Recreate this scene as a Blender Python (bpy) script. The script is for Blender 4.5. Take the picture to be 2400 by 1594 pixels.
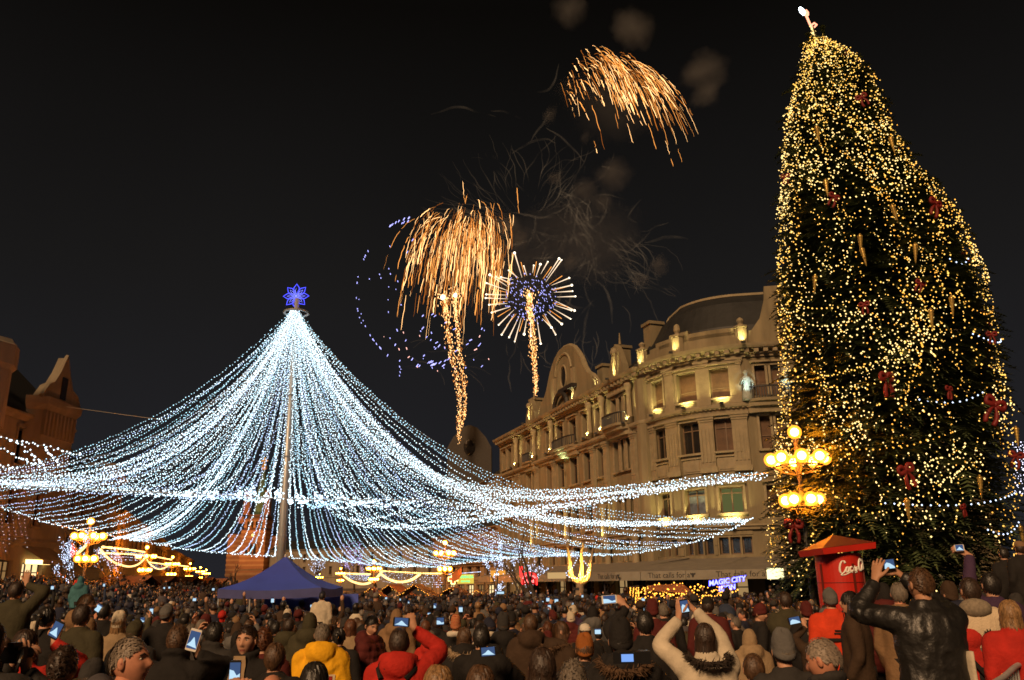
import bpy, math, random
import numpy as np
from mathutils import Vector, Matrix, noise

for o in list(bpy.data.objects):
    bpy.data.objects.remove(o, do_unlink=True)
SC = bpy.context.scene
COL = SC.collection
rnd = random.Random(7)
PI = math.pi

# ------------------------------------------------------------------ camera
FPX, EYE = 1915.0, 2.2
TILT = math.atan((1362 - 797) / FPX)
ROLL = math.radians(.9)
_f = np.array([0, math.cos(TILT), math.sin(TILT)])
_r0 = np.array([1.0, 0, 0]); _u0 = np.array([0, -math.sin(TILT), math.cos(TILT)])
_r = math.cos(ROLL) * _r0 - math.sin(ROLL) * _u0
_u = math.sin(ROLL) * _r0 + math.cos(ROLL) * _u0
cam = bpy.data.cameras.new('camera')
cam.sensor_width = 36.0
cam.lens = 36.0 * FPX / 2400
cam.clip_start = .1; cam.clip_end = 3000
cam_ob = bpy.data.objects.new('camera', cam); COL.objects.link(cam_ob)
cam_ob.matrix_world = Matrix(((_r[0], _u[0], -_f[0], 0), (_r[1], _u[1], -_f[1], 0), (_r[2], _u[2], -_f[2], EYE), (0, 0, 0, 1)))
SC.camera = cam_ob

# ------------------------------------------------------------------ world, floodlight fill, exposure
W = bpy.data.worlds.new('World'); SC.world = W; W.use_nodes = True
nt = W.node_tree; nt.nodes.clear()
out = nt.nodes.new('ShaderNodeOutputWorld'); bg = nt.nodes.new('ShaderNodeBackground')
tc = nt.nodes.new('ShaderNodeTexCoord'); sep = nt.nodes.new('ShaderNodeSeparateXYZ')
ramp = nt.nodes.new('ShaderNodeValToRGB')
nz = nt.nodes.new('ShaderNodeTexNoise'); nz.inputs['Scale'].default_value = 2.2; nz.inputs['Detail'].default_value = 3
mx = nt.nodes.new('ShaderNodeMix'); mx.data_type = 'RGBA'; mx.blend_type = 'MULTIPLY'; mx.inputs[0].default_value = .35
ramp.color_ramp.elements[0].position = 0.0; ramp.color_ramp.elements[0].color = (.0190, .0190, .0235, 1)
ramp.color_ramp.elements[1].position = .62; ramp.color_ramp.elements[1].color = (.0032, .0027, .0022, 1)
e = ramp.color_ramp.elements.new(.34); e.color = (.0112, .0105, .0104, 1)
nt.links.new(tc.outputs['Generated'], sep.inputs[0]); nt.links.new(sep.outputs['Z'], ramp.inputs[0])
nt.links.new(tc.outputs['Generated'], nz.inputs['Vector'])
nt.links.new(ramp.outputs[0], mx.inputs[6]); nt.links.new(nz.outputs['Fac'], mx.inputs[7])
nt.links.new(mx.outputs[2], bg.inputs[0]); bg.inputs[1].default_value = 1.1
nt.links.new(bg.outputs[0], out.inputs[0])

flood_sun = bpy.data.lights.new('flood_sun', 'SUN'); flood_sun.energy = 3.5; flood_sun.angle = math.radians(14); flood_sun.color = (1, .62, .33)  # added night fill, standing in for unseen warm floodlights behind the camera
flood_sun_ob = bpy.data.objects.new('flood_sun', flood_sun); COL.objects.link(flood_sun_ob)
flood_sun_ob.rotation_euler = (math.radians(57), 0, math.radians(-24))

SC.view_settings.view_transform = 'Standard'
SC.view_settings.look = 'None'
SC.view_settings.exposure = 0.0; SC.view_settings.gamma = 1.0
SC.view_settings.use_curve_mapping = False
SC.render.film_transparent = False
cy = SC.cycles
cy.max_bounces = 5; cy.diffuse_bounces = 2; cy.glossy_bounces = 2; cy.transparent_max_bounces = 24
cy.transmission_bounces = 2; cy.volume_bounces = 0; cy.volume_step_rate = 1.0
cy.sample_clamp_indirect = 4.0
cy.use_denoising = True
cy.caustics_reflective = False; cy.caustics_refractive = False
try: cy.use_light_tree = True
except Exception: pass
SC.render.filter_size = 1.35 if hasattr(SC.render, 'filter_size') else 1.5
cy.filter_width = 1.6

# ------------------------------------------------------------------ placing helpers
def ray(px, py):
    return _f * FPX + _r * (px - 1200) - _u * (py - 797)

def P(px, py, Y):
    """world point at depth Y (metres north) seen towards photo pixel (px, py)"""
    d = ray(px, py)
    q = d * (Y / d[1])
    return np.array([q[0], q[1], q[2] + EYE])

def Pz(px, py, z):
    d = ray(px, py); t = (z - EYE) / d[2]
    return np.array([d[0] * t, d[1] * t, z])

def proj(p):
    q = np.array(p, float) - np.array([0, 0, EYE])
    w = q @ _f
    return 1200 + FPX * (q @ _r) / w, 797 - FPX * (q @ _u) / w

def sst(a, b, x):
    t = min(1.0, max(0.0, (x - a) / (b - a))); return t * t * (3 - 2 * t)

def gz(x, y):
    return (-.008 * min(max(y, 0), 90) + 1.5 * sst(-12, -30, x) * sst(18, 42, y)
            + .45 * sst(1.5, 3.2, x) * (1 - sst(9, 16, y)) * sst(-2, 2, y))

# ------------------------------------------------------------------ mesh builder
def nrm(v):
    v = np.array(v, float); n = np.linalg.norm(v); return v / n if n > 1e-12 else v

class MB:
    def __init__(s): s.v = []; s.f = []; s.m = []; s.n = 0
    def add(s, V, Fc, mi=0):
        V = [tuple(map(float, p)) for p in V]
        s.v += V; k = s.n
        s.f += [tuple(i + k for i in q) for q in Fc]
        s.m += [mi] * len(Fc); s.n += len(V); return s
    def obox(s, o, a, b, c, mi=0):
        o, a, b, c = (np.array(t, float) for t in (o, a, b, c))
        V = [o, o + a, o + a + b, o + b, o + c, o + a + c, o + a + b + c, o + b + c]
        Fc = [(0, 3, 2, 1), (4, 5, 6, 7), (0, 1, 5, 4), (1, 2, 6, 5), (2, 3, 7, 6), (3, 0, 4, 7)]
        if np.dot(np.cross(a, b), c) < 0: Fc = [q[::-1] for q in Fc]
        return s.add(V, Fc, mi)
    def box(s, c, d, rz=0.0, mi=0):
        x = np.array([math.cos(rz), math.sin(rz), 0]) * d[0]; y = np.array([-math.sin(rz), math.cos(rz), 0]) * d[1]; z = np.array([0, 0, d[2]])
        return s.obox(np.array(c) - x / 2 - y / 2 - z / 2, x, y, z, mi)
    def tube(s, pts, rad, n=6, mi=0, cap=True):
        pts = [np.array(p, float) for p in pts]
        if not hasattr(rad, '__len__'): rad = [rad] * len(pts)
        up = np.array([0, 0, 1.0]); V = []
        t0 = nrm(pts[1] - pts[0])
        if abs(t0[2]) > .9: up = np.array([0, 1.0, 0])
        a = nrm(np.cross(up, t0))
        for i, p in enumerate(pts):
            t = nrm(pts[min(i + 1, len(pts) - 1)] - pts[max(i - 1, 0)])
            a = nrm(a - t * np.dot(a, t)); b = np.cross(t, a)
            for k in range(n):
                w = 2 * PI * k / n
                V.append(p + (a * math.cos(w) + b * math.sin(w)) * rad[i])
        Fc = []
        for i in range(len(pts) - 1):
            for k in range(n):
                k2 = (k + 1) % n
                Fc.append((i * n + k, i * n + k2, (i + 1) * n + k2, (i + 1) * n + k))
        if cap:
            Fc.append(tuple(range(n))[::-1]); Fc.append(tuple((len(pts) - 1) * n + k for k in range(n)))
        return s.add(V, Fc, mi)
    def loft(s, rings, mi=0, cap=True, close=True):
        n = len(rings[0]); V = [p for r in rings for p in r]; Fc = []
        for i in range(len(rings) - 1):
            for k in range(n if close else n - 1):
                k2 = (k + 1) % n
                Fc.append((i * n + k, i * n + k2, (i + 1) * n + k2, (i + 1) * n + k))
        if cap:
            Fc.append(tuple(range(n))[::-1]); Fc.append(tuple((len(rings) - 1) * n + k for k in range(n)))
        return s.add(V, Fc, mi)
    def lathe(s, prof, n=12, c=(0, 0, 0), mi=0, cap=True):
        R = [[(c[0] + r * math.cos(2 * PI * k / n), c[1] + r * math.sin(2 * PI * k / n), c[2] + z) for k in range(n)] for r, z in prof]
        return s.loft(R, mi, cap)
    def sphere(s, c, r, nu=8, nv=5, sc=(1, 1, 1), mi=0):
        R = []
        for j in range(nv + 1):
            th = PI * (.04 + .92 * j / nv)
            R.append([(c[0] + r * sc[0] * math.sin(th) * math.cos(2 * PI * k / nu), c[1] + r * sc[1] * math.sin(th) * math.sin(2 * PI * k / nu), c[2] - r * sc[2] * math.cos(th)) for k in range(nu)])
        return s.loft(R, mi)
    def octa(s, c, r, mi=0):
        x, y, z = c
        return s.add([(x + r, y, z), (x - r, y, z), (x, y + r, z), (x, y - r, z), (x, y, z + r), (x, y, z - r)],
                     [(0, 2, 4), (2, 1, 4), (1, 3, 4), (3, 0, 4), (2, 0, 5), (1, 2, 5), (3, 1, 5), (0, 3, 5)], mi)
    def prism(s, poly, o, ux, uy, dep, mi=0):
        o, ux, uy, dep = (np.array(t, float) for t in (o, ux, uy, dep)); n = len(poly)
        A = [o + ux * p[0] + uy * p[1] for p in poly]; B = [p + dep for p in A]
        Fc = [tuple(range(n))[::-1], tuple(range(n, 2 * n))] + [(k, (k + 1) % n, n + (k + 1) % n, n + k) for k in range(n)]
        ar = sum(poly[k][0] * poly[(k + 1) % n][1] - poly[(k + 1) % n][0] * poly[k][1] for k in range(n))
        if ar * np.dot(np.cross(ux, uy), dep) < 0: Fc = [q[::-1] for q in Fc]
        return s.add(A + B, Fc, mi)
    def mesh(s, name, mats, smooth=False):
        me = bpy.data.meshes.new(name)
        me.from_pydata(s.v, [], s.f)
        if not isinstance(mats, (list, tuple)): mats = [mats]
        for m in mats: me.materials.append(m)
        if len(mats) > 1: me.polygons.foreach_set('material_index', s.m)
        if smooth: me.polygons.foreach_set('use_smooth', [True] * len(me.polygons))
        me.update(); return me
    def build(s, name, mats, parent=None, smooth=False, **kw):
        return link(name, s.mesh(name, mats, smooth), parent, **kw)

STUFFY = {'light_string', 'blue_light_string', 'bulb_cluster', 'edge_cable', 'railing', 'lettering', 'letter_glow', 'chain'}
def link(name, data, parent=None, loc=None, rz=None, **kw):
    o = bpy.data.objects.new(name, data); COL.objects.link(o)
    if parent is not None: o.parent = parent
    if loc is not None: o.location = loc
    if rz is not None: o.rotation_euler = (0, 0, rz)
    if name in STUFFY: o['kind'] = 'stuff'
    for k, v in kw.items(): o[k] = v
    return o

def thing(name, label, cat, loc=(0, 0, 0), rz=0.0, group=None):
    o = link(name, None, None, loc, rz, label=label, category=cat)
    o.empty_display_size = .2
    if group: o['group'] = group
    return o

def tag(o, label, cat, group=None):
    o['label'] = label; o['category'] = cat
    if group: o['group'] = group
    return o

def copy_tree(o, parent=None):
    c = o.copy(); COL.objects.link(c)
    if parent is not None: c.parent = parent
    for ch in list(o.children): copy_tree(ch, c)
    return c

# ------------------------------------------------------------------ materials
_M = {}
def mat(name, col, rough=.7, metal=0.0, var=.25, scale=3.0, bump=0.0, bscale=None, spec=.4, streak=False, sheen=0.0):
    if name in _M: return _M[name]
    m = bpy.data.materials.new(name); m.use_nodes = True; _M[name] = m
    n = m.node_tree; b = n.nodes['Principled BSDF']
    b.inputs['Roughness'].default_value = rough; b.inputs['Metallic'].default_value = metal
    b.inputs['Specular IOR Level'].default_value = spec
    if sheen: b.inputs['Sheen Weight'].default_value = sheen
    if var or bump:
        t = n.nodes.new('ShaderNodeTexCoord'); mp = n.nodes.new('ShaderNodeMapping')
        if streak: mp.inputs['Scale'].default_value = (1, 1, .18)
        n.links.new(t.outputs['Object'], mp.inputs[0])
    if var:
        z = n.nodes.new('ShaderNodeTexNoise'); z.inputs['Scale'].default_value = scale; z.inputs['Detail'].default_value = 5; z.inputs['Roughness'].default_value = .62
        n.links.new(mp.outputs[0], z.inputs['Vector'])
        r = n.nodes.new('ShaderNodeValToRGB')
        r.color_ramp.elements[0].position = .28; r.color_ramp.elements[1].position = .74
        r.color_ramp.elements[0].color = (*[c * (1 - var) for c in col], 1)
        r.color_ramp.elements[1].color = (*[min(1, c * (1 + var)) for c in col], 1)
        n.links.new(z.outputs['Fac'], r.inputs[0]); n.links.new(r.outputs[0], b.inputs['Base Color'])
    else:
        b.inputs['Base Color'].default_value = (*col, 1)
    if bump:
        z2 = n.nodes.new('ShaderNodeTexNoise'); z2.inputs['Scale'].default_value = bscale or scale * 4; z2.inputs['Detail'].default_value = 4
        n.links.new(mp.outputs[0], z2.inputs['Vector'])
        bp = n.nodes.new('ShaderNodeBump'); bp.inputs['Strength'].default_value = bump; bp.inputs['Distance'].default_value = .03
        n.links.new(z2.outputs['Fac'], bp.inputs['Height']); n.links.new(bp.outputs[0], b.inputs['Normal'])
    return m

def emis(name, col, strength, sample=True):
    if name in _M: return _M[name]
    m = bpy.data.materials.new(name); m.use_nodes = True; _M[name] = m
    n = m.node_tree; n.nodes.clear()
    o = n.nodes.new('ShaderNodeOutputMaterial'); e = n.nodes.new('ShaderNodeEmission')
    e.inputs[0].default_value = (*col, 1); e.inputs[1].default_value = strength
    n.links.new(e.outputs[0], o.inputs[0])
    if not sample: m.cycles.emission_sampling = 'NONE'
    return m

def bulbs_into(mb, pts, rads, mi=0):
    """many small octahedral bulbs"""
    for p, r in zip(pts, rads): mb.octa(p, r, mi)

def catmull(pts, n):
    pts = [np.array(p, float) for p in pts]; pts = [2 * pts[0] - pts[1]] + pts + [2 * pts[-1] - pts[-2]]
    res = []
    for i in range(1, len(pts) - 2):
        a, b, c, d = pts[i - 1:i + 3]
        for k in range(n):
            t = k / n
            res.append(.5 * ((2 * b) + (c - a) * t + (2 * a - 5 * b + 4 * c - d) * t * t + (3 * b - a - 3 * c + d) * t ** 3))
    res.append(pts[-2]); return res

def resample(pts, step):
    pts = np.array(pts, float); d = np.r_[0, np.cumsum(np.linalg.norm(np.diff(pts, axis=0), axis=1))]
    t = np.arange(0, d[-1], step)
    return np.stack([np.interp(t, d, pts[:, k]) for k in range(3)], 1)

def text_mesh(s, size, extrude=.01, mats=None, name='lettering', align='CENTER', bold=0.0, shear=0.0):
    c = bpy.data.curves.new('tmp', 'FONT'); c.body = s; c.size = size; c.extrude = extrude; c.align_x = align; c.align_y = 'CENTER'
    c.resolution_u = 3; c.offset = bold; c.shear = shear
    o = bpy.data.objects.new('tmp', c); COL.objects.link(o)
    dg = bpy.context.evaluated_depsgraph_get()
    me = bpy.data.meshes.new_from_object(o.evaluated_get(dg)); me.name = name
    bpy.data.objects.remove(o, do_unlink=True); bpy.data.curves.remove(c)
    me.materials.clear(); me.materials.append(mats)
    return me

# ------------------------------------------------------------------ ground
def build_ground():
    m = mat('paving', (.07, .065, .06), .8, var=.3, scale=1.4, bump=.3, bscale=9)
    xs = np.concatenate([np.linspace(-1500, -60, 8), np.linspace(-54, 54, 37), np.linspace(60, 1500, 8)])
    ys = np.concatenate([np.linspace(-60, -6, 5), np.linspace(-3, 100, 40), np.linspace(110, 2600, 12)])
    V = [(x, y, gz(x, y)) for y in ys for x in xs]; n = len(xs)
    Fc = [(j * n + i, j * n + i + 1, (j + 1) * n + i + 1, (j + 1) * n + i) for j in range(len(ys) - 1) for i in range(n - 1)]
    MB().add(V, Fc).build('ground', m, smooth=True, kind='structure')
build_ground()
# ================================================================== facade helper
class Path:
    """a polyline on plan; s runs along it, 'out' is the side facing the square"""
    def __init__(s, pts, side=1):
        s.p = np.array(pts, float); dl = np.linalg.norm(np.diff(s.p, axis=0), axis=1)
        s.d = np.r_[0, np.cumsum(dl)]; s.L = s.d[-1]; s.side = side
    def tan(s, t):
        i = int(np.clip(np.searchsorted(s.d, t, 'right') - 1, 0, len(s.p) - 2)); return nrm(s.p[i + 1] - s.p[i])
    def nor(s, t):
        a = s.tan(t); return np.array([a[1], -a[0]]) * s.side
    def pt(s, t, z, o=0.0, e=.02):
        x = np.interp(t, s.d, s.p[:, 0]); y = np.interp(t, s.d, s.p[:, 1])
        if t < 0: x, y = s.p[0] + s.tan(0) * t
        n = nrm(s.nor(max(0, t - e)) + s.nor(min(s.L, t + e)))
        return np.array([x + n[0] * o, y + n[1] * o, z])
    def cuts(s, a, b):
        return [a] + [float(t) for t in s.d if a + .02 < t < b - .02] + [b]
    def band(s, mb, a, b, prof, mi=0):
        """sweep a closed profile of (out, z) along the path"""
        R = [[s.pt(t, z, o) for o, z in prof] for t in s.cuts(a, b)]
        if s.side > 0: R = R[::-1]
        return mb.loft(R, mi)
    def bar(s, mb, a, b, z0, z1, o0, o1, mi=0):
        return s.band(mb, a, b, [(o0, z0), (o1, z0), (o1, z1), (o0, z1)], mi)
    def wall(s, mb, a, b, z0, z1, holes, depth=.4, mi=0):
        S = sorted(set(s.cuts(a, b) + [h[0] for h in holes] + [h[1] for h in holes]))
        S = [t for t in S if a - 1e-6 <= t <= b + 1e-6]
        Z = sorted(set([z0, z1] + [h[2] for h in holes] + [h[3] for h in holes]))
        for i in range(len(S) - 1):
            for j in range(len(Z) - 1):
                sc, zc = (S[i] + S[i + 1]) / 2, (Z[j] + Z[j + 1]) / 2
                if any(h[0] < sc < h[1] and h[2] < zc < h[3] for h in holes): continue
                q = [s.pt(S[i], Z[j]), s.pt(S[i + 1], Z[j]), s.pt(S[i + 1], Z[j + 1]), s.pt(S[i], Z[j + 1])]
                mb.add(q, [(0, 1, 2, 3) if s.side > 0 else (3, 2, 1, 0)], mi)
        for h in holes:
            A = [s.pt(h[0], h[2]), s.pt(h[1], h[2]), s.pt(h[1], h[3]), s.pt(h[0], h[3])]
            B = [s.pt(h[0], h[2], -depth), s.pt(h[1], h[2], -depth), s.pt(h[1], h[3], -depth), s.pt(h[0], h[3], -depth)]
            for k in range(4):
                q = [A[k], A[(k + 1) % 4], B[(k + 1) % 4], B[k]]
                mb.add(q, [(3, 2, 1, 0) if s.side > 0 else (0, 1, 2, 3)], mi)
    def s_at(s, px, py):
        d = ray(px, py)[:2]
        for i in range(len(s.p) - 1):
            a, b = s.p[i], s.p[i + 1]; M = np.array([d, a - b]).T
            if abs(np.linalg.det(M)) < 1e-9: continue
            k, t = np.linalg.solve(M, a)
            if k > 0 and -1e-6 <= t <= 1 + 1e-6: return s.d[i] + t * (s.d[i + 1] - s.d[i])
        return 0.0
    def Y(s, t): return np.interp(t, s.d, s.p[:, 1])

def add_window(path, parent, s0, s1, z0, z1, glass, frame, depth=.3, mull=2, trans=.7, sill=True):
    f = MB(); b = .09
    path.bar(f, s0, s0 + b, z0, z1, -depth - .1, -depth); path.bar(f, s1 - b, s1, z0, z1, -depth - .1, -depth)
    path.bar(f, s0 + b, s1 - b, z0, z0 + b, -depth - .1, -depth); path.bar(f, s0 + b, s1 - b, z1 - b, z1, -depth - .1, -depth)
    for k in range(1, mull):
        c = s0 + (s1 - s0) * k / mull; path.bar(f, c - b / 2, c + b / 2, z0 + b, z1 - b, -depth - .09, -depth + .02)
    if trans:
        zc = z0 + (z1 - z0) * trans; path.bar(f, s0 + b, s1 - b, zc, zc + .07, -depth - .08, -depth + .012)
    w = f.build('window', frame, parent)
    g = MB(); path.bar(g, s0 + b, s1 - b, z0 + b, z1 - b, -depth - .07, -depth - .05)
    g.build('pane', glass, w)
    return w

LIGHT_DATA = {}
def uplight(parent, pos, aim, energy, col=(1, .82, .30), size=100, name='uplight', r=.06, geo=True, blend=.8):
    key = (energy, col, size)
    if key not in LIGHT_DATA:
        l = bpy.data.lights.new('uplight_lamp', 'SPOT'); l.energy = energy * 13; l.color = col; l.spot_size = math.radians(size); l.spot_blend = blend; l.shadow_soft_size = r
        LIGHT_DATA[key] = l
    if geo:
        m = MB(); m.box(np.array(pos) - nrm(aim) * .12, (.26, .2, .14)); fx = m.build(name, mat('fixture_black', (.02, .02, .02), .5, var=0), parent)
    o = bpy.data.objects.new('uplight_lamp', LIGHT_DATA[key]); COL.objects.link(o); o.parent = parent
    o.location = pos; o.rotation_euler = Vector(aim).to_track_quat('-Z', 'Y').to_euler()
    return o

STONE = mat('palace_stone', (.19, .155, .09), .85, var=.36, scale=.9, bump=.35, bscale=7, streak=True)
STONE2 = mat('palace_trim', (.25, .205, .125), .8, var=.18, scale=2, bump=.2, bscale=9)
ROOFM = mat('slate_roof', (.014, .015, .016), .6, var=.35, scale=1.2, bump=.4, bscale=5)
GLASS = mat('dark_glass', (.018, .016, .014), .12, var=.3, scale=.6, spec=.6)
BLIND = mat('brown_blind', (.10, .055, .028), .7, var=.3, scale=2)
FRAMEM = mat('window_frame', (.13, .085, .05), .6, var=.2)
CURT = mat('pale_curtain', (.10, .12, .15), .6, var=.5, scale=3)
LITG = emis('dim_lit_window', (.62, .66, .22), .16, False)
IRON = mat('wrought_iron', (.025, .023, .022), .5, var=0)

# ================================================================== corner palace
def build_palace():
    T = thing('palace_building', 'tall stone palace with curved corner, shaped gable and yellow uplit windows', 'building')
    A = np.array([-1.6, 92.4]); B = np.array([9.7, 60.3])
    arc = []
    C0, C1 = np.array([10.1, 59.9]), np.array([15.5, 54.5]); ch = C1 - C0; nn = nrm(np.array([ch[1], -ch[0]]))
    for k in range(13):
        t = k / 12; arc.append(C0 + ch * t + nn * 1.05 * 4 * t * (1 - t))
    pts = [A, B] + arc + [np.array([16.3, 54.35]), np.array([30.0, 52.2])]
    pa = Path(pts)
    sB = pa.d[1]; s0 = pa.d[2]; s1 = pa.d[14]; s2 = pa.d[15]; sE = pa.L
    ZB, ZC = -2.0, 17.5
    wins = []                       # s0, s1, z0, z1, glass, mullions, transom
    f3 = [(1443, 970), (1456, 960), (1469, 952), (1407, 988), (1375, 1005), (1344, 1020), (1314, 1033), (1288, 1050), (1240, 1062), (1252, 1056), (1196, 1085), (1183, 1090)]
    for q in f3:
        c = pa.s_at(*q); w = .55 if q[0] > 1440 else (.75 if q[0] > 1270 else .6)
        for z0, z1 in ((14.0, 16.1), (10.3, 12.7), (6.2, 8.3), (3.5, 4.9)):
            wins.append((c - w, c + w, z0, z1, GLASS, 2, .7))
    nb = 3; bw = (s1 - s0) / nb
    bays = [s0 + bw * (k + .5) for k in range(nb)]
    bays = [pa.s_at(1541, 930), pa.s_at(1609, 910), pa.s_at(1690, 895)]
    for k, c in enumerate(bays):
        w = .72 if k == 0 else .78
        wins += [(c - w, c + w, 14.05, 16.15, BLIND, 1, .33), (c - w, c + w, 10.4, 12.6, BLIND if k == 2 else GLASS, 2, .72), (c - w, c + w, 6.3, 8.0, (GLASS, CURT, LITG)[k], 2, .75)]
        for j in (-1, 0, 1): wins.append((c + j * .75 - .32, c + j * .75 + .32, 3.65, 4.75, GLASS, 1, 0))
    for c in (pa.s_at(1786, 893), pa.s_at(1816, 890)):
        for z0, z1 in ((14.0, 16.1), (10.4, 12.6), (6.3, 8.0)): wins.append((c - .45, c + .45, z0, z1, BLIND, 1, .4))
    for c in np.arange(s2 + 5.5, sE - 1, 2.6):
        for z0, z1 in ((14.0, 16.1), (10.4, 12.6), (6.3, 8.0), (3.65, 4.75)): wins.append((c - .7, c + .7, z0, z1, GLASS, 2, .7))
    # shop fronts under the awning
    shops = [(c - 1.0, c + 1.0, -.6, 2.3) for c in np.arange(2.0, sE - 2, 3.0)]
    # walls
    w = MB(); pa.wall(w, 0, sE, ZB, ZC, [q[:4] for q in wins] + shops)
    back = [np.array([p[0] + 9, p[1] + 12, 0]) for p in (pts[0], pts[-1])]
    w.obox(pa.pt(0, ZB), back[0] - [*pts[0], 0], (0, 0, ZC - ZB), nrm([.3, -.9, 0]) * .3)
    wall = w.build('wall', STONE, T)
    # horizontal rustication joints on the lower storeys, real grooves proud of the wall
    rb = MB()
    for z in np.arange(2.4, 6.1, .62):
        for a, b in ((s0 + .05, s1 - .05), (s2, sE)):
            S = [a] + sorted(sum([[q[0] - .1, q[1] + .1] for q in wins if q[2] < z + .5 and q[3] > z and q[0] > a - .1 and q[1] < b + .1], [])) + [b]
            for k in range(0, len(S) - 1, 2):
                if S[k + 1] - S[k] > .15: pa.bar(rb, S[k], S[k + 1], z, z + .54, -.05, .06)
    rb.build('stone_course', STONE, T, kind='stuff')
    for q in wins:
        g = q[4]
        wd = add_window(pa, T, q[0], q[1], q[2], q[3], g, FRAMEM, mull=q[5], trans=q[6])
    lit = emis('shop_light', (1, .62, .25), .35, False)
    for k, q in enumerate(shops):
        add_window(pa, T, *q, glass=lit if k % 4 == 1 else GLASS, frame=IRON, mull=2, trans=.75)
    # window surrounds and sills
    for q in wins:
        if q[3] - q[2] < 1.4: continue
        m = MB(); e = .16
        pa.bar(m, q[0] - e, q[0], q[2], q[3], -.02, .09); pa.bar(m, q[1], q[1] + e, q[2], q[3], -.02, .09)
        pa.bar(m, q[0] - e, q[1] + e, q[3], q[3] + .2, -.02, .12); pa.bar(m, q[0] - e - .08, q[1] + e + .08, q[3] + .2, q[3] + .32, -.02, .3)
        m.build('window_surround', STONE2, T)
        m = MB(); pa.bar(m, q[0] - .22, q[1] + .22, q[2] - .14, q[2], -.02, .2); m.build('sill', STONE2, T)
    # cornices
    for nm, z, prof in (('cornice', 16.75, [(-.02, 0), (.14, 0), (.16, .16), (.3, .2), (.3, .4), (.72, .5), (.8, .62), (.86, .78), (-.02, .8)]),
                        ('string_course', 12.95, [(-.02, 0), (.14, 0), (.18, .2), (.42, .34), (.46, .48), (.46, .58), (-.02, .64)]),
                        ('string_course', 5.2, [(-.02, 0), (.2, 0), (.25, .16), (.36, .22), (.36, .32), (-.02, .36)]),
                        ('string_course', 9.0 - 3.1 + 2.75, [(-.02, 0), (.1, .02), (.14, .16), (-.02, .2)])):
        for a, b in ((0, sE),):
            m = MB(); pa.band(m, a, b, [(o, z + h) for o, h in prof]); m.build(nm, STONE2, T)
    m = MB()
    for t in np.arange(.3, sE - .3, .62): pa.bar(m, t, t + .3, 16.96, 17.2, .29, .64)
    m.build('modillion', STONE2, T, kind='stuff')
    m = MB()
    for t in np.arange(.3, sE - .3, .3): pa.bar(m, t, t + .15, 13.2, 13.32, .2, .36)
    m.build('dentil', STONE2, T, kind='stuff')
    # pilasters with capitals, fluted on the corner
    def pilaster(c, w, z0, z1, o=.2, flutes=0):
        m = MB(); pa.bar(m, c - w, c + w, z0 + .35, z1 - .5, -.02, o)
        pa.bar(m, c - w - .08, c + w + .08, z0, z0 + .35, -.02, o + .08)
        for k in range(3): pa.bar(m, c - w - .03 - .05 * k, c + w + .03 + .05 * k, z1 - .5 + .16 * k, z1 - .34 + .16 * k, -.02, o + .05 + .06 * k)
        for k in range(flutes):
            x = c - w + (k + .5) * 2 * w / flutes; pa.bar(m, x - w / flutes * .55, x + w / flutes * .55, z0 + .7, z1 - 1.0, o - .01, o + .05)
        m.build('pilaster', STONE2, T)
    mids = [s0 + .35, (bays[0] + bays[1]) / 2, (bays[1] + bays[2]) / 2, s1 - .25]
    for c in mids:
        pilaster(c, .5, 9.0, 12.95, .16, 4); pilaster(c, .42, 13.6, 16.75, .12)
    for c in bays:
        for z0, z1 in ((9.05, 10.0),):
            m = MB(); pa.bar(m, c - .72, c + .72, z0, z1, -.02, .07); pa.bar(m, c - .58, c + .58, z0 + .12, z1 - .12, .07, .11); pa.bar(m, c - .8, c + .8, z1, z1 + .1, -.02, .16); m.build('relief_panel', STONE2, T)
    # corner pier
    m = MB(); pa.bar(m, sB - .35, s0 + .1, ZB, ZC - .8, -.1, .38); m.build('corner_pier', STONE, T)
    colpx = [(1482, 950), (1419, 985), (1389, 1003), (1299, 1048), (1258, 1060), (1216, 1078)]
    cols = [pa.s_at(*q) for q in colpx]
    for c in cols:
        m = MB()
        for z0, z1 in ((13.6, 16.75),):
            b = pa.pt(c, z0, .28); m.lathe([(.3, 0), (.3, .5), (.34, .52), (.22, .62), (.2, 2.3), (.24, 2.45), (.2, 2.55), (.34, 2.85), (.34, z1 - z0)], 10, b)
        m.build('half_column', STONE2, T, smooth=True)
        pilaster(c, .36, 9.0, 12.95, .2, 3); pilaster(c, .36, 5.6, 8.6, .18)
        o = pa.pt(c, 13.75, .85); d = pa.pt(c, 15.2, .0) - o
        uplight(T, o, d, 46, size=70)
    # lit ground-floor columns
    for q, h in (((1267, 1340), 0), ((1337, 1190), 3.4), ((1437, 1310), .0), ((1503, 1300), .4), ((1255, 1140), 3), ((1425, 1180), 3.0)):
        c = pa.s_at(*q); b = pa.pt(c, 1.9 + h, .42)
        m = MB(); m.lathe([(.34, 0), (.34, .3), (.26, .4), (.24, 2.6), (.33, 2.8), (.33, 3.1)], 10, b); m.build('half_column', STONE2, T, smooth=True)
        o = b + [*(pa.nor(c) * .75), .25]; uplight(T, o, b + [0, 0, 1.6] - o, 42, size=64)
    # uplights under the corner windows
    for k, c in enumerate(bays):
        for z, tz, en in ((13.62, 14.0, 34), (5.62, 6.2, 40)):
            o = pa.pt(c, z + .02, .62); uplight(T, o, pa.pt(c, tz + .5, .0) - o, en * .8, size=120)
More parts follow.
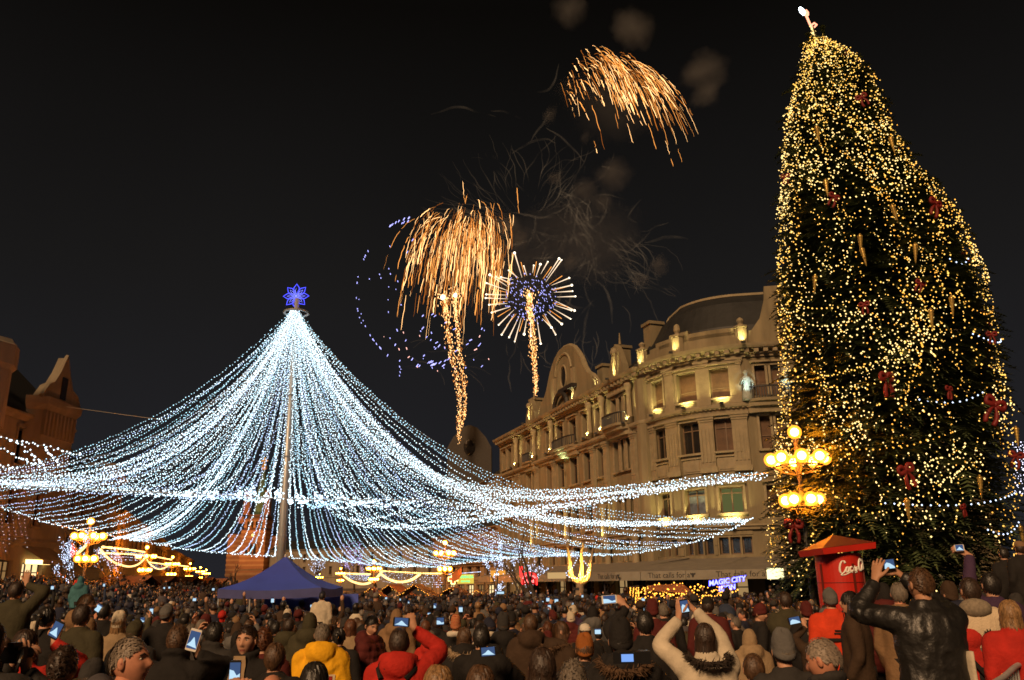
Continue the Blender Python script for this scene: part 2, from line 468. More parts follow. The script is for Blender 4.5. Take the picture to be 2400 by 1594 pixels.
    # balconies
    def balcony(a, b, z, dp, under=(.36, .30, .2)):
        m = MB(); n = 9
        def prof(t): return dp * (1 - (2 * t - 1) ** 4 * .45)
        for zz, hh, k in ((z, .18, 1.0), (z - .3, .3, .8), (z - .7, .4, .5)):
            R = []
            for i in range(n + 1):
                t = a + (b - a) * i / n; oo = prof(i / n) * k
                R.append([pa.pt(t, zz, -.02), pa.pt(t, zz, oo), pa.pt(t, zz + hh, oo + .06), pa.pt(t, zz + hh, -.02)])
            m.loft(R[::-1])
        bl = m.build('balcony', STONE2, T)
        m = MB()
        for i in range(2 * n + 1):
            t = a + (b - a) * i / (2 * n); q = pa.pt(t, z + .18, prof(i / (2 * n)) - .08); m.tube([q, q + [0, 0, .8]], .045, 5)
        m.tube([pa.pt(a + (b - a) * i / n, z + 1.0, prof(i / n) - .08) for i in range(n + 1)], .07, 5)
        m.build('railing', IRON, bl)
    c = pa.s_at(1456, 960); balcony(c - 1.9, c + 1.9, 13.55, 1.3)
    c = pa.s_at(1330, 1030); balcony(c - 2.6, c + 2.6, 13.5, .95)
    o = pa.pt(c, 12.2, .7); uplight(T, o, (0, 0, 1), 16, (.7, 1, .55), 120)
    c = pa.s_at(1246, 1060); balcony(c - 1.5, c + 1.5, 13.5, .8)
    c = pa.s_at(1801, 893); balcony(c - 1.5, c + 1.6, 13.5, 1.0)
    # bow of the triple window
    c = pa.s_at(1456, 960)
    m = MB(); pa.bar(m, c - 1.9, c + 1.9, 16.3, 16.75, -.02, .3); m.build('frieze', STONE2, T)
    # attic parapet
    m = MB(); pa.bar(m, s0, s2 + 14 - (s2 + 14 - sE if s2 + 14 > sE else 0), 17.55, 18.35, -.35, .12)
    for a, b, z in ((s0 + .9, sE, 18.62), (s0 + 1.7, s1 + .3, 18.9), (bays[1] - 1.1, bays[1] + .5, 19.15)): pa.bar(m, a, b, 18.2, z, -.33, .10)
    pa.bar(m, 0, sB, 17.55, 17.95, -.35, .1)
    m.build('parapet', STONE, T)
    for c, hh in ((pa.s_at(1593, 810), 1.0), (pa.s_at(1737, 790), .6), (s0 - .1, .5)):
        m = MB(); b = pa.pt(c, 17.5, .2); m.lathe([(.42, 0), (.42, 1.25), (.5, 1.3), (.5, 1.42), (.24, 1.5), (.16, 1.6), (.26, 1.8), (.2, 1.6 + hh * .6), (.07, 1.7 + hh * .6)], 8, b); m.build('pedestal_urn', STONE2, T, smooth=False)
        o = pa.pt(c, 17.62, 1.05); uplight(T, o, b + [0, 0, 1.0] - o, 26, size=60)
    # large shaped gable over the long front
    ga, gb = pa.s_at(1256, 985), pa.s_at(1408, 905); gw = (gb - ga) * .92; gc = (ga + gb) / 2
    half = [(a_, b_ * .95) for a_, b_ in [(-.5, 0), (-.485, .9), (-.43, 1.7), (-.36, 2.2), (-.31, 3.0), (-.27, 3.9), (-.25, 4.3), (-.21, 4.9), (-.16, 5.5), (-.09, 5.95), (0, 6.1)]]
    poly = half + [(-a, b) for a, b in half[-2::-1]]
    R = []
    m = MB(); X = pa.tan(gc); ux = np.array([X[0], X[1], 0]); nv = np.array([*pa.nor(gc), 0])
    o = pa.pt(gc, 17.5, -.5)
    m.prism([(a * gw, b) for a, b in poly], o, ux, (0, 0, 1), nv * .55); gab = m.build('gable', STONE, T)
    m = MB()
    ed = [o + ux * a * gw + np.array([0, 0, b]) + nv * .3 for a, b in poly]
    m.tube(ed, .2, 5); m.build('gable_coping', STONE2, gab)
    m = MB(); ep = [(math.cos(w) * .62, 2.9 + math.sin(w) * .95) for w in np.linspace(0, 2 * PI, 17)[:-1]]
    m.prism(ep, o + nv * .53, ux, (0, 0, 1), nv * .04); m.build('oval_window', GLASS, gab)
    m = MB(); m.tube([o + nv * .6 + ux * a * 1.15 + np.array([0, 0, 2.9 + (b - 2.9) * 1.15]) for a, b in ep + ep[:1]], .1, 5)
    m.tube([o + nv * .6 + ux * math.cos(w) * 1.9 + np.array([0, 0, 3.2 + math.sin(w) * 1.9]) for w in np.linspace(.1, PI - .1, 12)], .13, 5)
    for k in (-1, 1): m.obox(o + nv * .5 + ux * (k * 2.3 - .3), ux * .6, (0, 0, 3.2), nv * .25)
    m.build('gable_ornament', STONE2, gab)
    m = MB(); m.tube([o + nv * 1.0 + ux * math.cos(w) * 1.5 + np.array([0, 0, .1 + math.sin(w) * 1.2]) for w in np.linspace(0, PI, 10)], .22, 6); m.obox(o + nv * .5 + ux * -.3 + np.array([0, 0, 1.3]), ux * 3.2, (0, 0, .35), nv * .6); m.build('crest', IRON, gab)
    for t in (ga + .6, gc - 2.4, gc + 2.2, gb - .8):
        q = pa.pt(t, 17.62, .55); uplight(T, q, pa.pt(t, 19.4, 0) - q, 20, (1, .9, .42), 70)
    # two small gables with finials
    for q, hh in (((1448, 860), 3.0), ((1247, 990), 2.6)):
        c = pa.s_at(*q); o2 = pa.pt(c, 17.5, -.3)
        m = MB(); m.prism([(-1.5, 0), (-1.2, 1.1), (-.5, hh - .6), (0, hh), (.5, hh - .6), (1.2, 1.1), (1.5, 0)], o2, ux, (0, 0, 1), nv * .5)
        m.tube([o2 + [0, 0, hh], o2 + [0, 0, hh + 1.0]], [.14, .04], 5); m.build('gable', STONE, T)
        m = MB(); m.obox(o2 + nv * .5 - ux * .3, ux * .6, (0, 0, hh - 1.0), nv * .15); m.sphere(o2 + nv * .55 + np.array([0, 0, hh - .7]), .35, 8, 5); m.build('gable_ornament', STONE2, T)
        q = pa.pt(c, 17.65, .95); uplight(T, q, o2 + [0, 0, 1.6] - q, 40, size=60)
    # roofs
    m = MB(); R = []
    for t in pa.cuts(0, sE):
        k = sst(sB - 5, s0 + 1.5, t); zr = 19.4 + 2.9 * k
        R.append([pa.pt(t, 17.6, -.45), pa.pt(t, 18.2 + .8 * k, -.8), pa.pt(t, zr - .7, -2.0), pa.pt(t, zr, -3.0), pa.pt(t, zr + .2, -8), pa.pt(t, 17.6, -8.2)])
    m2 = []
    for t in list(np.linspace(0, sB - 6, 4)) + list(np.linspace(sB - 5, sB - .2, 7)) + pa.cuts(s0, sE):
        k = sst(sB - 5, s0 + 1.5, t); zr = 19.2 + 3.0 * k
        m2.append([pa.pt(t, 17.6, -.45), pa.pt(t, 18.4 + .9 * k, -.75), pa.pt(t, zr - .8, -1.9), pa.pt(t, zr, -2.8), pa.pt(t, zr + .2, -8), pa.pt(t, 17.6, -8.2)])
    m.loft(m2[::-1]); rf = m.build('roof', ROOFM, T)
    m = MB(); m.tube([r[3] for r in m2[-16:]], .16, 6); m.build('ridge_rail', STONE2, rf)
    for q, dz in (((1417, 830), 3.2), ((1225, 985), 3.0), ((1500, 740), 3.6), ((1380, 860), 2.4)):
        c = pa.s_at(*q); m = MB(); b = pa.pt(c, 17.6, -1.6); m.box(b + [0, 0, dz / 2], (1.1, 1.1, dz), .35); m.box(b + [0, 0, dz + .12], (1.35, 1.35, .24), .35); m.build('chimney', STONE, rf)
    # second shaped gable behind the christmas tree
    c = pa.s_at(1850, 800); ux2 = np.array([*pa.tan(c), 0]); nv2 = np.array([*pa.nor(c), 0]); o3 = pa.pt(c, 18.2, -.25)
    m = MB(); m.prism([(-3.1, 0), (-2.4, .5), (-1.8, 1.3), (-1.4, 2.6), (-1.3, 3.6), (1.3, 3.6), (1.4, 2.6), (1.8, 1.3), (2.4, .5), (3.1, 0)], o3, ux2, (0, 0, 1), nv2 * .3); m.build('gable', STONE, T)
    # statues beside the twin windows
    SM = mat('statue_bronze', (.30, .34, .30), .55, var=.4, scale=5)
    for q in ((1747, 890), (1838, 890)):
        c = pa.s_at(*q); b = pa.pt(c, 13.6, .45)
        m = MB()
        prof = [(.36, 0), (.38, .25), (.33, .6), (.27, .95), (.25, 1.1), (.3, 1.35), (.33, 1.55), (.2, 1.68), (.09, 1.74), (.09, 1.8), (.14, 1.88), (.15, 1.98), (.1, 2.1), (.02, 2.14)]
        rr = random.Random(int(c * 10))
        ring = []
        for i, (r, z) in enumerate(prof):
            ring.append([b + [r * (1 + .12 * math.sin(5 * w + i) * (z < 1.2)) * math.cos(w), r * .8 * math.sin(w), z] for w in np.linspace(0, 2 * PI, 13)[:-1]])
        m.loft(ring)
        for k in (-1, 1):
            sh = b + [k * .3, 0, 1.52]; m.tube([sh, sh + np.array([k * .16, -.12, -.38]), sh + np.array([k * .02, -.34, -.2 - .3 * (k > 0)]), sh + np.array([k * -.04, -.38, -.1 - .3 * (k > 0)])], [.1, .085, .065, .06], 7)
        m.build('statue', SM, T, smooth=True)
        o = pa.pt(c, 14.2, 2.0); uplight(T, o, b + [0, 0, 1.2] - o, 16, (.78, 1, .95), 45, geo=False)
    return pa, T, (s0, s1, s2, sB)
PAL, PALT, PS = build_palace()

# ================================================================== terrace awning
def build_awning():
    T = thing('awning', 'long cream terrace awning printed with a slogan along the palace front', 'awning')
    AW = mat('awning_canvas', (.17, .15, .12), .85, var=.18, scale=1.5, bump=.1)
    pts = []
    a = Pz(1171, 1362, 0); y0 = [(-3.5, 80.0), (6.3, 53.5), (11.8, 49.6), (18.5, 47.6)]
    pa = Path(y0); L = pa.L
    def zt(t): return 2.5 + .0 * t
    m = MB(); R = []
    for t in np.linspace(0, L, 24): R.append([pa.pt(t, 2.62, 0), pa.pt(t, 2.66, 0), pa.pt(t, 3.5, -6.0), pa.pt(t, 3.46, -6.0)])
    m.loft(R[::-1]); cn = m.build('canopy', AW, T)
    n = 14; V = mat('awning_valance', (.22, .195, .145), .85, var=.12, scale=2)
    for k in range(n):
        s0, s1 = L * k / n + .015, L * (k + 1) / n - .015
        m = MB(); pa.bar(m, s0, s1, 2.12, 2.65, .02, .05); m.build('valance', V, T)
    ink = mat('print_ink', (.03, .028, .025), .8, var=0)
    def txt(c, size, fade=False):
        me = text_mesh('That calls for a', size, .004, ink)
        o = link('lettering', me, T); d = pa.tan(c); p = pa.pt(c, 2.39, .058)
        o.matrix_world = Matrix(((d[0], 0, pa.nor(c)[0], p[0]), (d[1], 0, pa.nor(c)[1], p[1]), (0, 1, 0, p[2]), (0, 0, 0, 1)))
        w = max(v.co.x for v in me.vertices)
        m = MB(); o2 = np.array(p) + np.array([*d, 0]) * (w + size * .42)
        s = size * .36
        m.prism([(-.1 * s, -1.0 * s), (.35 * s, -.5 * s), (.4 * s, 0), (1.0 * s, .2 * s), (1.0 * s, .8 * s), (.35 * s, .5 * s), (0, .75 * s), (-.35 * s, .5 * s), (-1.0 * s, .8 * s), (-1.0 * s, .2 * s), (-.45 * s, 0), (-.4 * s, -.5 * s)], o2, (*d, 0), (0, 0, 1), np.array([*pa.nor(c), 0]) * .008)
        m.build('leaf_emblem', ink, T)
    txt(pa.s_at(1568, 1348), .46); txt(pa.s_at(1734, 1330), .46); txt(pa.s_at(1425, 1360), .46)
    # posts and struts
    for t in np.linspace(1, L - 1, 9):
        m = MB(); q = pa.pt(t, 0, -.3); q2 = pa.pt(t, 2.6, -.3); q[2] = gz(q[0], q[1]) - .05; m.tube([q, q2], .05, 6); m.tube([pa.pt(t, 1.3, -.3), pa.pt(t, 2.8, -1.8)], .03, 5); m.build('post', IRON, T)
    return pa
AWP = build_awning()
# ================================================================== old town houses on the left side
def house(name, label, pts, ztop, zbase, rows, ncol, wall_m, roof_h=2.5, roof_in=4.0, depth=12, w=1.0, shops=None, s_off=1.2, glass=None, cat='building', lowrow=3.6):
    T = thing(name, label, cat); pa = Path(pts); L = pa.L
    wins = []
    for r in rows:
        for k in range(ncol):
            c = s_off + (L - 2 * s_off) * (k + .5) / ncol; wins.append((c - w / 2, c + w / 2, r[0], r[1]))
    sh = shops or []
    m = MB(); pa.wall(m, 0, L, zbase, ztop, wins + [q[:4] for q in sh], .35)
    a, b = pa.pt(0, zbase), pa.pt(L, zbase); n = np.array([*pa.nor(L / 2), 0])
    m.obox(a - n * depth, n * (depth - .02), (0, 0, ztop - zbase), nrm(b - a) * .3); m.obox(b - n * depth - nrm(b - a) * .3, n * (depth - .02), (0, 0, ztop - zbase), nrm(b - a) * .3)
    m.build('wall', wall_m, T)
    for q in wins:
        add_window(pa, T, *q, glass=glass or GLASS, frame=FRAMEM, depth=.25)
        m = MB(); e = .14
        pa.bar(m, q[0] - e, q[0], q[2], q[3], -.02, .08); pa.bar(m, q[1], q[1] + e, q[2], q[3], -.02, .08); pa.bar(m, q[0] - e - .06, q[1] + e + .06, q[3], q[3] + .26, -.02, .2); pa.bar(m, q[0] - e - .06, q[1] + e + .06, q[2] - .16, q[2], -.02, .2)
        m.build('window_surround', wall_m, T)
    for q in sh: add_window(pa, T, *q[:4], glass=q[4], frame=IRON, depth=.3, mull=3, trans=.75)
    for z, o in ((ztop - .5, .5), (lowrow, .22)):
        m = MB(); pa.band(m, 0, L, [(-.02, z), (o * .4, z), (o * .6, z + .2), (o, z + .3), (o, z + .45), (-.02, z + .5)]); m.build('cornice', wall_m, T)
    m = MB(); R = [[pa.pt(t, ztop, .25), pa.pt(t, ztop + roof_h, -roof_in), pa.pt(t, ztop, -roof_in * 2)] for t in (0, L)]
    m.loft(R[::-1]); m.build('roof', ROOFM, T)
    return pa, T

HW1 = mat('ochre_plaster', (.19, .155, .105), .9, var=.3, scale=.7, bump=.3, bscale=6, streak=True)
HW2 = mat('grey_plaster', (.22, .18, .13), .9, var=.3, scale=.7, bump=.3, bscale=6, streak=True)
SHOPL = emis('lit_shop_window', (1, .74, .36), 1.3, False)
SHOPW = emis('bright_shop_window', (.95, 1, .62), 2.6, False)
DIML = emis('dim_shop_window', (1, .55, .2), .28, False)

def build_left():
    g0 = .9
    pa, T = house('gabled_house', 'dim ornate town house with turret and pointed gable at the left edge', [(-33.2, 36), (-33.2, 60.5)], 13.6, -.5,
                  [(10.2, 12.6), (6.3, 8.6)], 7, HW1, 5, 5, shops=[(9.5, 11.6, 1.2, 4.2, SHOPL), (12.0, 14.0, 1.2, 4.4, SHOPW), (14.3, 15.6, 1.2, 4.1, SHOPL), (18.0, 19.8, 1.2, 4.0, DIML), (20.9, 23.4, 1.2, 3.9, SHOPL)], lowrow=5.0)
    # bay with oriel and gable near the corner
    s = pa.s_at(122, 900); ux = np.array([0, 1.0, 0]); nv = np.array([1.0, 0, 0])
    o = pa.pt(18.6, 0, 0)
    m = MB(); R = []
    for z, d, w in ((8.8, .1, .2), (9.6, .7, 0), (10.2, .95, 0), (14.0, .95, 0), (14.4, 1.25, -.2), (14.9, 1.3, -.25)):
        R.append([o + ux * w + [0, 0, z], o + ux * (w + .6) + nv * d + [0, 0, z], o + ux * (4.6 - w) + nv * d + [0, 0, z], o + ux * (5.2 - w) + [0, 0, z]])
    m.loft(R); m.build('oriel', HW1, T)
    m = MB()
    for k in range(9): m.obox(o + ux * (.5 + k * .47) + nv * .9 + [0, 0, 12.3], ux * .2, nv * .25, (0, 0, 1.7))
    m.build('oriel_ribs', HW1, T, kind='stuff')
    m = MB(); m.prism([(0, 0), (.7, .9), (1.3, 1.2), (1.9, 2.1), (2.45, 3.3), (3.0, 2.1), (3.6, 1.1), (4.4, .8), (5.0, 0)], o + nv * .3 + [0, 0, 14.9], ux, (0, 0, 1), nv * .7); gb = m.build('gable', HW1, T)
    m = MB(); m.obox(o + nv * 1.0 + ux * 2.1 + [0, 0, 15.1], ux * .7, (0, 0, 1.6), nv * .06); m.build('attic_window', GLASS, gb)
    m = MB(); m.tube([o + nv * .9 + ux * a + np.array([0, 0, 14.9 + b]) for a, b in ((0, 0), (.7, .9), (1.3, 1.2), (1.9, 2.1), (2.45, 3.4), (3.0, 2.1), (3.6, 1.1), (4.4, .8), (5.0, 0))], .16, 5); m.build('gable_coping', HW1, gb)
    m = MB(); c = pa.pt(14.2, 0, -.3); m.lathe([(1.5, 12), (1.5, 15.6), (1.75, 15.9), (1.75, 17.2), (1.55, 17.3), (1.4, 17.6)], 8, c); m.build('turret', HW2, T)
    m = MB(); m.box(pa.pt(16.6, 17, -2), (.9, .9, 3.4)); m.build('chimney', HW2, T)
    house('low_house', 'dark lower town house beside the gabled house', [(-33.4, 60.7), (-33.4, 68)], 10.5, -.5, [(7.4, 9.4), (4.2, 6)], 3, HW2, 3.2, 4, shops=[(1.5, 5.5, 1, 3, DIML)], lowrow=3.4)
    house('corner_house', 'dark flat roofed house at the end of the left row', [(-33.8, 68.2), (-38, 80)], 12.2, -.5, [(9, 11), (5.2, 7.4)], 4, HW2, 1.2, 4, shops=[(2, 5, .9, 3, DIML)], lowrow=3.9)
    house('long_house', 'long brown house lit orange behind the far left lamps', [(-38.3, 80.5), (-62, 150)], 9.5, -1, [(5.6, 7.6)], 14, HW1, 2.6, 4, lowrow=4.2)
    house('far_house', 'plain far house closing the left row of lamps', [(-62.5, 151), (-90, 236)], 9, -1, [(5, 7)], 10, HW2, 2.4, 4, lowrow=4)
    # shop awning and lit doorway at the gabled house
    t = thing('shop_awning', 'small sloping shop awning above a lit doorway on the left', 'awning')
    m = MB(); a, b = pa.pt(20.6, 4.9, .02), pa.pt(23.9, 4.9, .02); nv2 = np.array([1.5, 0, -.9])
    m.obox(a, b - a, nv2, (0, 0, .06)); m.build('canopy', HW1, t)
    m = MB(); m.obox(a + nv2 - [0, 0, .25], b - a, (0.02, 0, 0), (0, 0, .27)); m.build('valance', HW1, t)
    tag(link('doorway_light', MB().box((-33.1 + .15, 58.3, 3.95), (.16, 2.8, .3)).mesh('doorway_light', emis('doorway_glow', (1, .62, .2), 5)), None), 'glowing light box over the doorway below the small awning', 'light')
    t = thing('round_shop_sign', 'round bright shop sign hanging by the lit shop', 'sign')
    m = MB(); c = pa.pt(15.0, 4.9, .7)
    m.tube([c - [0, .12, 0], c + [0, .12, 0]], .42, 14); m.build('disc', emis('sign_glow', (.95, 1, .6), 4), t); MB().tube([c, c - [.7, 0, 0]], .03, 4).build('bracket', IRON, t)
build_left()

# ================================================================== far side of the square
def build_far():
    BR = mat('brick_dark', (.26, .12, .06), .9, var=.3, scale=.3)
    ORG = mat('warm_plaster', (.30, .19, .10), .9, var=.3, scale=.5)
    house('arcade_house', 'orange lit house behind the centre lamp and market roofs', [(-16, 165), (-2.6, 128)], 10.5, -1, [(7, 9), (3.6, 5.6)], 9, ORG, 3, 5, lowrow=3)
    house('domed_house', 'tall dark house at the far end of the palace row', [(-13, 190), (-3.2, 150)], 21, -1, [(16, 18.5), (12, 14.4), (8, 10.4)], 8, HW2, 4, 6, lowrow=7)
    house('backdrop_house', 'dark far house behind the blue gazebo', [(-80, 275), (-22, 250)], 13, -1, [(9, 11.4), (5, 7.5)], 12, HW2, 3, 5, lowrow=4)
    house('pharmacy_house', 'low lit shop row with pharmacy signs right of the centre lamp', [(-9.6, 104), (-2.0, 93.2)], 4.4, -1, [(2.7, 3.9)], 6, ORG, .8, 3, shops=[(k * 2.1 + .5, k * 2.1 + 2.1, -.6, 1.9, SHOPL if k % 2 else DIML) for k in range(6)], lowrow=2.1)
    # dark tower silhouette beyond; its unlit look is put into the wall colour
    t = thing('far_gable_tower', 'dark rounded gable rising behind the palace far end', 'building')
    b = P(1100, 1060, 170); m = MB(); m.prism([(-4.6, -14), (-4.6, 1), (-3.4, 3.2), (-1.6, 5.2), (0, 5.8), (1.6, 5.2), (3.4, 3.2), (4.6, 1), (4.6, -14)], b, (1, 0, 0), (0, 0, 1), (0, 5, 0)); m.build('wall', mat('silhouette_plaster', (.05, .045, .04), .9), t)
    m = MB(); m.sphere(b + [0, -.1, 1], 1.2, 12, 6, (1, .15, 1.4)); m.build('oval_window', GLASS, t)
build_far()

def build_cathedral():
    Y = 420; c = P(592, 1362, Y); x0 = c[0]; k = Y / 1915 * 1.02
    T = thing('cathedral', 'striped brick cathedral tower lit orange behind the light tent', 'church', (x0, Y, 0))
    A = mat('cathedral_brick', (.15, .065, .028), .9, var=.2, scale=.2); B_ = mat('cathedral_band', (.20, .105, .048), .9, var=.15, scale=.2); G = mat('glazed_tile', (.06, .10, .055), .4, var=.3, scale=.4); GO = mat('gilded', (.8, .52, .14), .35, .6, var=0)
    def Z(py): return (P(592, py, Y)[2])
    def blk(px0, px1, py0, py1, y0=0, dp=14, nm='tower_block', stripes=True, wins=(), par=T):
        a, b = (px0 - 592) * k, (px1 - 592) * k; z0, z1 = Z(py1), Z(py0)
        m = MB(); m.obox((a, y0, z0), (b - a, 0, 0), (0, dp, 0), (0, 0, z1 - z0)); o = m.build(nm, A, par)
        if stripes:
            m = MB(); n = max(2, int((z1 - z0) / 2.2))
            for i in range(n): z = z0 + (i + .3) * (z1 - z0) / n; m.obox((a - .12, y0 - .15, z), (b - a + .24, 0, 0), (0, dp + .3, 0), (0, 0, (z1 - z0) / n * .42))
            m.build('brick_band', B_, o, kind='stuff')
        for (wx, wy0, wy1, ww) in wins:
            m = MB(); xx = (wx - 592) * k; w = ww * k / 2; h0, h1 = Z(wy1), Z(wy0)
            poly = [(-w, 0), (w, 0), (w, h1 - h0 - w)] + [(w * math.cos(t), h1 - h0 - w + w * math.sin(t)) for t in np.linspace(.3, PI - .3, 6)] + [(-w, h1 - h0 - w)]
            m.prism(poly, (xx, y0 - .5, h0), (1, 0, 0), (0, 0, 1), (0, .3, 0)); m.build('window', GLASS, o)
        return o
    blk(524, 556, 1250, 1352, 4); blk(622, 642, 1256, 1352, 4)
    blk(562, 616, 1242, 1365, -2, 18, wins=[(586, 1276, 1300, 5), (594, 1274, 1302, 5), (576, 1283, 1300, 4)])
    blk(556, 620, 1338, 1370, -6, 20)
    m = MB(); xc = (589 - 592) * k
    m.tube([(xc + math.cos(t) * 13.5 * k, -2.4, Z(1288) + math.sin(t) * 16 * k) for t in np.linspace(0, PI, 14)], 1.0 * k * 2, 5); m.build('portal_arch', B_, T)
    blk(566, 614, 1216, 1240, -1, 14, 'belfry', True, [(575, 1222, 1237, 4), (584, 1222, 1237, 4), (594, 1222, 1237, 4), (604, 1222, 1237, 4)])
    for a, b in ((559, 573), (606, 618), (550, 562)): blk(a, b, 1150 if a != 550 else 1210, 1206 if a != 550 else 1226, 0, 3.2, 'pinnacle', False)
    blk(570, 611, 1206, 1218, 1, 10, 'gallery', False)
    m = MB(); m.lathe([(8.2 * k * 2, Z(1206)), (7.6 * k * 2, Z(1180)), (8.6 * k * 2, Z(1172)), (5.4 * k * 2, Z(1140)), (3.4 * k * 2, Z(1118)), (2.0 * k * 2, Z(1100)), (.5 * k * 2, Z(1088))], 8, (0, 6, 0)); m.build('spire', G, T)
    m = MB(); z = Z(1092); m.sphere((0, 6, z), 1.6, 8, 6); m.box((0, 6, z + 3.0), (.7, .7, 4.4)); m.box((0, 6, z + 3.4), (3.4, .7, .7)); m.build('cross', GO, T)
    m = MB(); m.tube([(xc, -2.6, Z(1255)), (xc, -2.9, Z(1255))], 3.2 * k, 14); m.build('clock_face', emis('clock_glow', (1, .8, .25), 1.6, False), T)
    for dx, e, zz in ((-26, 0.7e4, 3), (22, 0.6e4, 3), (2, 0.8e4, 2)):
        l = uplight(T, (dx, -36, zz), (-dx * .8, 34, 24 if zz == 3 else 40), e, (1, .42, .13), 60 if zz == 3 else 40, name='floodlight', r=1.0)
build_cathedral()

# ================================================================== bare trees, some wrapped in tiny lights
BARK = mat('bark', (.06, .045, .032), .95, var=.4, scale=6, bump=.5)
def bare_tree(label, base, h, seed, twinkle=None, n_tw=0, spread=.9, r0=.13, up=None, tw_r=.02, group=None):
    T = thing('bare_tree', label, 'tree', base, 0, group); R = random.Random(seed); m = MB(); ends = []
    def grow(p, d, l, r, lv):
        q = p.copy(); P_ = [q.copy()]
        for i in range(4):
            d = nrm(d + np.array([R.uniform(-.2, .2), R.uniform(-.2, .2), R.uniform(-.05, .16)])); q = q + d * l / 4; P_.append(q.copy())
        m.tube(P_, [r * (1 - .12 * i) for i in range(5)], 6 if lv < 2 else 4, cap=lv < 1); ends.append((P_, lv))
        if lv < 4:
            for k in range(R.randint(2, 3) if lv else 3):
                a = R.uniform(0, 2 * PI); s = R.uniform(.45, 1.0) * spread
                grow(P_[R.randint(2, 4)].copy(), nrm(d + s * np.array([math.cos(a), math.sin(a), R.uniform(-.1, .3)])), l * R.uniform(.55, .8), r * .52, lv + 1)
    grow(np.array([0, 0, -.2]), np.array([0, 0, 1.0]), h * .36, r0, 0)
    m.build('trunk', BARK, T, smooth=True)
    if twinkle:
        pts = []
        for _ in range(n_tw):
            Pq, lv = R.choice([e for e in ends if e[1] >= 1]); k = R.randint(0, 3); t = R.random(); pts.append(Pq[k] * (1 - t) + Pq[k + 1] * t + [R.gauss(0, .06) for _ in range(3)])
        b = MB(); bulbs_into(b, pts, [tw_r * R.uniform(.5, 1.2) for _ in pts]); b.build('twinkle_lights', twinkle, T, kind='stuff')
    return T
COOL = emis('cool_bulb', (.62, .74, 1.0), 2.6, False)
VIOL = emis('violet_bulb', (.62, .5, 1.0), 1.8, False)
def gpt(px, Y): 
    p = P(px, 1380, Y); return (p[0], Y, gz(p[0], Y))
bare_tree('bare street tree thick with white twinkle lights beside the left lamp', gpt(176, 48), 5.6, 3, COOL, 420, 1.0, .11, tw_r=.028)
bare_tree('bare tree with sparse twinkle lights right of the big left lamp', gpt(262, 52), 5.0, 11, COOL, 260, 1.0, .1, tw_r=.024)
bare_tree('leafless tree full of white lights at the far end of the awning', gpt(1160, 60), 6.4, 5, COOL, 420, 1.15, .12, tw_r=.03)
bare_tree('leafless tree with bluish lights behind the red neon sign', gpt(1212, 56), 6.2, 8, COOL, 300, 1.1, .12, tw_r=.028)
bare_tree('dark leafless tree beside the red neon sign', gpt(1258, 44), 6.0, 21, None, 0, .6, .2)
bare_tree('distant bare tree with violet lights behind the centre left lamp', gpt(888, 120), 12, 31, VIOL, 240, 1.0, .2, tw_r=.05)
bare_tree('distant bare tree with violet lights right of the gazebo', gpt(832, 150), 9, 32, VIOL, 160, 1.0, .2, tw_r=.06)
bare_tree('small distant tree with white lights at the gazebo edge', gpt(752, 110), 7, 33, COOL, 140, 1.0, .15, tw_r=.045)
bare_tree('dark round tree in front of the cathedral foot', gpt(548, 260), 9, 41, None, 0, .8, .5)
# golden uplit forked tree
def fork_tree():
    b = np.array(gpt(1358, 44)); T = thing('forked_tree', 'forked tree trunk lit gold from below beside the awning', 'tree')
    m = MB(); c = P(1358, 1372, 44)
    pts = [[(1358, 1400), (1358, 1368), (1340, 1352), (1335, 1325), (1333, 1300), (1328, 1270)], [(1358, 1370), (1362, 1350), (1364, 1325), (1362, 1300), (1368, 1270)], [(1364, 1369), (1376, 1356), (1382, 1335), (1386, 1310), (1390, 1285)]]
    for i, q in enumerate(pts):
        pp = [P(a, d, 44 + .25 * math.sin(j + i)) for j, (a, d) in enumerate(q)]; m.tube(catmull(pp, 4), list(np.linspace(.24 if i == 0 else .17, .05, (len(q) - 1) * 4 + 1)), 8)
    m.build('trunk', BARK2, T, smooth=True)
    l = uplight(T, P(1352, 1376, 43.2), P(1360, 1330, 44) - P(1352, 1376, 43.2), 190, (1, .6, .1), 80)
    b = MB(); s = resample(catmull([P(1353, 1308, 43.7), P(1342, 1330, 43.6), P(1327, 1343, 43.6), P(1335, 1353, 43.5), P(1352, 1355, 43.4), P(1372, 1350, 43.4), P(1382, 1335, 43.5), P(1366, 1312, 43.7)], 8), .14)
    bulbs_into(b, s, [.034] * len(s)); b.build('light_string', COOL, T, kind='stuff')
BARK2 = mat('pale_bark', (.26, .18, .10), .9, var=.3, scale=6, bump=.4)
fork_tree()

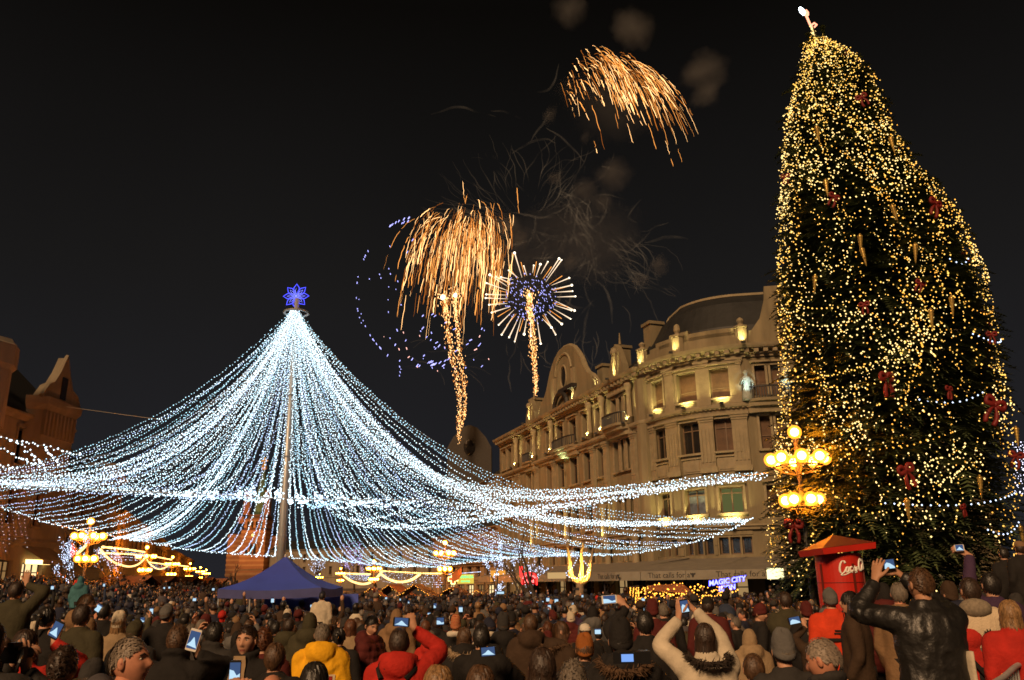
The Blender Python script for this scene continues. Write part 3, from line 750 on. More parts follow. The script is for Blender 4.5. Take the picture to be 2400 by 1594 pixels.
# ================================================================== signs
def build_signs():
    def board(name, label, ctr, w, h, back, rz=0.0, cat='sign'):
        t = thing(name, label, cat, ctr, rz); MB().box((0, .05, 0), (w, .12, h)).build('board', back, t); return t
    GR = emis('green_led', (.12, 1, .22), 2.2, False); YE = emis('yellow_back', (1, .72, .1), .85); RD = emis('red_neon', (1, .035, .03), 2.6); RB = emis('red_back', (.9, .02, .02), .55, False); WH = emis('white_neon', (.9, .95, 1), 3, False); BL = emis('blue_neon', (.06, .05, 1), 3.5); BW = emis('blue_core', (.3, .32, 1), 3.0, False)
    c = P(1062, 1357, 88); t = thing('pharmacy_cross', 'yellow outlined pharmacy cross beside the green shop sign', 'sign', c)
    m = MB()
    s = .19; cr = [(-s, -3 * s + .08), (s, -3 * s + .08), (s, -s), (3 * s - .08, -s), (3 * s - .08, s), (s, s), (s, 3 * s - .08), (-s, 3 * s - .08), (-s, s), (-3 * s + .08, s), (-3 * s + .08, -s), (-s, -s)]
    m.prism(cr, (0, 0, 0), (1, 0, 0), (0, 0, 1), (0, .1, 0)); m.build('panel', emis('cross_red', (1, .18, .05), 1.2, False), t)
    m = MB(); m.tube([(a, -.03, b) for a, b in cr + cr[:1]], .055, 4); m.build('outline', emis('cross_yellow', (1, .85, .25), 4, False), t)
    MB().box((0, .3, 0), (.08, .5, .08)).build('bracket', IRON, t)
    t = board('green_shop_sign', 'green and yellow lit shop sign right of the pharmacy cross', P(1091, 1357, 90), 1.75, .95, YE)
    for s, z, sz in (('FARMACIA', .2, .34), ('non-stop', -.22, .26)):
        me = text_mesh(s, sz, .01, GR, bold=.012); o = link('lettering', me, t, (0, -.03, z)); o.rotation_euler = (PI / 2, 0, 0)
    t = board('orange_shop_sign', 'orange lit board with white script above the far shops', P(1167, 1350, 76), 1.35, .95, emis('orange_board', (1, .42, .06), .9))
    me = text_mesh('Play', .62, .012, WH, shear=.25, bold=.02); o = link('lettering', me, t, (.05, -.03, -.05)); o.rotation_euler = (PI / 2, 0, 0)
    # red neon restaurant sign on the terrace
    c = P(1240, 1356, 52); t = thing('red_neon_sign', 'red neon restaurant sign glowing on the awning edge', 'sign', c)
    m = MB(); m.tube([(-.44, 0, -.45), (-.44, 0, .05), (-.3, 0, .26), (0, 0, .36), (.3, 0, .28), (.46, 0, .05), (.46, 0, -.4)], .05, 6); m.box((-.48, 0, .52), (.2, .1, .42)); m.tube([(-.48, 0, .3), (-.48, 0, .1)], .08, 6); m.build('tube', RD, t)
    MB().box((.02, .06, -.02), (.9, .04, .66)).build('backplate', RB, t)
    RW = emis('pink_neon', (1, .22, .2), 3, False)
    for i, ch in enumerate('RESTAURANT'):
        a = PI * (.86 - .72 * i / 9); me = text_mesh(ch, .15, .008, RW, bold=.004); o = link('lettering', me, t, (math.cos(a) * .40, -.04, -.1 + math.sin(a) * .3)); o.rotation_euler = (PI / 2, -(a - PI / 2), 0)
    me = text_mesh('Lloyd', .27, .008, RW, bold=.006); o = link('lettering', me, t, (0, -.04, -.16)); o.rotation_euler = (PI / 2, 0, 0)
    # blue neon
    c = P(1704, 1369, 30); t = thing('blue_neon_sign', 'bright blue neon lettering above the amber lit stall', 'sign', c)
    for s, x, z, sz in (('MAGIC CITY', 0, .10, .235), ('ICON', -.02, -.13, .23)):
        me = text_mesh(s, sz, .012, BW, bold=.004, shear=.2); o = link('lettering', me, t, (x, -.02, z)); o.rotation_euler = (PI / 2, -math.radians(7), 0)
        me = text_mesh(s, sz, .006, BL, bold=.018, shear=.2); o = link('letter_glow', me, t, (x, .01, z)); o.rotation_euler = (PI / 2, -math.radians(7), 0)
    MB().tube([(-.3, .04, -.3), (-.3, .04, .2)], .015, 4).tube([(.3, .04, -.3), (.3, .04, .25)], .015, 4).build('frame', IRON, t)
    # blue awning cube behind it and a few lit boards
    t = board('bright_menu_board', 'small glowing cream board under the awning by the christmas tree', P(1818, 1344, 33), .62, .42, emis('menu_glow', (1, .9, .45), 2.0))
    board('cream_box_sign', 'small cream light box on top of the far awning', P(1305, 1349, 60), 1.3, .42, emis('cream_glow', (1, .62, .25), .6))
    # flags on the lamp posts
build_signs()

# ================================================================== market huts
WOOD = mat('hut_wood', (.16, .085, .04), .85, var=.35, scale=2, bump=.3, streak=True)
HROOF = mat('hut_roof', (.20, .085, .04), .8, var=.3, scale=2, bump=.3)
AMB = emis('amber_bulb', (1, .40, .045), 4, False)
def market_hut(label, c, w, h, d, rz, lights=True, group=None):
    T = thing('market_hut', label, 'stall', c, rz, group); m = MB()
    hb = h * .58
    for k in range(6):
        z0 = hb * k / 6; m.box((0, d / 2 - .05, z0 + hb / 12), (w, .08, hb / 6 - .02))
        for s in (-1, 1): m.box((s * (w / 2 - .05), 0, z0 + hb / 12), (.08, d - .2, hb / 6 - .02))
        if k < 3: m.box((0, -d / 2 + .05, z0 + hb / 12), (w, .08, hb / 6 - .02))
    m.build('wall', WOOD, T)
    e = .35
    for s in (-1, 1):
        r = MB(); a = np.array([s * (w / 2 + e), -d / 2 - .4, hb - .25]); b = np.array([0, -d / 2 - .4, h])
        n = 5
        for k in range(n):
            p = a + (b - a) * k / n; q = a + (b - a) * (k + 1) / n; r.obox(p + [0, 0, .03 * (k % 2)], (0, d + .8, 0), q - p, (0, 0, .07))
        r.build('roof_slope', HROOF, T)
    if lights:
        b = MB(); P_ = resample([(-w / 2 - e, -d / 2 - .45, hb - .3), (0, -d / 2 - .45, h - .02), (w / 2 + e, -d / 2 - .45, hb - .3)], .16); bulbs_into(b, P_ + np.random.RandomState(3).normal(0, .03, P_.shape), [.03] * len(P_)); b.build('light_string', AMB, T, kind='stuff')
    return T
for px, Y, w, h, py, lab in ((980, 62, 3.6, 2.6, 1371, 'wooden market hut with lit gable straight below the centre lamp swag'), (1066, 66, 3.4, 2.5, 1377, 'wooden market hut with orange roof right of the centre lamp post'), (872, 68, 3.6, 2.6, 1379, 'wooden market hut nearest the blue gazebo'), (925, 76, 3.4, 2.7, 1371, 'wooden market hut set back behind two others'), (1118, 72, 3.0, 2.4, 1382, 'small wooden market hut left of the awning end')):
    q = P(px, py, Y); market_hut(lab, (q[0], Y, q[2] - h), w, h, 2.4, rnd.uniform(-.25, .25))
for i, (px, Y, py) in enumerate(((300, 58, 1352), (362, 66, 1352), (418, 74, 1353), (462, 84, 1356), (498, 96, 1358))):
    q = P(px, py, Y); market_hut(['long brown market hut roof right of the big left lamp', 'second brown market hut from the big left lamp', 'middle brown market hut of the left row', 'fourth brown market hut of the left row', 'last brown market hut left of the gazebo'][i], (q[0], Y, q[2] - 3.0), 4.4, 3.0, 3.2, PI / 2 - .3, False, 'market huts of the left row')

# stall outlined with amber fairy lights, drawn as a little train
def amber_stall():
    Y = 30; T = thing('fairy_light_stall', 'low stall outlined all over with amber fairy lights', 'stall', (0, 0, 0)); R = random.Random(4)
    def q(px, py, dy=0): return P(px, py, Y + dy)
    m = MB(); gr = gz(q(1560, 1400)[0], Y)
    a, b = q(1500, 1395), q(1625, 1395); 
    m.obox((a[0], Y, gr), (b[0] - a[0], 0, 0), (0, 1.6, 0), (0, 0, 1.25)); m.build('counter', WOOD, T)
    m = MB(); m.loft([[q(1512, 1384, dy), q(1520, 1372, dy), q(1600, 1368, dy), q(1628, 1392, dy)] for dy in (-.1, 1.7)]); m.build('roof', HROOF, T)
    m = MB(); a2, b2 = q(1625, 1402), q(1680, 1402); m.obox((a2[0], Y + .1, gr), (b2[0] - a2[0], 0, 0), (0, 1.4, 0), (0, 0, 1.1)); m.build('side_counter', WOOD, T)
    posts = MB()
    for px in (1475, 1482, 1489, 1494): posts.tube([q(px + 2, 1378), q(px, 1425)], .03, 5)
    posts.tube([q(1474, 1377), q(1498, 1373)], .03, 5); posts.build('frame', IRON, T)
    def run(name, pts, step, r, jit=.02, mtl=AMB):
        p = resample(catmull(pts, 6), step); b = MB(); bulbs_into(b, [x + np.array([R.gauss(0, jit), -.05 + R.gauss(0, jit), R.gauss(0, jit)]) for x in p], [r * R.uniform(.7, 1.4) for _ in p]); b.build(name, mtl, T)
    for px in (1475, 1482, 1489, 1494): run('light_string', [q(px + 2, 1378), q(px + 1, 1395), q(px, 1415)], .045, .02, .008)
    for w in ([(1500, 1388), (1512, 1376), (1560, 1372), (1600, 1368)], [(1510, 1382), (1560, 1378), (1598, 1373), (1608, 1382)], [(1500, 1395), (1510, 1390), (1560, 1390), (1620, 1394)], [(1500, 1398), (1540, 1400), (1600, 1392), (1640, 1384)], [(1560, 1394), (1572, 1400), (1574, 1408), (1580, 1412)], [(1620, 1398), (1650, 1396), (1680, 1378), (1695, 1374)], [(1630, 1402), (1650, 1400), (1668, 1396), (1690, 1388), (1728, 1382)], [(1648, 1402), (1650, 1410), (1640, 1406)], [(1620, 1376), (1640, 1374), (1655, 1376)], [(1680, 1388), (1695, 1398), (1706, 1404)], [(1512, 1386), (1530, 1384), (1550, 1386), (1580, 1382), (1610, 1388)]):
        run('light_string', [q(*k) for k in w], .07, .026, .045)
amber_stall()
# wire across the square
m = MB(); m.tube(catmull([P(145, 952, 58), P(260, 968, 50), P(380, 984, 42)], 6), .015, 4); tag(m.build('overhead_wire', mat('wire', (.3, .27, .22), .6, var=0)), 'thin overhead wire running from the left gabled house', 'wire')
# ================================================================== street lamps
LAMPE = emis('sodium_bulb', (1, .34, .03), 330)
LGLASS = bpy.data.materials.new('globe_halo_glass'); LGLASS.use_nodes = True
def _lg():
    n = LGLASS.node_tree; n.nodes.clear(); o = n.nodes.new('ShaderNodeOutputMaterial'); m = n.nodes.new('ShaderNodeMixShader'); t = n.nodes.new('ShaderNodeBsdfTransparent'); e = n.nodes.new('ShaderNodeEmission')
    t.inputs[0].default_value = (1, .72, .4, 1); e.inputs[0].default_value = (1, .34, .03, 1); e.inputs[1].default_value = 5.0; m.inputs[0].default_value = .32  # glass emits orange by itself, putting the lamp's halo into the material
    n.links.new(t.outputs[0], m.inputs[1]); n.links.new(e.outputs[0], m.inputs[2]); n.links.new(m.outputs[0], o.inputs[0]); LGLASS.cycles.emission_sampling = 'NONE'
_lg()
LAMPPOST = mat('lamp_post', (.07, .062, .05), .5, .3, var=.15)
def make_lamp():
    T = thing('street_lamp', '', 'street lamp'); m = MB()
    m.lathe([(.24, -2.5), (.24, .2), (.16, .3), (.12, .9), (.1, 1.0), (.075, 4.4), (.06, 6.0), (.09, 6.1), (.09, 6.2)], 10); m.build('pole', LAMPPOST, T, smooth=True)
    for z, n, R, r in ((5.55, 8, .82, .17), (4.25, 6, .5, .17)):
        m = MB(); m.tube([(R * .93 * math.cos(w), R * .93 * math.sin(w), z - .24) for w in np.linspace(0, 2 * PI, 21)], .03, 5, cap=False)
        for k in range(n):
            w = 2 * PI * (k + .5) / n; m.tube([(.06 * math.cos(w), .06 * math.sin(w), z - .5), (R * .6 * math.cos(w), R * .6 * math.sin(w), z - .42), (R * math.cos(w), R * math.sin(w), z - .2)], .022, 5)
        m.build('arm_ring', LAMPPOST, T)
        for k in range(n):
            w = 2 * PI * (k + .5) / n
            if k == 0 and z > 5: g0 = MB().sphere((0, 0, 0), .225, 14, 9).build('globe', LGLASS, T, True); g0.location = (R * math.cos(w), R * math.sin(w), z); me = g0.data; be = MB().sphere((0, 0, 0), .135, 10, 7).mesh('bulb', LAMPE, True); link('bulb', be, g0)
            else: link('bulb', be, link('globe', me, T, (R * math.cos(w), R * math.sin(w), z)))
    link('bulb', be, link('globe', me, T, (0, 0, 6.42)))
    return T
lamp0 = make_lamp(); used = False
LAMPS = [(213, 1222, 50, 'largest street lamp of the left row, before the twinkling tree'), (345, 1283, 84, 'second street lamp of the left row'), (405, 1306, 112, 'third street lamp of the left row'), (446, 1321, 146, 'fourth street lamp of the left row, small and far'), (470, 1330, 182, 'fifth street lamp of the left row, very small'), (484, 1336, 215, 'farthest tiny street lamp of the left row'),
         (1043, 1272, 72, 'tall street lamp at the centre in front of the market huts'), (877, 1316, 108, 'street lamp with garland swags left of the centre lamp'), (799, 1333, 165, 'small far street lamp at the end of the garland'), (749, 1345, 215, 'tiny far street lamp beside the gazebo roof'), (1862, 1013, 26.3, 'close street lamp half hidden in the christmas tree branches')]
for px, py, Y, lab in LAMPS:
    c = P(px, py, Y); o = copy_tree(lamp0) if used else lamp0; used = True
    o.location = (c[0], Y, c[2] - 6.42); o['label'] = lab; o['group'] = 'street lamps with globe clusters'; o.rotation_euler = (0, 0, rnd.uniform(0, 1))
# warm garlands slung between the lamps
ROPE = emis('warm_rope_light', (1, .60, .2), 2.6)
WARMB = emis('warm_bead', (1, .55, .16), 4, False)
def rope(label, pts, Y0, Y1, r):
    n = len(pts); pp = catmull([P(a, b, Y0 + (Y1 - Y0) * i / (n - 1)) for i, (a, b) in enumerate(pts)], 8)
    m = MB(); m.tube(pp, r, 6); tag(m.build('light_garland', ROPE), label, 'garland', 'warm garlands slung between street lamps')
rope('thick glowing garland hanging right of the big left lamp', [(236, 1288), (250, 1305), (272, 1320), (302, 1328), (325, 1322), (342, 1306)], 52, 80, .075)
rope('short glowing garland left of the big left lamp', [(203, 1276), (192, 1288), (180, 1298)], 50, 49, .085)
rope('glowing garland between the second and third left lamps', [(342, 1308), (354, 1324), (372, 1334), (388, 1330), (402, 1320)], 84, 110, .07)
rope('glowing garland swag right of the gazebo', [(806, 1350), (824, 1362), (850, 1369), (874, 1362), (894, 1342)], 150, 108, .17)
rope('glowing garland swag left of the centre lamp', [(896, 1348), (912, 1358), (935, 1364), (962, 1360), (984, 1346)], 106, 88, .14)
def beads(label, pts, Y0, Y1, r, step, drop=0, mtl=None):
    n = len(pts); p = resample(catmull([P(a, b, Y0 + (Y1 - Y0) * i / (n - 1)) for i, (a, b) in enumerate(pts)], 6), step); m = MB(); R = random.Random(5)
    for q in p:
        m.octa(q, r * R.uniform(.8, 1.3))
        for k in range(int(drop)): (m.octa(q + np.array([R.gauss(0, .2), 0, -.2 * (k + 1)]), r * .36, 1) if R.random() < .6 else None)
    tag(m.build('bulb_chain', [mtl or WARMB, COOL], None, kind='stuff'), label, 'garland', 'chains of bulbs along the lamp rows')
beads('chain of round bulbs with icicles from the big left lamp', [(240, 1282), (300, 1288), (340, 1294)], 52, 82, .075, .62, 4)
beads('lower chain of round bulbs from the big left lamp', [(232, 1296), (290, 1298), (340, 1302)], 52, 82, .06, .62)
beads('chain of bulbs between second and third left lamps', [(350, 1302), (402, 1312)], 84, 110, .08, .8)
beads('lower chain of bulbs between second and third left lamps', [(350, 1318), (400, 1324)], 84, 110, .07, .8, 3)
beads('chain of bulbs between third and fourth left lamps', [(408, 1324), (442, 1328)], 112, 142, .09, 1.0)
beads('icicle chain of bulbs between gazebo and centre left lamp', [(812, 1344), (868, 1346)], 150, 108, .11, .9, 4)
beads('long icicle chain of bulbs left of the centre lamp', [(890, 1338), (940, 1341), (1000, 1344), (1036, 1344)], 104, 76, .09, .7, 6)
beads('dotted white chain right of the centre lamp', [(1052, 1346), (1090, 1343), (1128, 1340)], 76, 70, .035, .22, 1, COOL)
# flags
def flag(label, p0, p1, col):
    T = thing('flag', label, 'flag'); MB().tube([p0, p1], .04, 5).build('staff', LAMPPOST, T)
    d = np.array(p1) - np.array(p0); R = []
    for i in range(7):
        t = i / 6; q = np.array(p0) + d * (.25 + .75 * t); R.append([q, q + [.10 * math.sin(3 * t), .08 * math.sin(5 * t), -.55 - .25 * math.sin(2 * t + .4)]])
    m = MB(); V = [p for r in R for p in r]; m.add(V + [v + np.array([0, .02, 0]) for v in V], [(2 * i, 2 * i + 1, 2 * i + 3, 2 * i + 2) for i in range(6)] + [(14 + 2 * i, 14 + 2 * i + 2, 14 + 2 * i + 3, 14 + 2 * i + 1) for i in range(6)]); m.build('cloth', col, T, smooth=True)
FLG = mat('flag_orange', (.55, .16, .04), .8, var=.15)
flag('orange flag sloping up from the centre lamp post', P(1052, 1352, 71.5), P(1082, 1326, 71.2), FLG)
flag('hanging flag left of the big left lamp', P(190, 1300, 49.6), P(168, 1270, 49.4), mat('flag_red', (.5, .09, .03), .8, var=.15))

# ================================================================== tent of white lights
def build_tent():
    base = np.array([-10.0, 36.0]); gb = gz(*base); top = P(692, 724, 36); H = top[2]
    T = thing('light_tent', 'huge tent of white light strings hung from a tall steel pole with a blue star', 'light decoration', (base[0], base[1], 0))
    off = np.array([base[0], base[1], 0])
    def L(p): return np.array(p, float) - off
    st = mat('pole_steel', (.42, .42, .40), .45, .5, var=.12, scale=2)
    m = MB(); m.tube([(0, 0, gb - .1), (0, 0, 5), (0, 0, H + .5)], [.2, .17, .11], 14); m.build('pole', st, T, smooth=True)
    m = MB(); 
    for z in (4.2, 7.6, 10.4): m.tube([(0, 0, z), (0, 0, z + .06)], .2, 14)
    m.build('pole_collar', st, T)
    m = MB(); m.tube([(.55 * math.cos(w), .55 * math.sin(w), H - .2) for w in np.linspace(0, 2 * PI, 21)], .05, 6, cap=False); m.build('top_ring', st, T)
    # star of eight outlined petals
    BLS = emis('blue_star_light', (.07, .08, 1.0), 2.2); BLC = emis('blue_star_core', (.2, .22, 1.0), 2.0, False)
    S = L(P(694, 694, 36)); R = 31 * 36 / 1915 / .97
    for k in range(8):
        w = PI / 8 + k * PI / 4 + PI / 8; u = np.array([math.cos(w), 0, math.sin(w)]); v = np.array([-math.sin(w), 0, math.cos(w)])
        out = [S + u * R * t + v * R * s for t, s in ((.08, 0), (.42, .2), (.68, .21), (1.0, 0), (.68, -.21), (.42, -.2), (.08, 0))]
        inn = [S + u * R * t + v * R * s for t, s in ((.15, 0), (.45, .09), (.72, .0), (.45, -.09), (.15, 0))]
        m = MB(); m.tube(out, .02, 5, 0); m.tube(inn, .011, 4, 1); m.build('star_petal', [BLS, BLC], T)
    m = MB(); m.sphere(S, .06, 8, 6); m.build('star_centre', BLC, T)
    m = MB(); m.tube([(-.12, 0, H + .3), S + [-.12, 0, -.3]], .02, 4); m.tube([(.12, 0, H + .3), S + [.12, 0, -.3]], .02, 4); m.build('star_stand', st, T)
    bulb = [emis('white_bulb', (.70, .90, 1.0), 3.3), emis('cool_white_bulb', (.46, .76, .92), 2.5), emis('blue_white_bulb', (.52, .68, 1.0), 2.4)]
    wire = mat('wire_pale', (.35, .35, .33), .6, var=0)
    # edge cables: far cable and near cable, each from the left anchor to the right anchor
    def cab(pts): return np.array(catmull([P(a, b, Y) for a, b, Y in pts], 12))
    far = cab([(-330, 1120, 40), (-60, 1172, 45), (140, 1232, 49), (330, 1268, 53), (480, 1292, 56), (660, 1305, 59), (830, 1318, 61), (1000, 1328, 60), (1110, 1316, 58), (1280, 1303, 54), (1440, 1300, 50), (1600, 1276, 47), (1700, 1245, 45), (1766, 1213, 43)])
    near = cab([(-420, 1110, 24), (-150, 1128, 23), (100, 1142, 22), (320, 1152, 21.5), (520, 1160, 21), (690, 1170, 20.5), (860, 1172, 20.5), (1010, 1172, 21)])
    side = cab([(1010, 1180, 21.5), (1140, 1196, 22.5), (1260, 1196, 23.5), (1400, 1180, 24.5), (1560, 1150, 25.2), (1690, 1124, 25.7), (1800, 1108, 26)])
    def at(c, t):
        d = np.r_[0, np.cumsum(np.linalg.norm(np.diff(c, axis=0), axis=1))]; x = t * d[-1]
        return np.array([np.interp(x, d, c[:, k]) for k in range(3)])
    rs = np.random.RandomState(2); tops = off + [0, 0, H - .2]
    def strand(end, sag, step=.15, r=.031, mid=None, k=3.1):
        a = top + np.array([rs.normal(0, .09), rs.normal(0, .09), -.15 + rs.normal(0, .05)])
        t = np.linspace(0, 1, 60)
        h = 1 - t
        X = a[0] + (end[0] - a[0]) * t; Yy = a[1] + (end[1] - a[1]) * t
        Zz = end[2] + (a[2] - end[2]) * ((1 - sag) * h + sag * h ** k)
        p = resample(np.stack([X, Yy, Zz], 1), step * rs.uniform(.92, 1.1))
        return p + rs.normal(0, .022, p.shape)
    def put(p, r, mi):
        m = MB(); q = p[::1]
        bulbs_into(m, [L(x) for x in q], r * rs.uniform(.75, 1.3, len(q)), 0)
        m.tube([L(x) for x in p[::6]] + [L(p[-1])], .006, 3, 1, cap=False)
        m.build('light_string', [bulb[mi], wire], T)
    n = 98
    for i in range(n):
        t = (i + .5) / n; e = at(far, t) + rs.normal(0, .06, 3)
        put(strand(e, .98 + rs.normal(0, .012), k=3.05), .0240, rs.choice(3, p=[.45, .4, .15]))
    for i in range(46):
        t = (i + .5) / 46; e = at(near, t) + rs.normal(0, .05, 3)
        put(strand(e, .93 + rs.normal(0, .012), .14, k=3.0), .0185, rs.choice(3, p=[.55, .3, .15]))
    for i in range(24):
        t = (i / 23.0) ** .8; e = at(side, t) + rs.normal(0, .05, 3)
        put(strand(e, 1.08 + rs.normal(0, .02), .15, k=4.0), .020, rs.choice(3, p=[.6, .25, .15]))
    for k in range(12):                         # bunches gathered at the two right hand anchors
        e = P(1760 + rs.uniform(-30, 6), 1216 + rs.uniform(-4, 8), 43); put(strand(e, 1.10 + rs.normal(0, .03), .15, k=4.0), .025, 0)
    for k in range(8):
        e = P(1780 + rs.uniform(-60, 20), 1110 + rs.uniform(-3, 14), 26); put(strand(e, 1.10 + rs.normal(0, .03), .13, k=4.0), .021, 0)
    for k in range(14):                         # thick bunch running out to the left anchor
        e = P(-200 + rs.uniform(-120, 120), 1118 + rs.uniform(-10, 14), 31 + rs.uniform(-3, 3)); put(strand(e, 1.06 + rs.normal(0, .03), .12, k=3.8), .026, 0)
    for k in range(10):                         # bunched strings left of the cathedral
        e = P(290 + rs.uniform(-40, 40), 1262 + rs.uniform(-4, 6), 52.5); put(strand(e, .93 + rs.normal(0, .008), .14, k=3.05), .025, 0)
    for nm, c, r in (('edge_cable', far, .032), ('edge_cable', near, .021), ('edge_cable', side, .022)):
        m = MB(); p = resample(c, .11); p = p + rs.normal(0, .035, p.shape); bulbs_into(m, [L(x) for x in p], r * rs.uniform(.8, 1.3, len(p))); m.tube([L(x) for x in c], .012, 4, 1); m.build(nm, [bulb[0], wire], T)
    m = MB(); ctr = [(648, 1152), (706, 1168), (590, 1150), (560, 1150), (752, 1162), (440, 1152), (500, 1156)]
    for a, b in ctr:
        c = P(a, b + 4, 20.8)
        for k in range(26): m.octa(L(c + rs.normal(0, .07, 3)), .02)
    m.build('bulb_bundle', bulb[0], T, kind='stuff')
    # loose strings on the far left
    for pts in ([(-60, 1010, 34), (30, 1030, 33), (110, 1048, 31.5), (190, 1068, 30)], [(-60, 1030, 33), (20, 1060, 32), (80, 1090, 30.5), (110, 1102, 30)], [(30, 1032, 33), (70, 1062, 32), (104, 1092, 30)], [(104, 1054, 31.8), (124, 1072, 31), (140, 1088, 30)], [(-80, 1060, 32), (-10, 1086, 31), (40, 1100, 30)]):
        p = resample(cab(pts), .26); p = p + rs.normal(0, .04, p.shape); m = MB(); bulbs_into(m, [L(x) for x in p], .04 * rs.uniform(.8, 1.3, len(p))); m.tube([L(x) for x in p], .008, 3, 1); m.build('light_string', [bulb[0], wire], T)
build_tent()

# light curtains
def curtain(label, px0, px1, py0, py1, Y, cols, step, mtl, r, jag=0):
    T = thing('light_curtain', label, 'light decoration'); R = random.Random(3)
    for i in range(cols):
        a = px0 + (px1 - px0) * i / max(1, cols - 1); y1 = py1 - R.uniform(0, jag); p = resample([P(a, py0, Y), P(a + 8, y1, Y)], step); m = MB(); p = p + np.array([[R.gauss(0, r * 1.1) for _ in range(3)] for _ in p]); bulbs_into(m, p, [r * R.uniform(.5, 1.2) for _ in p]); m.build('light_string', mtl, T)
curtain('white curtain of lights behind the christmas tree at the right edge', 2375, 2450, 1036, 1160, 40, 12, .14, emis('lilac_bulb', (.8, .78, 1), 3, False), .035)
curtain('ragged white icicle lights above the bright shop on the far left', -10, 56, 1208, 1300, 50, 6, .24, COOL, .022, 60)
curtain('hanging blue white light strings below the awning end trees', 1172, 1264, 1300, 1362, 54, 8, .17, COOL, .026, 40)

# ================================================================== blue gazebo
def build_gazebo():
    Y = 28; c = P(665, 1378, Y); z0 = gz(c[0], Y); T = thing('gazebo', 'blue pop up gazebo standing in the crowd below the light tent', 'gazebo', (c[0], Y, 0), .0)
    CL = mat('gazebo_cloth', (.04, .062, .36), .65, var=.12, scale=1.5, bump=.15, bscale=5); LEG = mat('gazebo_leg', (.5, .5, .48), .4, .6, var=0)
    ez = P(515, 1380, Y)[2]; pz = P(662, 1303, Y)[2]; h = 1.6
    cor = [np.array([s * h, t * h, ez]) for s, t in ((-1, -1), (1, -1), (1, 1), (-1, 1))]; ap = np.array([0, 0, pz])
    for k in range(4):
        a, b = cor[k], cor[(k + 1) % 4]; n = 8; R = []
        for i in range(n + 1):
            t = i / n; row = []
            for j in range(n + 1):
                e = a + (b - a) * j / n; q = e + (ap - e) * t; q = q - [0, 0, .16 * math.sin(PI * t) + .07 * math.sin(PI * j / n) * (1 - t)]; row.append(q)
            R.append(row)
        m = MB(); V = [p for r in R for p in r]; W_ = n + 1; m.add(V, [(i * W_ + j, i * W_ + j + 1, (i + 1) * W_ + j + 1, (i + 1) * W_ + j) for i in range(n) for j in range(n)]); m.build('roof_panel', CL, T, smooth=True)
        m = MB(); nn = nrm(np.cross(b - a, (0, 0, 1))) * .02
        R2 = [[a + (b - a) * j / n + nn + [0, 0, -.07 * math.sin(PI * j / n) + .0], a + (b - a) * j / n + nn - [0, 0, .27 + .05 * math.sin(PI * j / n)]] for j in range(n + 1)]; V = [p for r in R2 for p in r]; V2 = [p + nn for p in V]
        m.add(V, [(2 * j, 2 * j + 1, 2 * j + 3, 2 * j + 2) for j in range(n)]); m.build('valance', mat('gazebo_valance', (.06, .065, .2), .7, var=.15), T, smooth=True)
    for q in cor:
        m = MB(); m.tube([(q[0] * .98, q[1] * .98, z0 - .02), (q[0] * .98, q[1] * .98, ez - .02)], .03, 6); m.build('leg', LEG, T)
    m = MB(); m.tube([(0, 0, pz - .05), (0, 0, pz + .05)], .05, 6); m.build('peak', LEG, T)
    m = MB(); V = []
    for j in range(13):
        x = -1.2 + 3.3 * j / 12; V += [(x, 2.0 + .06 * math.sin(j * 1.9), ez - .25), (x, 2.0 + .06 * math.sin(j * 1.9 + .5), z0)]
    m.add(V, [(2 * j, 2 * j + 1, 2 * j + 3, 2 * j + 2) for j in range(12)]); m.build('side_wall', mat('gazebo_side', (.06, .09, .4), .7, var=.15), T, smooth=True)
build_gazebo()

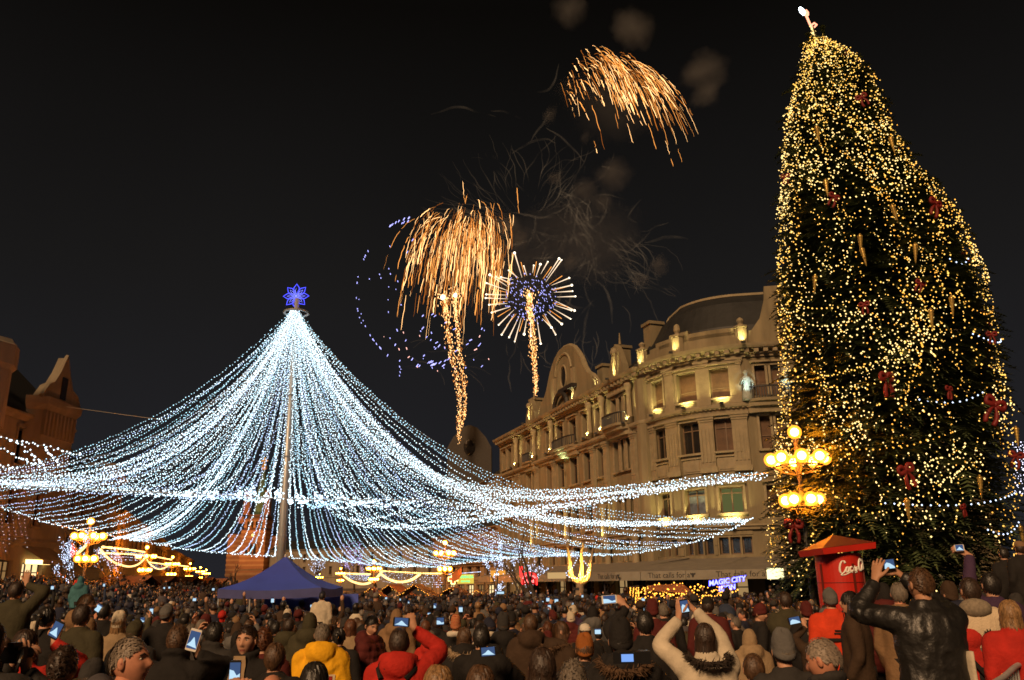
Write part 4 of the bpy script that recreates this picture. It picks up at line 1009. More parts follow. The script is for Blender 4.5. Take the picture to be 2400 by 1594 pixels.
# ================================================================== christmas tree
TREE_PROF = [(85, 1908, 1914), (110, 1890, 1950), (140, 1878, 1995), (200, 1862, 2050), (260, 1846, 2066), (340, 1838, 2096), (420, 1834, 2140), (500, 1828, 2206), (560, 1825, 2250), (700, 1826, 2298), (850, 1828, 2328), (1000, 1822, 2352), (1120, 1815, 2362), (1250, 1800, 2366), (1340, 1804, 2350), (1400, 1830, 2320)]
def build_xmas():
    Y = 27.5; prof = []
    for py, a, b in TREE_PROF:
        A, B_ = P(a, py, Y), P(b, py, Y); prof.append(((A[2] + B_[2]) / 2, (A[0] + B_[0]) / 2, (B_[0] - A[0]) / 2))
    prof = sorted(prof); pz = [p[0] for p in prof]
    cx = lambda z: np.interp(z, pz, [p[1] for p in prof]) - .06; rr = lambda z: np.interp(z, pz, [p[2] for p in prof]) * .945
    z0, z1 = pz[0] - .6, pz[-1]; g = gz(12, Y); X0 = cx(pz[0])
    T = thing('christmas_tree', 'giant decorated christmas tree covered in golden lights beside the palace', 'tree', (X0, Y, 0)); O = np.array([X0, Y, 0]); R = random.Random(12); rs = np.random.RandomState(12)
    m = MB(); zz = np.linspace(g - .2, z1 - .3, 12); m.tube([np.array([cx(z), Y, z]) - O for z in zz], list(np.linspace(.38, .05, 12)), 8); m.build('trunk', BARK, T, smooth=True)
    ND = [mat('fir_needles', (.055, .078, .026), .8, var=.4, scale=1.5), mat('fir_needles_dark', (.034, .050, .018), .8, var=.4, scale=1.5), mat('fir_needles_pale', (.085, .105, .036), .8, var=.35, scale=1.5)]
    # boughs with drooping sprays of needles
    crown = MB()
    def spray(p, d, l, mi):
        d = nrm(d); s = nrm(np.cross(d, (0, 0, 1)) + 1e-6); u = np.cross(s, d)
        V = []; Fc = []
        n = 7
        for i in range(n):
            t = i / n; b = p + d * l * t - np.array([0, 0, l * .35 * t * t])
            for sg in (-1, 1):
                w = l * .42 * (1 - .6 * t); tip = b + d * w * .75 + s * sg * w + u * R.uniform(-.12, .22) * w; k = len(V)
                V += [b - d * .035, b + d * .075 + u * .015, tip]; Fc.append((k, k + 1, k + 2) if sg > 0 else (k, k + 2, k + 1))
        k = len(V); tip = p + d * l * 1.15 - np.array([0, 0, l * .42]); V += [p + d * l * .7 - np.array([0, 0, .17 * l]) + s * .05, p + d * l * .7 - np.array([0, 0, .17 * l]) - s * .05, tip]; Fc.append((k, k + 1, k + 2))
        crown.add(V, Fc, mi)
    z = z0
    while z < z1 - .15:
        r = rr(z); n = max(5, int(2 * PI * r / .42))
        for k in range(n):
            a = 2 * PI * (k + R.random()) / n; rad = r * R.uniform(.82, 1.06) * (1 + .06 * math.sin(3 * a + z)) + .05
            d = np.array([math.cos(a), math.sin(a), R.uniform(-.3, .12)])
            for q in (1.0, .86, .72, .55):
                if q < .8 and R.random() < .3: continue
                for _ in range(2 if q > .8 else 1):
                    p = np.array([cx(z) + math.cos(a) * (rad * q - .68) + R.gauss(0, .12), Y + math.sin(a) * (rad * q - .68) + R.gauss(0, .12), z + (1 - q) * .5 + R.gauss(0, .1)])
                    spray(p - O, d + np.array([R.gauss(0, .35), R.gauss(0, .35), R.gauss(0, .18)]), R.uniform(.45, .8) * (1 if r > 1 else .6), R.choice([0, 0, 1, 1, 2]))
        z += .27
    for _ in range(46):                          # stray long tips for a ragged edge
        zc = R.uniform(z0 + .3, z1 - 2); a = R.choice([0, PI]) + R.gauss(0, .5); r = rr(zc)
        p = np.array([cx(zc) + math.cos(a) * (r - .75), Y + math.sin(a) * (r - .75), zc]); d = np.array([math.cos(a), math.sin(a), R.uniform(-.25, .1)])
        for q in range(3): spray(p - O + d * .3 * q, d + np.array([R.gauss(0, .2) for _ in range(3)]), .6, R.choice([0, 1, 2]))
    crown.build('crown', ND, T, kind='stuff')
    # strings of golden bulbs over the surface
    G = [emis('gold_bulb', (1, .55, .10), 2.1), emis('pale_gold_bulb', (1, .68, .24), 2.4), emis('deep_gold_bulb', (1, .45, .06), 1.9)]
    def surf(a, z, o=.05): r = rr(z) + o; return np.array([cx(z) + math.cos(a) * r, Y + math.sin(a) * r, z])
    for s in range(84):
        a = -1.98 + math.asin(R.uniform(-1, 1) * .99); top = z1 - .4 if R.random() < .6 else R.uniform(6, z1 - 1); bot = R.uniform(z0 + .2, top * .55) if R.random() < .7 else R.uniform(max(z0, top - 6), top - 1.5)
        zc = top; P_ = []; va = R.gauss(0, .05)
        while zc > bot:
            va += R.gauss(0, .03); va *= .9; sw = rr(zc) + .4
            a2 = a + .32 * math.sin(zc * 1.3 + s) / sw; P_.append(surf(a2, zc + .25 * math.sin(zc * 3.1 + s * 2), R.uniform(-.22, .12)))
            a += va / sw * 1.6; zc -= R.uniform(.16, .34)
        p = resample(np.array(P_), R.uniform(.17, .26)); p = p + rs.normal(0, .045, p.shape); b = MB()
        big = R.random() < .25
        bulbs_into(b, [q - O for q in p], [(.024 if not big else .032) * R.choice([.55, .7, .8, 1, 1, 1.25]) for _ in p]); b.build('light_string', R.choice([G[0], G[0], G[1], G[2]]), T)
    for s in range(32):                          # swags round the tree
        z = R.uniform(z0 + .6, z1 - 2.5); a = -1.98 + R.uniform(-1.7, .7); w = R.uniform(.4, 1.1); sag = R.uniform(.2, .9)
        P_ = [surf(a + w * t, z - sag * 4 * t * (1 - t) + R.uniform(-.03, .03), .04) for t in np.linspace(0, 1, 24)]; p = resample(np.array(P_), .19); b = MB(); bulbs_into(b, [q - O for q in p], [.028 * R.uniform(.7, 1.3) for _ in p]); b.build('light_string', R.choice(G), T)
    for s in range(22):                          # knotted clumps of bulbs
        zc, a = [(q[0], q[1] - .42) for q in [(16.2, -2.1), (15.6, -1.9), (9.5, -1.2), (9, -1.35), (6.5, -1.8), (5, -1.3), (4, -1.25), (18.5, -1.9), (7.5, -2.0)] + [(R.uniform(3, 20), R.uniform(-3.0, -.2)) for _ in range(13)]][s]; b = MB()
        bulbs_into(b, [surf(a + R.gauss(0, .5) / rr(zc), zc + R.gauss(0, .35), R.uniform(-.1, .15)) - O for _ in range(46)], [.027 * R.uniform(.6, 1.4) for _ in range(46)]); b.build('bulb_cluster', G[1], T)
    for s, (z, a, w) in enumerate(((4.2, -2.0, 1.2), (9.3, -1.2, .7), (7.2, -1.75, .6), (11.8, -1.3, .3), (3.4, -1.2, .5))):
        p = resample(np.array([surf(a + w * t, z + .3 * t - .25 * math.sin(PI * t), .06) for t in np.linspace(0, 1, 20)]), .24); b = MB(); bulbs_into(b, [q - O for q in p], [.03] * len(p)); b.build('blue_light_string', COOL, T)
    # red bows and golden icicle ornaments
    RED = mat('bow_red', (.16, .009, .007), .6, var=.2); GOLD = mat('ornament_gold', (.62, .42, .12), .3, .7, var=.2)
    def bow_mesh():
        m = MB()
        for s in (-1, 1):
            m.tube(catmull([(0, 0, 0), (s * .16, -.05, .14), (s * .34, -.03, .12), (s * .34, -.03, -.04), (s * .15, -.05, -.05), (0, 0, 0)], 4), .085, 5); m.tube(catmull([(0, 0, 0), (s * .12, -.04, -.2), (s * .2, -.02, -.42), (s * .16, 0, -.62)], 3), [.06] * 4 + [.09] * 6, 5)
        m.sphere((0, -.05, 0), .08, 8, 5); return m.mesh('bow', RED, True)
    def icicle_mesh():
        m = MB(); m.lathe([(.02, .42), (.05, .4), (.03, .36)] + [(.11 * (1 - t) ** .8 * (1 if i % 2 else .7) + .008, .34 - .8 * t) for i, t in enumerate(np.linspace(0, 1, 15))], 9); return m.mesh('icicle_ornament', GOLD, True)
    bm, im = bow_mesh(), icicle_mesh()
    def inv(px, py):
        z = P(px, py, Y - 2.5)[2]; z = min(max(z, z0), z1); 
        for _ in range(4):
            r = rr(z); c = cx(z); q = P(px, py, Y); x = np.clip((q[0] - c) / (r + .1), -1, 1); yy = Y - math.sqrt(max(0, 1 - x * x)) * (r + .1); z = P(px, py, yy)[2]
        return np.array([c + x * (r + .02), Y - math.sqrt(max(0, 1 - x * x)) * (r + .05), z])
    for px, py, s in ((1960, 232, 1), (2196, 352, 1.2), (2078, 482, 1.3), (2284, 492, 1.3), (1886, 466, 1), (1822, 418, .8), (2310, 600, 1), (2204, 788, .8), (2332, 745, 1.2), (2340, 808, 1.5), (1966, 890, 1.5), (2196, 952, 1.7), (1998, 1105, 1.4), (1822, 1232, 1.4), (2032, 668, .8), (1931, 718, .8), (2084, 916, .8), (2040, 130, .7), (2330, 1070, 1.1), (2110, 1192, .7)):
        o = link('bow', bm, T, tuple(inv(px, py) - O + [0, -.12, 0])); o.scale = (s * .5, s * .5, s * .62); o.rotation_euler = (0, R.uniform(-.5, .5), R.uniform(-.6, .6))
    for px, py in ((1930, 590), (2024, 582), (1988, 490), (2052, 735), (2000, 1180), (2150, 1126), (2145, 320), (2020, 330), (1870, 305), (2230, 440), (2302, 640), (1856, 655), (2380, 1005), (2290, 1240), (1876, 430), (2098, 705), (1925, 560), (2312, 1010)):
        o = link('icicle_ornament', im, T, tuple(inv(px, py) - O + [0, -.1, -.2])); o.scale = (.85, .85, .8); o.rotation_euler = (R.uniform(-.1, .1), R.uniform(-.15, .15), 0)
    # shooting star topper
    PK = emis('topper_pink', (1, .34, .2), 2.4, False); TW = emis('topper_white', (.85, .95, 1), 6)
    def q(px, py, dy=0): return P(px, py, Y + dy) - O
    m = MB(); m.tube(catmull([q(1874, 18), q(1880, 26), q(1886, 34)], 4), [.05, .07, .08, .09, .1, .09, .08, .08, .05], 7); m.build('topper_head', TW, T)
    m = MB(); m.tube([q(1886, 30), q(1892, 42), q(1898, 56), q(1904, 66)], .05, 6); m.tube([q(1888, 24), q(1893, 30), q(1893, 36)], .05, 6); m.tube([q(1900, 60), q(1908, 54), q(1914, 58), q(1906, 66)], .04, 5); m.build('topper_outline', PK, T)
    m = MB(); m.tube([q(1904, 62), q(1912, 84), q(1916, 110)], .05, 5); m.build('topper_rod', IRON, T)
    b = MB(); bulbs_into(b, [q(R.uniform(1898, 1908) + (py - 62) * .22, py) for py in np.linspace(62, 100, 34)], [.045] * 34); b.build('light_string', G[1], T)
build_xmas()

# ================================================================== red advertising column
def build_kiosk():
    Y = 20.5; c = P(1967, 1340, Y); x, y = c[0], Y; g = gz(x, y); zt = P(1965, 1292, Y)[2]
    T = thing('advertising_column', 'round red advertising column with a white script logo and peaked roof', 'advertising column', (x, y, 0), -.12)
    RED = mat('kiosk_red', (.50, .022, .012), .45, var=.12, scale=2, bump=.06); RED2 = mat('kiosk_roof', (.12, .014, .006), .6, var=.25, scale=3, bump=.15); r = .53
    m = MB(); m.lathe([(r + .05, g), (r + .05, g + .35), (r, g + .38), (r, zt - .06)], 40, cap=True); m.build('body', RED, T, smooth=False)
    m = MB(); zs = g + 1.9; m.lathe([(r + .006, zt - .72), (r + .006, zt - .735)], 40, cap=False); m.build('panel_seam', mat('seam', (.1, .01, .01), .6, var=0), T)
    for w in (PI * 1.16, PI * 1.62, PI * 1.9, PI * .6):
        m = MB(); m.box((r * math.cos(w), r * math.sin(w), (g + zt) / 2 - .1), (.05, .05, zt - g - .4), w); m.build('panel_strip', RED2, T)
    h = 1.0; zr = zt - .02; ro = .22
    def sq(a, z): 
        return [(a * math.cos(t), a * math.sin(t), z) for t in (PI / 4 + ro, 3 * PI / 4 + ro, 5 * PI / 4 + ro, 7 * PI / 4 + ro)]
    m = MB(); m.loft([sq(.92, zr - .02), sq(.95, zr + .12)]); fa = m.build('roof_fascia', RED, T)
    m = MB(); m.loft([sq(.93, zr + .125), sq(.03, zr + .40)]); ro_ = m.build('roof', RED2, T)
    for q in (fa, ro_): q.matrix_local = Matrix.Translation((0, 0, zr)) @ Matrix.Rotation(-.10, 4, 'Y') @ Matrix.Translation((0, 0, -zr))
    # script lettering wrapped round the drum, stroke by stroke
    WT = mat('logo_white', (.85, .82, .74), .5, var=0)
    strokes = [
        [(1.05, 1.75), (.95, 2.1), (.55, 2.15), (.15, 1.5), (0, .6), (.15, .1), (.5, 0), (.9, .35), (1.2, .8)],
        [(1.55, .95), (1.3, 1.0), (1.1, .5), (1.2, .08), (1.5, .2), (1.65, .7), (1.5, .98), (1.75, .9)],
        [(2.3, .85), (2.15, 1.0), (1.9, .75), (1.85, .25), (2.05, .05), (2.35, .35)],
        [(3.0, .9), (2.75, 1.0), (2.5, .6), (2.5, .12), (2.75, .15), (3.0, .85), (2.95, .15), (3.15, .1), (3.4, .7)],
        [(3.3, .8), (3.75, .85)],
        [(5.0, 1.75), (4.9, 2.1), (4.5, 2.15), (4.1, 1.5), (3.95, .6), (4.1, .1), (4.45, 0), (4.85, .35), (5.15, .8)],
        [(5.5, .95), (5.25, 1.0), (5.05, .5), (5.15, .08), (5.45, .2), (5.6, .7), (5.45, .98), (5.7, .9)],
        [(5.75, .5), (6.05, 1.7), (6.0, 2.15), (5.8, 1.8), (5.75, .4), (5.95, .05), (6.2, .4)],
        [(6.8, .9), (6.55, 1.0), (6.3, .6), (6.3, .12), (6.55, .15), (6.8, .85), (6.75, .15), (6.95, .1), (7.2, .5)],
        [(.5, 0), (.2, -.35), (1.0, -.28), (2.0, .02), (2.6, -.2), (3.4, -.05)]]
    sc = .125; w0 = 4.54; zb = zt - .52
    m = MB()
    for st in strokes:
        pp = catmull([(a, b, 0) for a, b in st], 6); pts = []; rad = []
        for i, (a, b, _) in enumerate(pp):
            w = w0 + (a * sc - .02) / r; pts.append(((r + .006) * math.cos(w), (r + .006) * math.sin(w), zb + b * sc + (a * sc) * .1))
            dx = pp[min(i + 1, len(pp) - 1)] - pp[max(i - 1, 0)]; rad.append(.010 + .015 * abs(nrm(dx)[1]) ** 1.3)
        m.tube(pts, rad, 6)
    m.build('lettering', WT, T)
    # plain blue poster below the lettering
    PB = [mat('poster_blue', (.05, .07, .16), .6, var=.4, scale=9), mat('poster_ochre', (.45, .2, .04), .6, var=.3)]
    m = MB()
    def patch(a0, a1, z0, z1, rr_, mi):
        R_ = []
        for k in range(7):
            w = a0 + (a1 - a0) * k / 6; R_.append([(rr_ * math.cos(w), rr_ * math.sin(w), z0), (rr_ * math.cos(w), rr_ * math.sin(w), z1)])
        V = [p for q in R_ for p in q]; m.add(V, [(2 * k, 2 * k + 2, 2 * k + 3, 2 * k + 1) for k in range(6)], mi)
    patch(w0 + .74, w0 + 1.12, zb - 1.35, zb - .62, r + .008, 0); patch(w0 + .82, w0 + 1.02, zb - .62, zb - .34, r + .008, 0); patch(w0 + .78, w0 + 1.0, zb - .86, zb - .66, r + .014, 1)
    m.build('poster', PB, T)
build_kiosk()
# ================================================================== fireworks
FY = 165.0
KPX = FY / 1915.0
def build_fireworks():
    R = random.Random(77)
    GLD = [emis('spark_gold', (1, .37, .075), 1.6), emis('spark_bright', (1, .53, .2), 3.0), emis('spark_dim', (1, .28, .035), .7)]
    WHT = emis('star_ray', (1, .74, .5), 1.5); HEAD = emis('star_head', (1, .86, .62), 4.0); BLU = emis('blue_spark', (.42, .42, 1), 2.2); PNK = emis('pink_spark', (1, .5, .42), 2.0)
    def W(x, y, dy=0): return P(x, y, FY + dy)
    def streak(T, pts, r, broken, dy, mi, name='spark_trail'):
        m = MB(); pp = [W(a, b, dy) for a, b in pts]; n = len(pp); i = 0
        while i < n - 2:
            L = R.randint(3, 9) if broken else n - 1; j = min(n - 1, i + L); t = (i + j) / 2 / n
            k = .78 * r * (.45 + .9 * math.sin(PI * min(1, max(0, t * 1.05)))) * R.uniform(.35, 1.35)
            seg = pp[i:j + 1]; q = [s + np.array([R.gauss(0, .06), 0, R.gauss(0, .06)]) for s in seg]
            m.tube(q, [k * .6] + [k] * (len(q) - 2) + [k * .5], 3, R.choice([mi, mi, 0, 1, 2]), cap=False)
            i = j + (R.randint(0, 2) if broken else 0)
        m.build(name, GLD, T, kind='stuff')
    # centre golden willow
    T = thing('golden_firework', 'large golden willow firework drooping above the two spark fountains', 'firework')
    for k in range(235):
        vx = -190 + 290 * R.betavariate(1.6, 1.3); vy = R.uniform(-10, 95); dy = R.uniform(-12, 12); cx, cy_ = 1108 + R.gauss(0, 14), 512 + R.gauss(0, 14)
        ta = R.uniform(.25, .75); tb = min(1.25, ta + R.uniform(.25, .7)); pts = []
        for t in np.linspace(ta, tb, 22):
            e = 1 - math.exp(-2.0 * t); pts.append((cx + vx * e - 14 * t * t, cy_ - vy * e * 1.15 + 190 * t * t * .95))
        streak(T, pts, R.uniform(.04, .085), True, dy, R.choice([0, 0, 1, 2]))
    for k in range(60):                       # dense bright core drops
        x = R.choice([R.gauss(1015, 26), R.gauss(1120, 45), R.gauss(1170, 20)]); y = R.gauss(600, 48); l = R.uniform(40, 110)
        streak(T, [(x - .13 * l * t, y + l * t) for t in np.linspace(0, 1, 14)], R.uniform(.06, .12), True, R.uniform(-8, 8), 1)
    for x, y in ((1212, 440), (1195, 500), (1085, 425)): streak(T, [(x + 4 * t, y + 60 * t) for t in np.linspace(0, 1, 12)], .07, True, 0, 0)
    # upper right golden willow
    T = thing('golden_firework', 'golden firework blowing to the right high above the palace', 'firework')
    for k in range(150):
        u = R.random() ** .8; sx = 1318 + 205 * u + R.gauss(0, 8); sy = 205 - 85 * math.sin(min(1, u * 3.2) * PI / 2) + 72 * u * u + R.gauss(0, 14) + (0 if u > .2 else R.uniform(-30, 40))
        a = R.uniform(20, 70) + 45 * u; b = R.uniform(5, 55) * (1 - u * .5); c = R.uniform(90, 165) + 20 * u; tb = R.uniform(.5, 1.05)
        if u < .15: a, c = R.uniform(5, 26), R.uniform(60, 130)
        t0 = R.uniform(0, .4); streak(T, [(sx + a * t + 14 * t * t, sy - b * t + c * t * t) for t in np.linspace(t0, t0 + tb * .75, 20)], R.uniform(.04, .09), True, R.uniform(-10, 10), R.choice([0, 0, 1, 2]))
    for k in range(46):
        x = R.gauss(1450, 34); y = 205 + (x - 1450) * .35 + R.gauss(0, 20); l = R.uniform(25, 70); streak(T, [(x + .42 * l * t, y + l * t) for t in np.linspace(0, 1, 12)], R.uniform(.06, .12), True, R.uniform(-8, 8), 1)
    for x, y, l in ((1575, 300, 80), (1560, 330, 60), (1520, 290, 70), (1470, 290, 60), (1540, 250, 90), (1392, 330, 34)): streak(T, [(x + .3 * l * t, y + l * t) for t in np.linspace(0, 1, 14)], .08, True, 0, 0)
    # white star burst
    T = thing('star_firework', 'round star burst firework with white tipped rays and blue centre', 'firework'); C = (1243, 696)
    for k in range(33):
        w = 2 * PI * (k + R.uniform(-.25, .25)) / 33; rx, ry = R.uniform(.93, 1.04) * 105, R.uniform(.93, 1.04) * 96; a = R.uniform(.50, .6)
        p0 = W(C[0] + rx * a * math.cos(w), C[1] - ry * a * math.sin(w)); p1 = W(C[0] + rx * math.cos(w), C[1] - ry * math.sin(w) + 3); dep = np.array([0, R.uniform(-6, 6), 0])
        m = MB(); m.tube([p0, (p0 + p1) / 2 + dep / 2, p1 + dep], [.03, .085, .15], 5, 0); m.sphere(p1 + dep, R.uniform(.14, .26), 8, 5, mi=1); m.build('ray', [WHT, HEAD], T)
        if k % 2: 
            w += .09; m = MB(); m.tube([W(C[0] + 55 * math.cos(w), C[1] - 50 * math.sin(w), 2), W(C[0] + 92 * math.cos(w), C[1] - 84 * math.sin(w), 2)], [.04, .09], 3, 0); m.build('ray', [GLD[0]], T)
    m = MB()
    for k in range(190):
        w = R.uniform(0, 2 * PI); r = R.uniform(18, 66); x, y = C[0] + r * math.cos(w), C[1] - r * .95 * math.sin(w); l = R.uniform(1.5, 3.2)
        m.tube([W(x, y), W(x + l * .5, y + l)], .065, 3, cap=False)
    m.build('blue_sparks', BLU, T, kind='stuff')
    # rising spark fountains
    def fountain(label, path, head, wid, n):
        T = thing('spark_fountain', label, 'firework', group=None); m = MB(); cv = catmull([(a, b, 0) for a, b in path], 10); N = len(cv)
        for k in range(n):
            t = R.random() ** 1.15; q = cv[int(t * (N - 1))]; x, y = q[0] + R.gauss(0, wid * (.5 + .5 * math.sin(PI * min(1, t + .15)))), q[1] + R.gauss(0, 4); l = R.uniform(.6, 3.4) * (1.5 - t)
            m.tube([W(x, y, R.gauss(0, 1)), W(x + .1 * l, y + l, R.gauss(0, .5))], R.uniform(.045, .1), 3, R.choice([0, 1, 1, 2]), cap=False)
        m.build('sparks', GLD, T, kind='stuff')
        m = MB()
        for x, y, r in head: m.sphere(W(x, y), r, 10, 6, (1, 1, 1.15))
        m.build('flare', HEAD, T)
        m = MB()
        for x, y, r in head:
            for k in range(70):
                w = R.uniform(0, 2 * PI); d = abs(R.gauss(0, 12)); m.tube([W(x + d * math.cos(w), y + d * math.sin(w)), W(x + d * math.cos(w) + .4, y + d * math.sin(w) + R.uniform(1, 4))], .08, 3, 1, cap=False)
        m.build('flare_sparks', GLD, T, kind='stuff')
    fountain('left fountain of golden sparks rising from behind the light tent', [(1044, 702), (1046, 740), (1054, 800), (1066, 870), (1078, 930), (1076, 985), (1074, 1035)], [(1038, 697, .5)], 5, 620)
    fountain('second golden spark fountain close beside the left one', [(1066, 700), (1070, 760), (1078, 830), (1088, 900), (1090, 960), (1082, 1000)], [(1067, 692, .42)], 3.6, 460)
    fountain('golden spark fountain under the white star burst', [(1240, 690), (1243, 740), (1248, 800), (1252, 850), (1256, 895), (1254, 925)], [(1240, 692, .25)], 4.6, 760)
    # ring of blue dashes
    T = thing('blue_ring_firework', 'faint ring of small blue sparks left of the golden firework', 'firework'); m = MB(); m2 = MB()
    for k in range(120):
        w = R.uniform(PI * .55, PI * 1.78); r = R.choice([1, 1, .96, R.uniform(.3, .95)]); x, y = 985 + 150 * r * math.cos(w), 690 - 200 * r * math.sin(w) * (.9 if math.sin(w) > 0 else .85); l = R.uniform(5, 9)
        if k % 3 == 0: x, y = R.uniform(880, 1160), R.uniform(770, 880)
        dx, dy = (math.cos(w) * .5 + .55) * l, (.25 + .75 * abs(math.sin(w))) * l * (1 if math.cos(w) < -.6 else -1) * .7
        (m2 if k % 9 == 0 else m).tube([W(x, y), W(x + dx, y + dy)], R.uniform(.07, .12), 3, cap=False)
    m.build('blue_sparks', BLU, T, kind='stuff'); m2.build('pink_sparks', PNK, T, kind='stuff')

    # ---- smoke: thin curling trails and soft drifting puffs
    sm = bpy.data.materials.new('smoke_trail'); sm.use_nodes = True; n = sm.node_tree; n.nodes.clear()
    o = n.nodes.new('ShaderNodeOutputMaterial'); mix = n.nodes.new('ShaderNodeMixShader'); tr = n.nodes.new('ShaderNodeBsdfTransparent'); df = n.nodes.new('ShaderNodeBsdfDiffuse'); tl = n.nodes.new('ShaderNodeBsdfTranslucent'); m3 = n.nodes.new('ShaderNodeMixShader')
    df.inputs[0].default_value = tl.inputs[0].default_value = (.50, .56, .62, 1)
    tcn = n.nodes.new('ShaderNodeTexCoord'); ns = n.nodes.new('ShaderNodeTexNoise'); ns.inputs['Scale'].default_value = .16; ns.inputs['Detail'].default_value = 4; rp = n.nodes.new('ShaderNodeMapRange'); rp.inputs[1].default_value = .38; rp.inputs[2].default_value = .68; rp.inputs[3].default_value = 0; rp.inputs[4].default_value = .10
    lw = n.nodes.new('ShaderNodeLayerWeight'); lw.inputs[0].default_value = .35; inv = n.nodes.new('ShaderNodeMath'); inv.operation = 'SUBTRACT'; inv.inputs[0].default_value = 1; mu = n.nodes.new('ShaderNodeMath'); mu.operation = 'MULTIPLY'
    n.links.new(tcn.outputs['Object'], ns.inputs['Vector']); n.links.new(ns.outputs['Fac'], rp.inputs[0]); n.links.new(lw.outputs['Facing'], inv.inputs[1]); n.links.new(inv.outputs[0], mu.inputs[0]); n.links.new(rp.outputs[0], mu.inputs[1])
    n.links.new(df.outputs[0], m3.inputs[1]); n.links.new(tl.outputs[0], m3.inputs[2]); m3.inputs[0].default_value = .5
    n.links.new(mu.outputs[0], mix.inputs[0]); n.links.new(tr.outputs[0], mix.inputs[1]); n.links.new(m3.outputs[0], mix.inputs[2]); n.links.new(mix.outputs[0], o.inputs[0])
    def trail(m, x, y, ang, l, cur, r):
        pts = []; a = ang
        for i in range(14):
            pts.append(W(x, y, 14)); x += math.cos(a) * l / 14; y += math.sin(a) * l / 14; a += cur / 14 + R.gauss(0, .16)
        m.tube(catmull(pts, 2), [r * (.4 + .9 * math.sin(PI * i / 26)) for i in range(27)], 6, cap=False)
    m = MB()
    for k in range(85):                       # tangled knot right of the willow
        w = R.uniform(-.6, PI * 1.1); x, y = R.gauss(1370, 75), R.gauss(560, 70); trail(m, x, y, w, R.uniform(40, 120), R.gauss(.6, .9), R.uniform(.12, .34))
    for k in range(60):                       # drooping threads on its right edge
        u = R.random(); x, y = 1290 + 210 * u, 470 + 190 * u + R.gauss(0, 40); trail(m, x, y, R.uniform(.2, .7), R.uniform(70, 170), R.uniform(.5, 1.1), R.uniform(.08, .2))
    for k in range(26):
        x, y = R.uniform(1170, 1420), R.uniform(760, 850); trail(m, x, y, PI / 2 + R.gauss(0, .5), R.uniform(30, 80), R.gauss(0, .8), R.uniform(.10, .2))
    for k in range(14): trail(m, R.uniform(920, 1120), R.uniform(800, 870), R.uniform(-.5, .5), R.uniform(40, 90), R.gauss(0, .5), R.uniform(.08, .16))
    m.build('smoke_trails', sm, None, True, kind='stuff')
    m = MB()
    for k in range(64):                       # older wide web of faint threads
        w = R.uniform(PI * .95, PI * 2.05); d0 = R.uniform(40, 160); x, y = 1230 + d0 * math.cos(w), 520 + d0 * math.sin(w) * .75; trail(m, x, y, w, R.uniform(80, 180), R.gauss(0, .4), R.uniform(.07, .16))
    for w0 in ((1010, 268, -.25, 170, .5), (1150, 260, .1, 110, .6), (1245, 330, -1.1, 90, .3), (1200, 360, -.6, 120, .9), (1280, 300, .6, 130, .7), (1310, 150, 1.8, 120, .6)): trail(m, *w0, .25)
    m.build('smoke_threads', sm, None, True, kind='stuff')
    pv = bpy.data.materials.new('smoke_puff'); pv.use_nodes = True; n = pv.node_tree; n.nodes.clear()
    o = n.nodes.new('ShaderNodeOutputMaterial'); v = n.nodes.new('ShaderNodeVolumePrincipled'); v.inputs['Color'].default_value = (.5, .5, .5, 1); v.inputs['Anisotropy'].default_value = 0
    tcn = n.nodes.new('ShaderNodeTexCoord'); ln = n.nodes.new('ShaderNodeVectorMath'); ln.operation = 'LENGTH'; ns = n.nodes.new('ShaderNodeTexNoise'); ns.inputs['Scale'].default_value = 1.5; ns.inputs['Detail'].default_value = 4
    s1 = n.nodes.new('ShaderNodeMath'); s1.operation = 'MULTIPLY_ADD'; s1.inputs[1].default_value = 1.1; s2 = n.nodes.new('ShaderNodeMapRange'); s2.inputs[1].default_value = 1.42; s2.inputs[2].default_value = .35; s2.inputs[3].default_value = 0; s2.inputs[4].default_value = .085
    n.links.new(tcn.outputs['Object'], ln.inputs[0]); n.links.new(tcn.outputs['Object'], ns.inputs['Vector']); n.links.new(ns.outputs['Fac'], s1.inputs[0]); n.links.new(ln.outputs['Value'], s1.inputs[2]); n.links.new(s1.outputs[0], s2.inputs[0]); n.links.new(s2.outputs[0], v.inputs['Density']); n.links.new(v.outputs[0], o.inputs['Volume'])
    sp = MB().sphere((0, 0, 0), 1.05, 16, 10).mesh('smoke_puff', pv)
    pw = pv.copy(); pw.name = 'smoke_veil'; next(q for q in pw.node_tree.nodes if q.type == 'MAP_RANGE').inputs[4].default_value = .020; next(q for q in pw.node_tree.nodes if q.type == 'MAP_RANGE').inputs[2].default_value = .1
    sv = MB().sphere((0, 0, 0), 1.05, 20, 12).mesh('smoke_veil', pw)
    for x, y, rx, ry in ((1370, 560, 190, 150), (1180, 640, 200, 160), (1440, 240, 170, 130)):
        o2 = link('smoke_veil', sv, None, tuple(W(x, y, 20)), kind='stuff'); o2.scale = (rx * KPX * 1.2, rx * KPX * .8, ry * KPX * 1.2)
    for x, y, rx, ry, d in ((1288, 270, 20, 27, 1), (1371, 322, 13, 22, .8), (1437, 410, 50, 32, .55), (1412, 474, 28, 26, .8), (1302, 418, 24, 20, .5), (1336, 615, 20, 26, .8), (1186, 528, 40, 30, .9), (1216, 560, 26, 30, .7), (1544, 622, 26, 32, .35), (1086, 806, 14, 22, .8), (1370, 445, 34, 24, .4), (1335, 22, 46, 50, .3), (1480, 66, 56, 60, .28), (1650, 170, 62, 46, .28), (1655, 222, 44, 26, .35), (1500, 655, 22, 26, .3), (1060, 590, 60, 50, .5)):
        o2 = link('smoke_puff', sp, None, tuple(W(x, y, 6)), kind='stuff'); o2.scale = (rx * KPX * 1.3, rx * KPX * 1.3, ry * KPX * 1.3); o2.rotation_euler = (R.uniform(0, 3), R.uniform(0, .4), R.uniform(0, 3))
